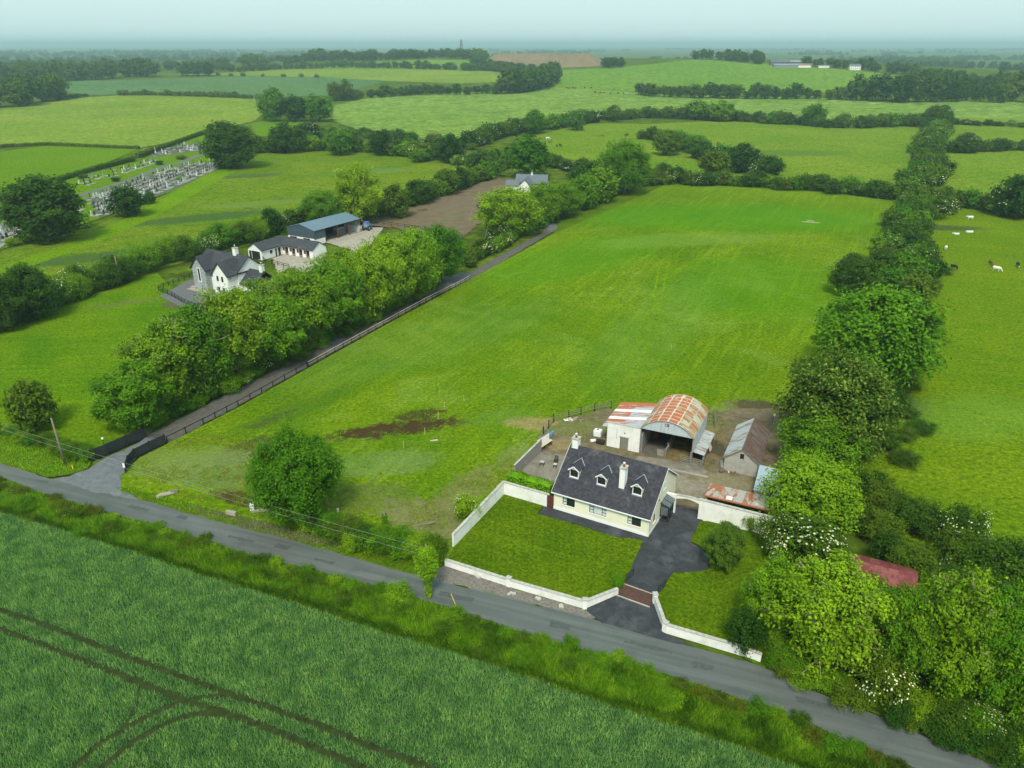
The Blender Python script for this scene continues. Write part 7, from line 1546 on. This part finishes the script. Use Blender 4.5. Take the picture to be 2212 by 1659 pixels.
# ------------------------------------------------------------------ poles and wires
plain('pole_wood', (0.20, 0.17, 0.135), 0.9, 0.15, 0.2, 2.0)
q = P(141, 1004); t = thing('telegraph_pole', 'leaning wooden pole on the grass verge left of the lane junction', 'pole', (q.x, q.y, 0)); mb = MB(); mb.tube([(0, 0, -0.2), (-0.25, 0.1, 7.3)], [0.15, 0.11], 10); mb.build('shaft', 'pole_wood', t, True); mb = MB(); mb.tube([(-0.25, 0.1, 7.302), (-0.25, 0.1, 7.36)], 0.12, 8); mb.build('cap', 'galvanised', t)
q = P(262, 616); t = thing('telegraph_pole', 'wooden pole standing in the hedge left of the stone gabled house', 'pole', (q.x, q.y, 0)); mb = MB(); mb.tube([(0, 0, -0.2), (-0.1, 0, 7.4)], [0.15, 0.11], 10); mb.build('shaft', 'pole_wood', t, True)
q = P(124, 677); t = thing('hedge_post', 'short wooden post at the hedge above the left paddock', 'post', (q.x, q.y, 0)); mb = MB(); mb.tube([(0, 0, -0.1), (0, 0, 4.0)], [0.11, 0.09], 8); mb.build('shaft', 'pole_wood', t, True)
ip = P(926, 1290); IV = thing('ivy_pole', 'telegraph pole thickly grown with ivy beside the road', 'pole', (ip.x, ip.y, 0))
mb = MB(); mb.tube([(0, 0, -0.2), (0, 0, 6.95)], [0.15, 0.11], 8); mb.build('shaft', 'pole_wood', IV, True)
def ivy(n, zr_, rf_, leaf):
    z = NPR.uniform(zr_[0], zr_[1], n); a = NPR.uniform(0, 6.283, n); r = rf_(z) * NPR.uniform(0.45, 1.1, n)
    Pt = np.stack([r * np.cos(a), r * np.sin(a), z], 1); Nr = np.stack([np.cos(a), np.sin(a), np.full(n, .5)], 1) + 0.7 * unit(n); Nr /= np.linalg.norm(Nr, axis=1, keepdims=True)
    return leaf_quads(Pt, Nr, leaf * NPR.uniform(.6, 1.4, n))
obj('ivy', quadmesh('ivy', np.concatenate([ivy(3800, (2.6, 6.9), lambda z: 0.45 + 0.85 * np.sin(np.clip((z - 2.4) / 4.7, 0, 1) * 3.14) ** 0.8, 0.22), ivy(700, (0.2, 2.8), lambda z: np.full_like(z, 0.42), 0.18)]), 'leaf_bright'), IV)
mb = MB()
for k in range(6): a = k * 1.05; mb.tube([(0.2 * math.cos(a), 0.2 * math.sin(a), 0), (0.26 * math.cos(a + .4), 0.26 * math.sin(a + .4), 1.4), (0.22 * math.cos(a + .9), 0.22 * math.sin(a + .9), 3.0)], 0.04, 5)
mb.build('ivy_stems', 'ivy_stem', IV)
q = P(833, 1150); t = thing('ivy_post', 'short post covered in ivy in the paddock hedge', 'post', (q.x, q.y, 0)); mb = MB(); mb.tube([(0, 0, -0.1), (0, 0, 2.9)], 0.09, 8); mb.build('shaft', 'pole_wood', t, True); obj('ivy', quadmesh('ivy', ivy(700, (0.4, 2.6), lambda z: np.full_like(z, 0.38), 0.2), 'leaf_bright'), t)
tp = Vector((ip.x, ip.y, 6.4)); wq = [P(0, 914, 6.6), P(0, 923, 5.9)]; dd_ = (wq[0] - tp); endp = tp + dd_ * 1.12
t = thing('telegraph_pole', 'wooden pole beyond the left edge carrying the roadside wires', 'pole', (endp.x, endp.y, 0)); mb = MB(); mb.tube([(0, 0, -0.2), (0, 0, 7.0)], [0.15, 0.11], 8); mb.build('shaft', 'pole_wood', t, True)
for i, lb in enumerate(('upper', 'lower')):
    a = tp + Vector((0, 0, -0.9 * i)); e_ = tp + (wq[i] - tp) * 1.12; e_ = Vector((endp.x, endp.y, e_.z)); pts_ = [a.lerp(e_, k / 14.0) - Vector((0, 0, 0.5 * 4 * (k / 14.0) * (1 - k / 14.0))) for k in range(15)]
    mb = MB(); mb.tube(pts_, 0.014, 5); o = mb.build('overhead_wire', 'galvanised'); tag(o, lb + ' of the two overhead wires running left from the ivy pole', 'wire')
q = P(989, 1318); t = thing('marker_pole', 'thin yellow marker pole leaning on the bank by the road', 'pole', (q.x, q.y, 0)); mb = MB(); mb.tube([(0, 0, 0), (-0.7, 0.5, 1.75)], 0.035, 6); mb.build('rod', 'paint_yellow', t)
q = P(158, 1014); t = thing('marker_post', 'small yellow marker post by the road at the lane junction', 'post', (q.x, q.y, 0)); mb = MB(); mb.box(-0.06, 0.06, -0.04, 0.04, -0.05, 0.75); mb.build('stake', 'paint_yellow', t)
for i, (x, y, h_) in enumerate(((960, 885, 1.3), (947, 905, 1.3), (918, 940, 1.3), (872, 968, 1.3), (1002, 868, 1.2), (1450, 755, 1.2))):
    q = P(x, y); t = thing('survey_stake', ('thin pale stake ' + ('at the far end of the bare soil strip', 'beside the bare soil strip', 'below the bare soil strip', 'lowest in the line below the soil strip', 'beyond the bare soil strip', 'alone in the mown field')[i]), 'stake', (q.x, q.y, 0), 0, 'survey stakes in the paddock'); mb = MB(); mb.box(-0.035, 0.035, -0.035, 0.035, -0.05, h_); mb.build('stake', 'timber_pale', t)
# roadside odds and ends
def rubble(name, label, cat, x, y, items, zbase=0.03):
    q = P(x, y); t = thing(name, label, cat, (q.x, q.y, zbase))
    for i, (nm, dx, dy, sx, sy, sz, rz, mt) in enumerate(items):
        mb = MB(); mb.box(-sx / 2, sx / 2, -sy / 2, sy / 2, 0, sz); o = mb.build(nm, mt, t, bevel=0.02); o.location = (dx, dy, 0.0); o.rotation_euler = (RND.gauss(0, .06), RND.gauss(0, .06), rz)
    return t
rubble('broken_slab', 'pale broken concrete slab lying on the verge right of the lane', 'slab', 362, 1068, [('slab', 0, 0, 1.7, 0.7, 0.25, 0.5, 'mat_concrete'), ('slab', -0.8, -0.6, 0.8, 0.5, 0.3, 1.2, 'mat_concrete'), ('slab', 0.9, 0.3, 0.9, 0.3, 0.5, 0.2, 'timber_grey')])
rubble('concrete_block', 'pale concrete block by the road left of the round tree', 'block', 500, 1112, [('block', 0, 0, 1.5, 0.45, 0.5, -0.35, 'mat_concrete')])
rubble('concrete_beam', 'pale concrete beam lying at the foot of the round tree', 'beam', 565, 1105, [('beam', 0, 0, 2.2, 0.3, 0.3, 0.35, 'mat_concrete')])
rubble('white_sack', 'white plastic sack standing by the road left of the round tree', 'sack', 545, 1102, [('sack', 0, 0, 0.5, 0.4, 1.0, 0.3, 'plastic_white')])
rubble('concrete_post', 'small pale concrete post right of the round tree', 'post', 731, 1112, [('post', 0, 0, 0.3, 0.25, 0.9, 0.2, 'coping')])
rubble('felled_pole', 'grey pole lying in the rough grass by the garden wall', 'log', 915, 1135, [('log', 0, 0, 2.9, 0.2, 0.22, 0.15, 'timber_grey')])
rubble('concrete_sleeper', 'pale sleeper lying on the paddock grass', 'beam', 938, 953, [('beam', 0, 0, 1.2, 0.2, 0.2, 0.1, 'timber_pale')])
for i, (x, y) in enumerate(((1040, 1255), (1110, 1292), (1170, 1302), (1215, 1318))):
    rubble('planter_weed', 'clump of stones and weeds on the gravel below the ' + ('left part', 'first pier', 'middle', 'corner pier') [i] + ' of the front wall', 'stones', x - 5, y - 8, [('stone', RND.uniform(-.3, .3), RND.uniform(-.2, .2), 0.35, 0.3, 0.2, RND.random(), 'coping') for _ in range(4)])
# ------------------------------------------------------------------ yard clutter
q = P(1291, 944); t = thing('water_tank', 'white plastic tank on a pallet beside the white store', 'tank', (q.x, q.y, 0.03), R_(-25)); mb = MB(); mb.box(-0.6, 0.6, -0.5, 0.5, 0.16, 1.25); mb.build('tank', 'plastic_white', t, bevel=0.12); mb = MB(); mb.lathe([(0.16, 1.252), (0.16, 1.32)], 10); mb.build('lid', 'frame_black', t)
for k in range(4): mb = MB(); mb.box(-0.6, 0.6, -0.5 + k * 0.28, -0.36 + k * 0.28, 0.0, 0.14); mb.build('pallet_board', 'timber_grey', t)
q = P(1281, 955); t = thing('drum', 'white drum lying beside the plastic tank', 'drum', (q.x, q.y, 0.26), R_(10)); mb = MB(); mb.tube([(-0.4, 0, 0), (0.4, 0, 0)], 0.25, 12); mb.build('barrel', 'plastic_white', t, True)
q = P(1297, 958); t = thing('pallet_stack', 'stack of dark timber pallets below the plastic tank', 'pallet', (q.x, q.y, 0.03), R_(-25))
for k in range(5): mb = MB(); mb.box(-0.6, 0.6, -0.4, 0.4, k * 0.11, k * 0.11 + 0.07); mb.build('pallet', 'timber_dark', t)
rubble('scrap_heap', 'heap of broken boards and white panels beside the yard fence', 'rubbish', 1238, 908, [('board', RND.uniform(-1.6, 1.6), RND.uniform(-.7, .7), RND.uniform(.7, 1.6), 0.15, 0.09, RND.uniform(-.8, 1.6), RND.choice(('timber_pale', 'timber_grey', 'junk_brown'))) for _ in range(18)] + [('panel', -0.8, 0.1, 1.3, 0.8, 0.08, 0.3, 'plastic_white'), ('panel', 0.3, 0.2, 0.6, 0.5, 0.1, 0.8, 'galvanised')])
q = P(1178, 968); t = thing('workbench', 'long bench with pale board top and white back panel at the yard wall', 'bench', (q.x, q.y, 0.03), R_(52)); mb = MB(); mb.box(-1.4, 1.4, -0.35, 0.35, 0.8, 0.87); mb.build('top', 'timber_pale', t); mb = MB(); mb.box(-1.45, 1.5, 0.38, 0.43, 0.3, 1.75); mb.build('back_panel', 'plastic_white', t)
for x in (-1.3, 0, 1.3): mb = MB(); mb.box(x - 0.05, x + 0.05, -0.3, 0.3, 0, 0.8); mb.build('leg', 'junk_brown', t)
for i, (x, y, l_) in enumerate(((1190, 943, 'left blue drum by the yard gate'), (1193, 939, 'right blue drum by the yard gate'))):
    q = P(x, y); t = thing('blue_drum', l_, 'drum', (q.x, q.y, 0.03), 0, 'drums by the yard gate'); mb = MB(); mb.lathe([(0.24, 0), (0.26, 0.2), (0.25, 0.55), (0.26, 0.6)], 12); mb.build('barrel', 'plastic_blue', t, True)
def stool(label, x, y, w_, h_, top='coping', nm='table', ct='table'):
    q = P(x, y); t = thing(nm, label, ct, (q.x, q.y, 0.05), R_(-20)); mb = MB(); mb.box(-w_ / 2, w_ / 2, -w_ / 2, w_ / 2, h_ - 0.06, h_); mb.build('top', top, t)
    for sx in (-1, 1):
        for sy in (-1, 1): mb = MB(); mb.box(sx * w_ * .42 - 0.03, sx * w_ * .42 + 0.03, sy * w_ * .42 - 0.03, sy * w_ * .42 + 0.03, 0, h_ - 0.061); mb.build('leg', 'timber_dark', t)
    return t
stool('small square table on the yard slab behind the bungalow', 1171, 1006, 0.6, 0.65); stool('low stool with pale seat on the yard slab', 1199, 1010, 0.5, 0.55, 'timber_pale', 'stool', 'stool')
ch = stool('dark slatted garden chair on the yard slab', 1201, 1000, 0.55, 0.45, 'timber_dark', 'garden_chair', 'chair')
for k in range(4): mb = MB(); mb.box(-0.27, 0.27, 0.24, 0.27, 0.55 + k * 0.14, 0.63 + k * 0.14); mb.build('back_slat', 'timber_dark', ch)
for sx in (-1, 1): mb = MB(); mb.box(sx * 0.25 - 0.025, sx * 0.25 + 0.025, 0.2, 0.238, 0.45, 1.1); mb.build('back_post', 'timber_dark', ch)
rubble('rubbish_pile', 'row of jars and rubbish along the front of the grey gabled shed', 'rubbish', 1588, 1022, [('jar', -0.9 + k * 0.28, RND.uniform(-.12, .12), 0.16, 0.16, RND.uniform(.2, .4), 0, RND.choice(('plastic_white', 'junk_brown', 'coping', 'clay_pot'))) for k in range(7)] + [('board', -1.8, 0.2, 0.9, 0.4, 0.35, 0.4, 'junk_brown')])
rubble('stone_pile', 'pile of dark stones at the left corner of the grey shed', 'stones', 1566, 1008, [('stone', RND.uniform(-.5, .5), RND.uniform(-.6, .6), RND.uniform(.3, .6), 0.4, RND.uniform(.3, .8), RND.random(), 'render_grey') for _ in range(9)])
rubble('concrete_kerb', 'raised concrete edge in front of the round barn', 'kerb', 1490, 1024, [('kerb', 0, 0, 5.2, 0.25, 0.18, -0.44, 'mat_concrete')])
for i, (x, y, w_, dp, h_, mt, lb) in enumerate(((0.9, 6.8, 1.6, 1.4, 1.9, 'paint_dark', 'dark covered machine parked deep inside the round barn'), (0.7, 4.6, 0.7, 1.0, 1.2, 'steel_red', 'rusty red machine against the left wall inside the round barn'))):
    if mt == 'paint_dark': plain('paint_dark', (0.02, 0.025, 0.035), 0.5, 0.4, 0.2, 2.0)
    q = bmx(x, y); t = thing('stored_machine', lb, 'machine', (q.x, q.y, 0.06), R_(-25.3)); mb = MB(); mb.box(0, w_, 0, dp, 0.25, h_ * .7); mb.build('body', mt, t, bevel=0.1); mb = MB(); mb.box(w_ * .15, w_ * .85, dp * .2, dp * .8, h_ * .7, h_); mb.build('hood', mt, t, bevel=0.08)
    for xx in (0.15, w_ - 0.15): mb = MB(); mb.tube([(xx - 0.08, dp / 2, 0.26), (xx + 0.08, dp / 2, 0.26)], 0.26, 12); mb.build('wheel', 'rubber', t)
# stone on the mown field, cattle trough
rubble('feed_board', 'pale flat slab lying on the mown field near its far end', 'slab', 1750, 479, [('slab', 0, 0, 2.2, 0.8, 0.06, -0.4, 'mat_concrete')], 0.3)
q = P(2094, 502); t = thing('water_trough', 'white water trough in the cow field', 'trough', (q.x, q.y, 0.02), R_(-5)); mb = MB(); mb.box(-1, 1, -0.35, 0.35, 0, 0.6); mb.build('tub', 'plastic_white', t, bevel=0.05); mb = MB(); mb.box(-0.85, 0.85, -0.25, 0.25, 0.601, 0.615); mb.build('water', 'mat_puddle', t)

# ------------------------------------------------------------------ graveyard
plain('granite_black', (0.030, 0.033, 0.037), 0.3, 0.5, 0.2, 3.0); plain('granite_grey', (0.26, 0.27, 0.27), 0.7, 0.3, 0.2, 3.0); plain('marble_white', (0.70, 0.71, 0.70), 0.6, 0.3, 0.1, 2.0); plain('limestone', (0.28, 0.275, 0.24), 0.9, 0.2, 0.2, 2.0); plain('gravel_white', (0.42, 0.43, 0.41), 0.95, 0.1, 0.2, 2.0)
def grave_mesh(kind):
    mb = MB(); mb.cur = 1
    for (x0, x1, y0, y1) in ((-.6, .6, -2.2, -2.05), (-.6, -.47, -2.049, 0.25), (.47, .6, -2.049, 0.25), (-.469, .469, .12, .25)): mb.box(x0, x1, y0, y1, 0, 0.22)
    mb.cur = 2; mb.box(-.468, .468, -2.048, .118, 0, 0.10); mb.cur = 0
    mb.box(-.55, .55, .0, .34, 0.1, 0.40)
    if kind == 0: mb.prism([(-.42, .401), (.42, .401), (.42, 1.25), (.28, 1.42), (0, 1.5), (-.28, 1.42), (-.42, 1.25)], .08, .22)
    elif kind == 1: mb.box(-.48, .48, .08, .22, .401, 1.25)
    elif kind == 2:
        mb.box(-.10, .10, .08, .24, .401, 1.75); mb.box(-.42, -.101, .09, .23, 1.22, 1.42); mb.box(.101, .42, .09, .23, 1.22, 1.42)
    elif kind == 3:
        mb.prism([(-.36, .401), (.36, .401), (.22, .95), (-.22, .95)], .0, .3); mb.prism([(-.14, .951), (.14, .951), (.09, 2.3), (-.09, 2.3)], .08, .22); mb.box(-.45, -.115, .09, .21, 1.78, 1.96); mb.box(.115, .45, .09, .21, 1.78, 1.96)
    else: mb.prism([(-.5, .401), (.5, .401), (.5, 1.0), (0.05, 1.18), (0, 1.1), (-.05, 1.18), (-.5, 1.0)], .06, .24)
    return mb.mesh('grave', ['granite_black', 'limestone', 'gravel_white'])
GM = [grave_mesh(k) for k in range(5)]
gp0, gp1 = G(181, 421), G(353, 361); gd = (gp1 - gp0).normalized(); gang = math.atan2(gd.y, gd.x); gn = Vector((-gd.y, gd.x, 0))
sheet('graveyard_path', ribbon(smoothline(px((-40, 505), (60, 464), (181, 420), (270, 392), (353, 360), (392, 350), (443, 331), (470, 322))), 3.4), 0.08, 'mat_gravel_court')
areas = [('dense row below the graveyard path', px((190, 426), (360, 366), (420, 352), (482, 352), (462, 368), (390, 404), (330, 428), (215, 470)), 2.6, 4.2, 0.93, 'graves below the graveyard path', 'mat_grave_gravel'),
         ('open lawn above the graveyard path', px((176, 412), (345, 354), (330, 346), (300, 352), (168, 388)), 4.2, 4.8, 0.7, 'graves above the graveyard path', None),
         ('top corner of the graveyard', px((318, 342), (400, 330), (442, 326), (442, 310), (400, 312), (350, 322)), 2.5, 3.8, 0.9, 'graves in the top corner', 'mat_grave_gravel'),
         ('left end of the graveyard', px((-60, 520), (0, 495), (40, 480), (45, 500), (0, 535), (-40, 555)), 2.1, 3.4, 0.9, 'graves at the left end', 'mat_grave_gravel'),
         ('plot beside the huge dark tree', px((150, 440), (190, 428), (215, 470), (180, 480)), 2.3, 3.5, 0.9, 'graves beside the huge dark tree', None),
         ('upper left lawn of the graveyard', px((-40, 470), (40, 440), (120, 412), (150, 420), (60, 455), (-40, 490)), 3.4, 4.4, 0.8, 'graves on the upper left lawn', None)]
ngr = 0
for nm, pl, s1, s2, pr_, grp, gm_ in areas:
    poly = [(p.x, p.y) for p in pl]
    if gm_: sheet('grave_gravel', ragged(pl, 2.0, 1.0), 0.07, gm_)
    us = [(Vector((p[0], p[1], 0)) - gp0).dot(gd) for p in poly]; vs_ = [(Vector((p[0], p[1], 0)) - gp0).dot(gn) for p in poly]
    spots = []; v = min(vs_)
    while v < max(vs_):
        u = min(us)
        while u < max(us):
            q = gp0 + gd * (u + RND.gauss(0, .15)) + gn * (v + RND.gauss(0, .12))
            if inside((q.x, q.y), poly) and RND.random() < pr_: spots.append(q)
            u += s1
        v += s2
    RND.shuffle(spots)
    for q in spots[:190 if 'dense' in nm else 40]:
        if ngr >= 298: break
        k = RND.choices(range(5), (5, 3, 2, 1.2, 2))[0]; mt = RND.choices(('granite_black', 'granite_grey', 'marble_white', 'limestone'), (5, 2, 2.5, 1.5))[0]
        o = obj('gravestone', GM[k]); setmat(o, mt); o.location = (q.x, q.y, 0.07); o.rotation_euler = (0, 0, gang + RND.gauss(0, .03)); s_ = RND.uniform(.9, 1.2); o.scale = (s_, s_, RND.uniform(.9, 1.35))
        kn = ('round topped headstone', 'square headstone', 'cross headstone', 'tall cross on a plinth', 'book shaped headstone')[k]; mn = {'granite_black': 'black granite', 'granite_grey': 'grey granite', 'marble_white': 'white marble', 'limestone': 'pale limestone'}[mt]
        tag(o, mn + ' ' + kn + ' in the ' + nm, 'gravestone', mn + ' ' + kn + ' in the ' + nm); ngr += 1
for lb, pts_, wd, h_ in (('trimmed dark hedge along the top of the graveyard', px((-60, 455), (40, 420), (150, 385), (220, 364), (290, 346)), 2.2, 2.0), ('trimmed dark hedge at the far end of the graveyard', px((298, 341), (340, 326), (400, 304), (450, 286)), 2.4, 2.2), ('low clipped hedge between bright field and barley', px((-80, 326), (20, 317), (100, 313), (200, 318), (300, 322)), 2.6, 1.6)):
    clipped('clipped_hedge', lb, pts_, wd, h_, 0.5, 110, 'leaf_thorn')
for i, (x, y, w_, m_) in enumerate(((250, 392, 2.0, 'leaf_dark'), (345, 356, 1.9, 'leaf_dark'), (392, 344, 3.0, 'leaf_olive'), (392, 390, 2.2, 'leaf_bright'), (181, 386, 2.4, 'leaf_dark'))):
    q = G(x, y); tree('low', q, 1.9, w_, ('dark clipped bush on the graveyard lawn', 'round dark bush at the path junction', 'yellow flower bed at the path junction', 'bright green bush among the graves', 'round bush at the graveyard hedge')[i], 'graveyard_bush', 'bush', m_)

# ------------------------------------------------------------------ cattle and horses
def remesh(mb, vox, name):
    me = mb.mesh(name, 'bark'); o = bpy.data.objects.new('tmp', me); COL.objects.link(o); md = o.modifiers.new('r', 'REMESH'); md.mode = 'VOXEL'; md.voxel_size = vox; md.use_smooth_shade = True
    sm = o.modifiers.new('s', 'SMOOTH'); sm.factor = 0.5; sm.iterations = 3
    dg = bpy.context.evaluated_depsgraph_get(); res = bpy.data.meshes.new_from_object(o.evaluated_get(dg)); bpy.data.objects.remove(o); bpy.data.meshes.remove(me); res.name = name
    return res
def beast(horse, graze):
    mb = MB(); lg = 0.82 if horse else 0.62; bz = lg + (0.28 if horse else 0.36); r = 0.30 if horse else 0.40
    mb.tube([(-0.95, 0, bz + .05), (-0.75, 0, bz + .08), (-0.3, 0, bz), (0.25, 0, bz - .02), (0.65, 0, bz + .03), (0.85, 0, bz + .1)], [r * .55, r * .95, r, r * 1.02, r * .95, r * .6], 12)
    if graze: hp = [(0.75, 0, bz + .15), (1.15, 0, bz - .2), (1.42, 0, 0.42), (1.62, 0, 0.16)]
    elif horse: hp = [(0.75, 0, bz + .15), (1.05, 0, bz + .55), (1.22, 0, bz + .82), (1.58, 0, bz + .6)]
    else: hp = [(0.75, 0, bz + .15), (1.1, 0, bz + .25), (1.35, 0, bz + .32), (1.72, 0, bz + .12)]
    mb.tube(hp, [.26, .19, .16, .09], 10)
    e = Vector(hp[2])
    for sy in (-1, 1): mb.tube([e + Vector((0, sy * .08, .08)), e + Vector((-.06, sy * .22, .16))], [.05, .025], 6)
    for x, sy in ((0.62, .2), (0.55, -.2)): mb.tube([(x, sy, bz - .05), (x + .03, sy, lg * .55), (x, sy, .08), (x + .05, sy, -.02)], [.15, .085, .06, .075], 8)
    for x, sy in ((-0.72, .2), (-0.62, -.2)): mb.tube([(x, sy, bz), (x + .12, sy, lg * .75), (x - .08, sy, lg * .42), (x - .02, sy, .06), (x + .03, sy, -.02)], [.20, .14, .075, .06, .075], 8)
    mb.tube([(-0.98, 0, bz + .2), (-1.1, 0, bz - .1), (-1.08, 0, lg * .5)], [.05, .04, .06 if horse else .03], 6)
    return remesh(mb, 0.045, 'horse' if horse else 'cow')
AN = {(h_, g_): beast(h_, g_) for h_ in (False, True) for g_ in (False, True)}
def coat(name, a, b_, thr):
    m, nt, bb_ = newmat(name); n = noise(nt, coords(nt), 1.3, 2, 0.5); nt.links.new(mix(nt, a, b_, mapr(nt, n.outputs[0], thr - .02, thr + .02)), bb_.inputs['Base Color']); fin(bb_, 0.8, 0.2)
coat('coat_white', (0.72, 0.70, 0.64), (0.10, 0.08, 0.07), 0.66); coat('coat_black', (0.018, 0.018, 0.02), (0.7, 0.68, 0.62), 0.62); coat('coat_brown', (0.16, 0.07, 0.035), (0.12, 0.05, 0.03), 0.5); coat('coat_bay', (0.22, 0.10, 0.05), (0.15, 0.06, 0.03), 0.5); coat('coat_dark', (0.025, 0.02, 0.018), (0.04, 0.03, 0.025), 0.5)
def animal(horse, graze, x, y, ang, mat, label, s_=1.0, group=None, lying=False):
    q = G(x, y); o = obj('horse' if horse else 'cow', AN[(horse, graze)]); setmat(o, mat); o.location = (q.x, q.y, q.z + (0.08 if not lying else -0.5)); o.rotation_euler = (0, 0, R_(ang)); o.scale = (s_, s_, s_); tag(o, label, 'horse' if horse else 'cow', group)
animal(False, True, 2042, 541, 60, 'coat_white', 'white cow with dark patches nearest the hedge', 0.95)
animal(False, True, 2059, 582, -70, 'coat_black', 'black cow with white face on the trodden path', 0.95)
animal(False, True, 2139, 573, -100, 'coat_brown', 'brown cow grazing in the cow field', 0.95)
animal(False, True, 2151, 586, -40, 'coat_white', 'white cow grazing below the brown one', 0.95)
animal(False, True, 2197, 577, -110, 'coat_black', 'black and white cow at the right edge', 0.95)
animal(False, False, 2095, 475, 180, 'coat_white', 'white cow standing by the dark scrub', 0.95)
animal(False, False, 2066, 507, 170, 'coat_white', 'pale calf lying near the water trough', 0.8, lying=True)
animal(True, True, 1183, 302, 10, 'coat_white', 'white horse grazing at the left of the horse field', 1.15)
animal(True, False, 1188, 308, 20, 'coat_brown', 'brown horse lying below the white one', 1.1, lying=True)
animal(True, True, 1203, 318, -95, 'coat_dark', 'dark horse grazing, left of the close pair', 1.1)
animal(True, True, 1210, 317, -60, 'coat_dark', 'dark horse grazing, right of the close pair', 1.1)
animal(True, True, 1301, 297, 180, 'coat_bay', 'chestnut horse grazing alone', 1.15)
animal(True, True, 1354, 295, 200, 'coat_dark', 'dark horse grazing at the right of the horse field', 1.15)
for x, y in ((1285, 201), (1297, 202), (1303, 202.5), (1318, 203), (1335, 203), (1347, 203.5), (1325, 195), (1224, 191.5), (1230, 192), (1237, 191.5), (1243, 192), (1263, 191.5), (1277, 191.5)):
    animal(False, True, x, y, RND.uniform(0, 360), RND.choice(('coat_dark', 'coat_dark', 'coat_black')), 'tiny dark cow far off in the field below the hill', 1.2, 'far cattle below the hill')
# pale dead conifer branch and fallen limbs
q = P(66, 672); t = thing('dead_branch', 'brown dead conifer branch hanging over the left paddock', 'branch', (q.x, q.y, 0)); mb = MB(); mb.tube([(0, 0, 0.0), (-0.8, 0.5, 2.2), (-1.6, 0.6, 4.3)], [.06, .08, .05], 6)
for k in range(26): a = RND.random(); p0 = Vector((0, 0, .2)).lerp(Vector((-1.5, .6, 4.1)), a); mb.tube([p0, p0 + Vector((RND.gauss(0, .5), RND.gauss(-.2, .4), RND.uniform(-.9, .0)))], [.03, .01], 4)
mb.build('branch', 'deadwood', t)

# ------------------------------------------------------------------ the hazy air
mb = MB(); mb.box(-23000, 23000, -400, 27500, -1.4, 92.0)
m = bpy.data.materials.new('haze_air'); m.use_nodes = True; nt = m.node_tree; nt.nodes.clear()
pv = N(nt, 'ShaderNodeVolumePrincipled'); pv.inputs['Color'].default_value = (0.68, 0.95, 0.94, 1); pv.inputs['Density'].default_value = 0.00017; pv.inputs['Anisotropy'].default_value = 0.3
ou = N(nt, 'ShaderNodeOutputMaterial'); nt.links.new(pv.outputs[0], ou.inputs['Volume'])
MATS['haze_air'] = m; o = mb.build('haze', 'haze_air'); o['kind'] = 'stuff'; tag(o, 'pale blue green haze lying over the whole countryside', 'haze')
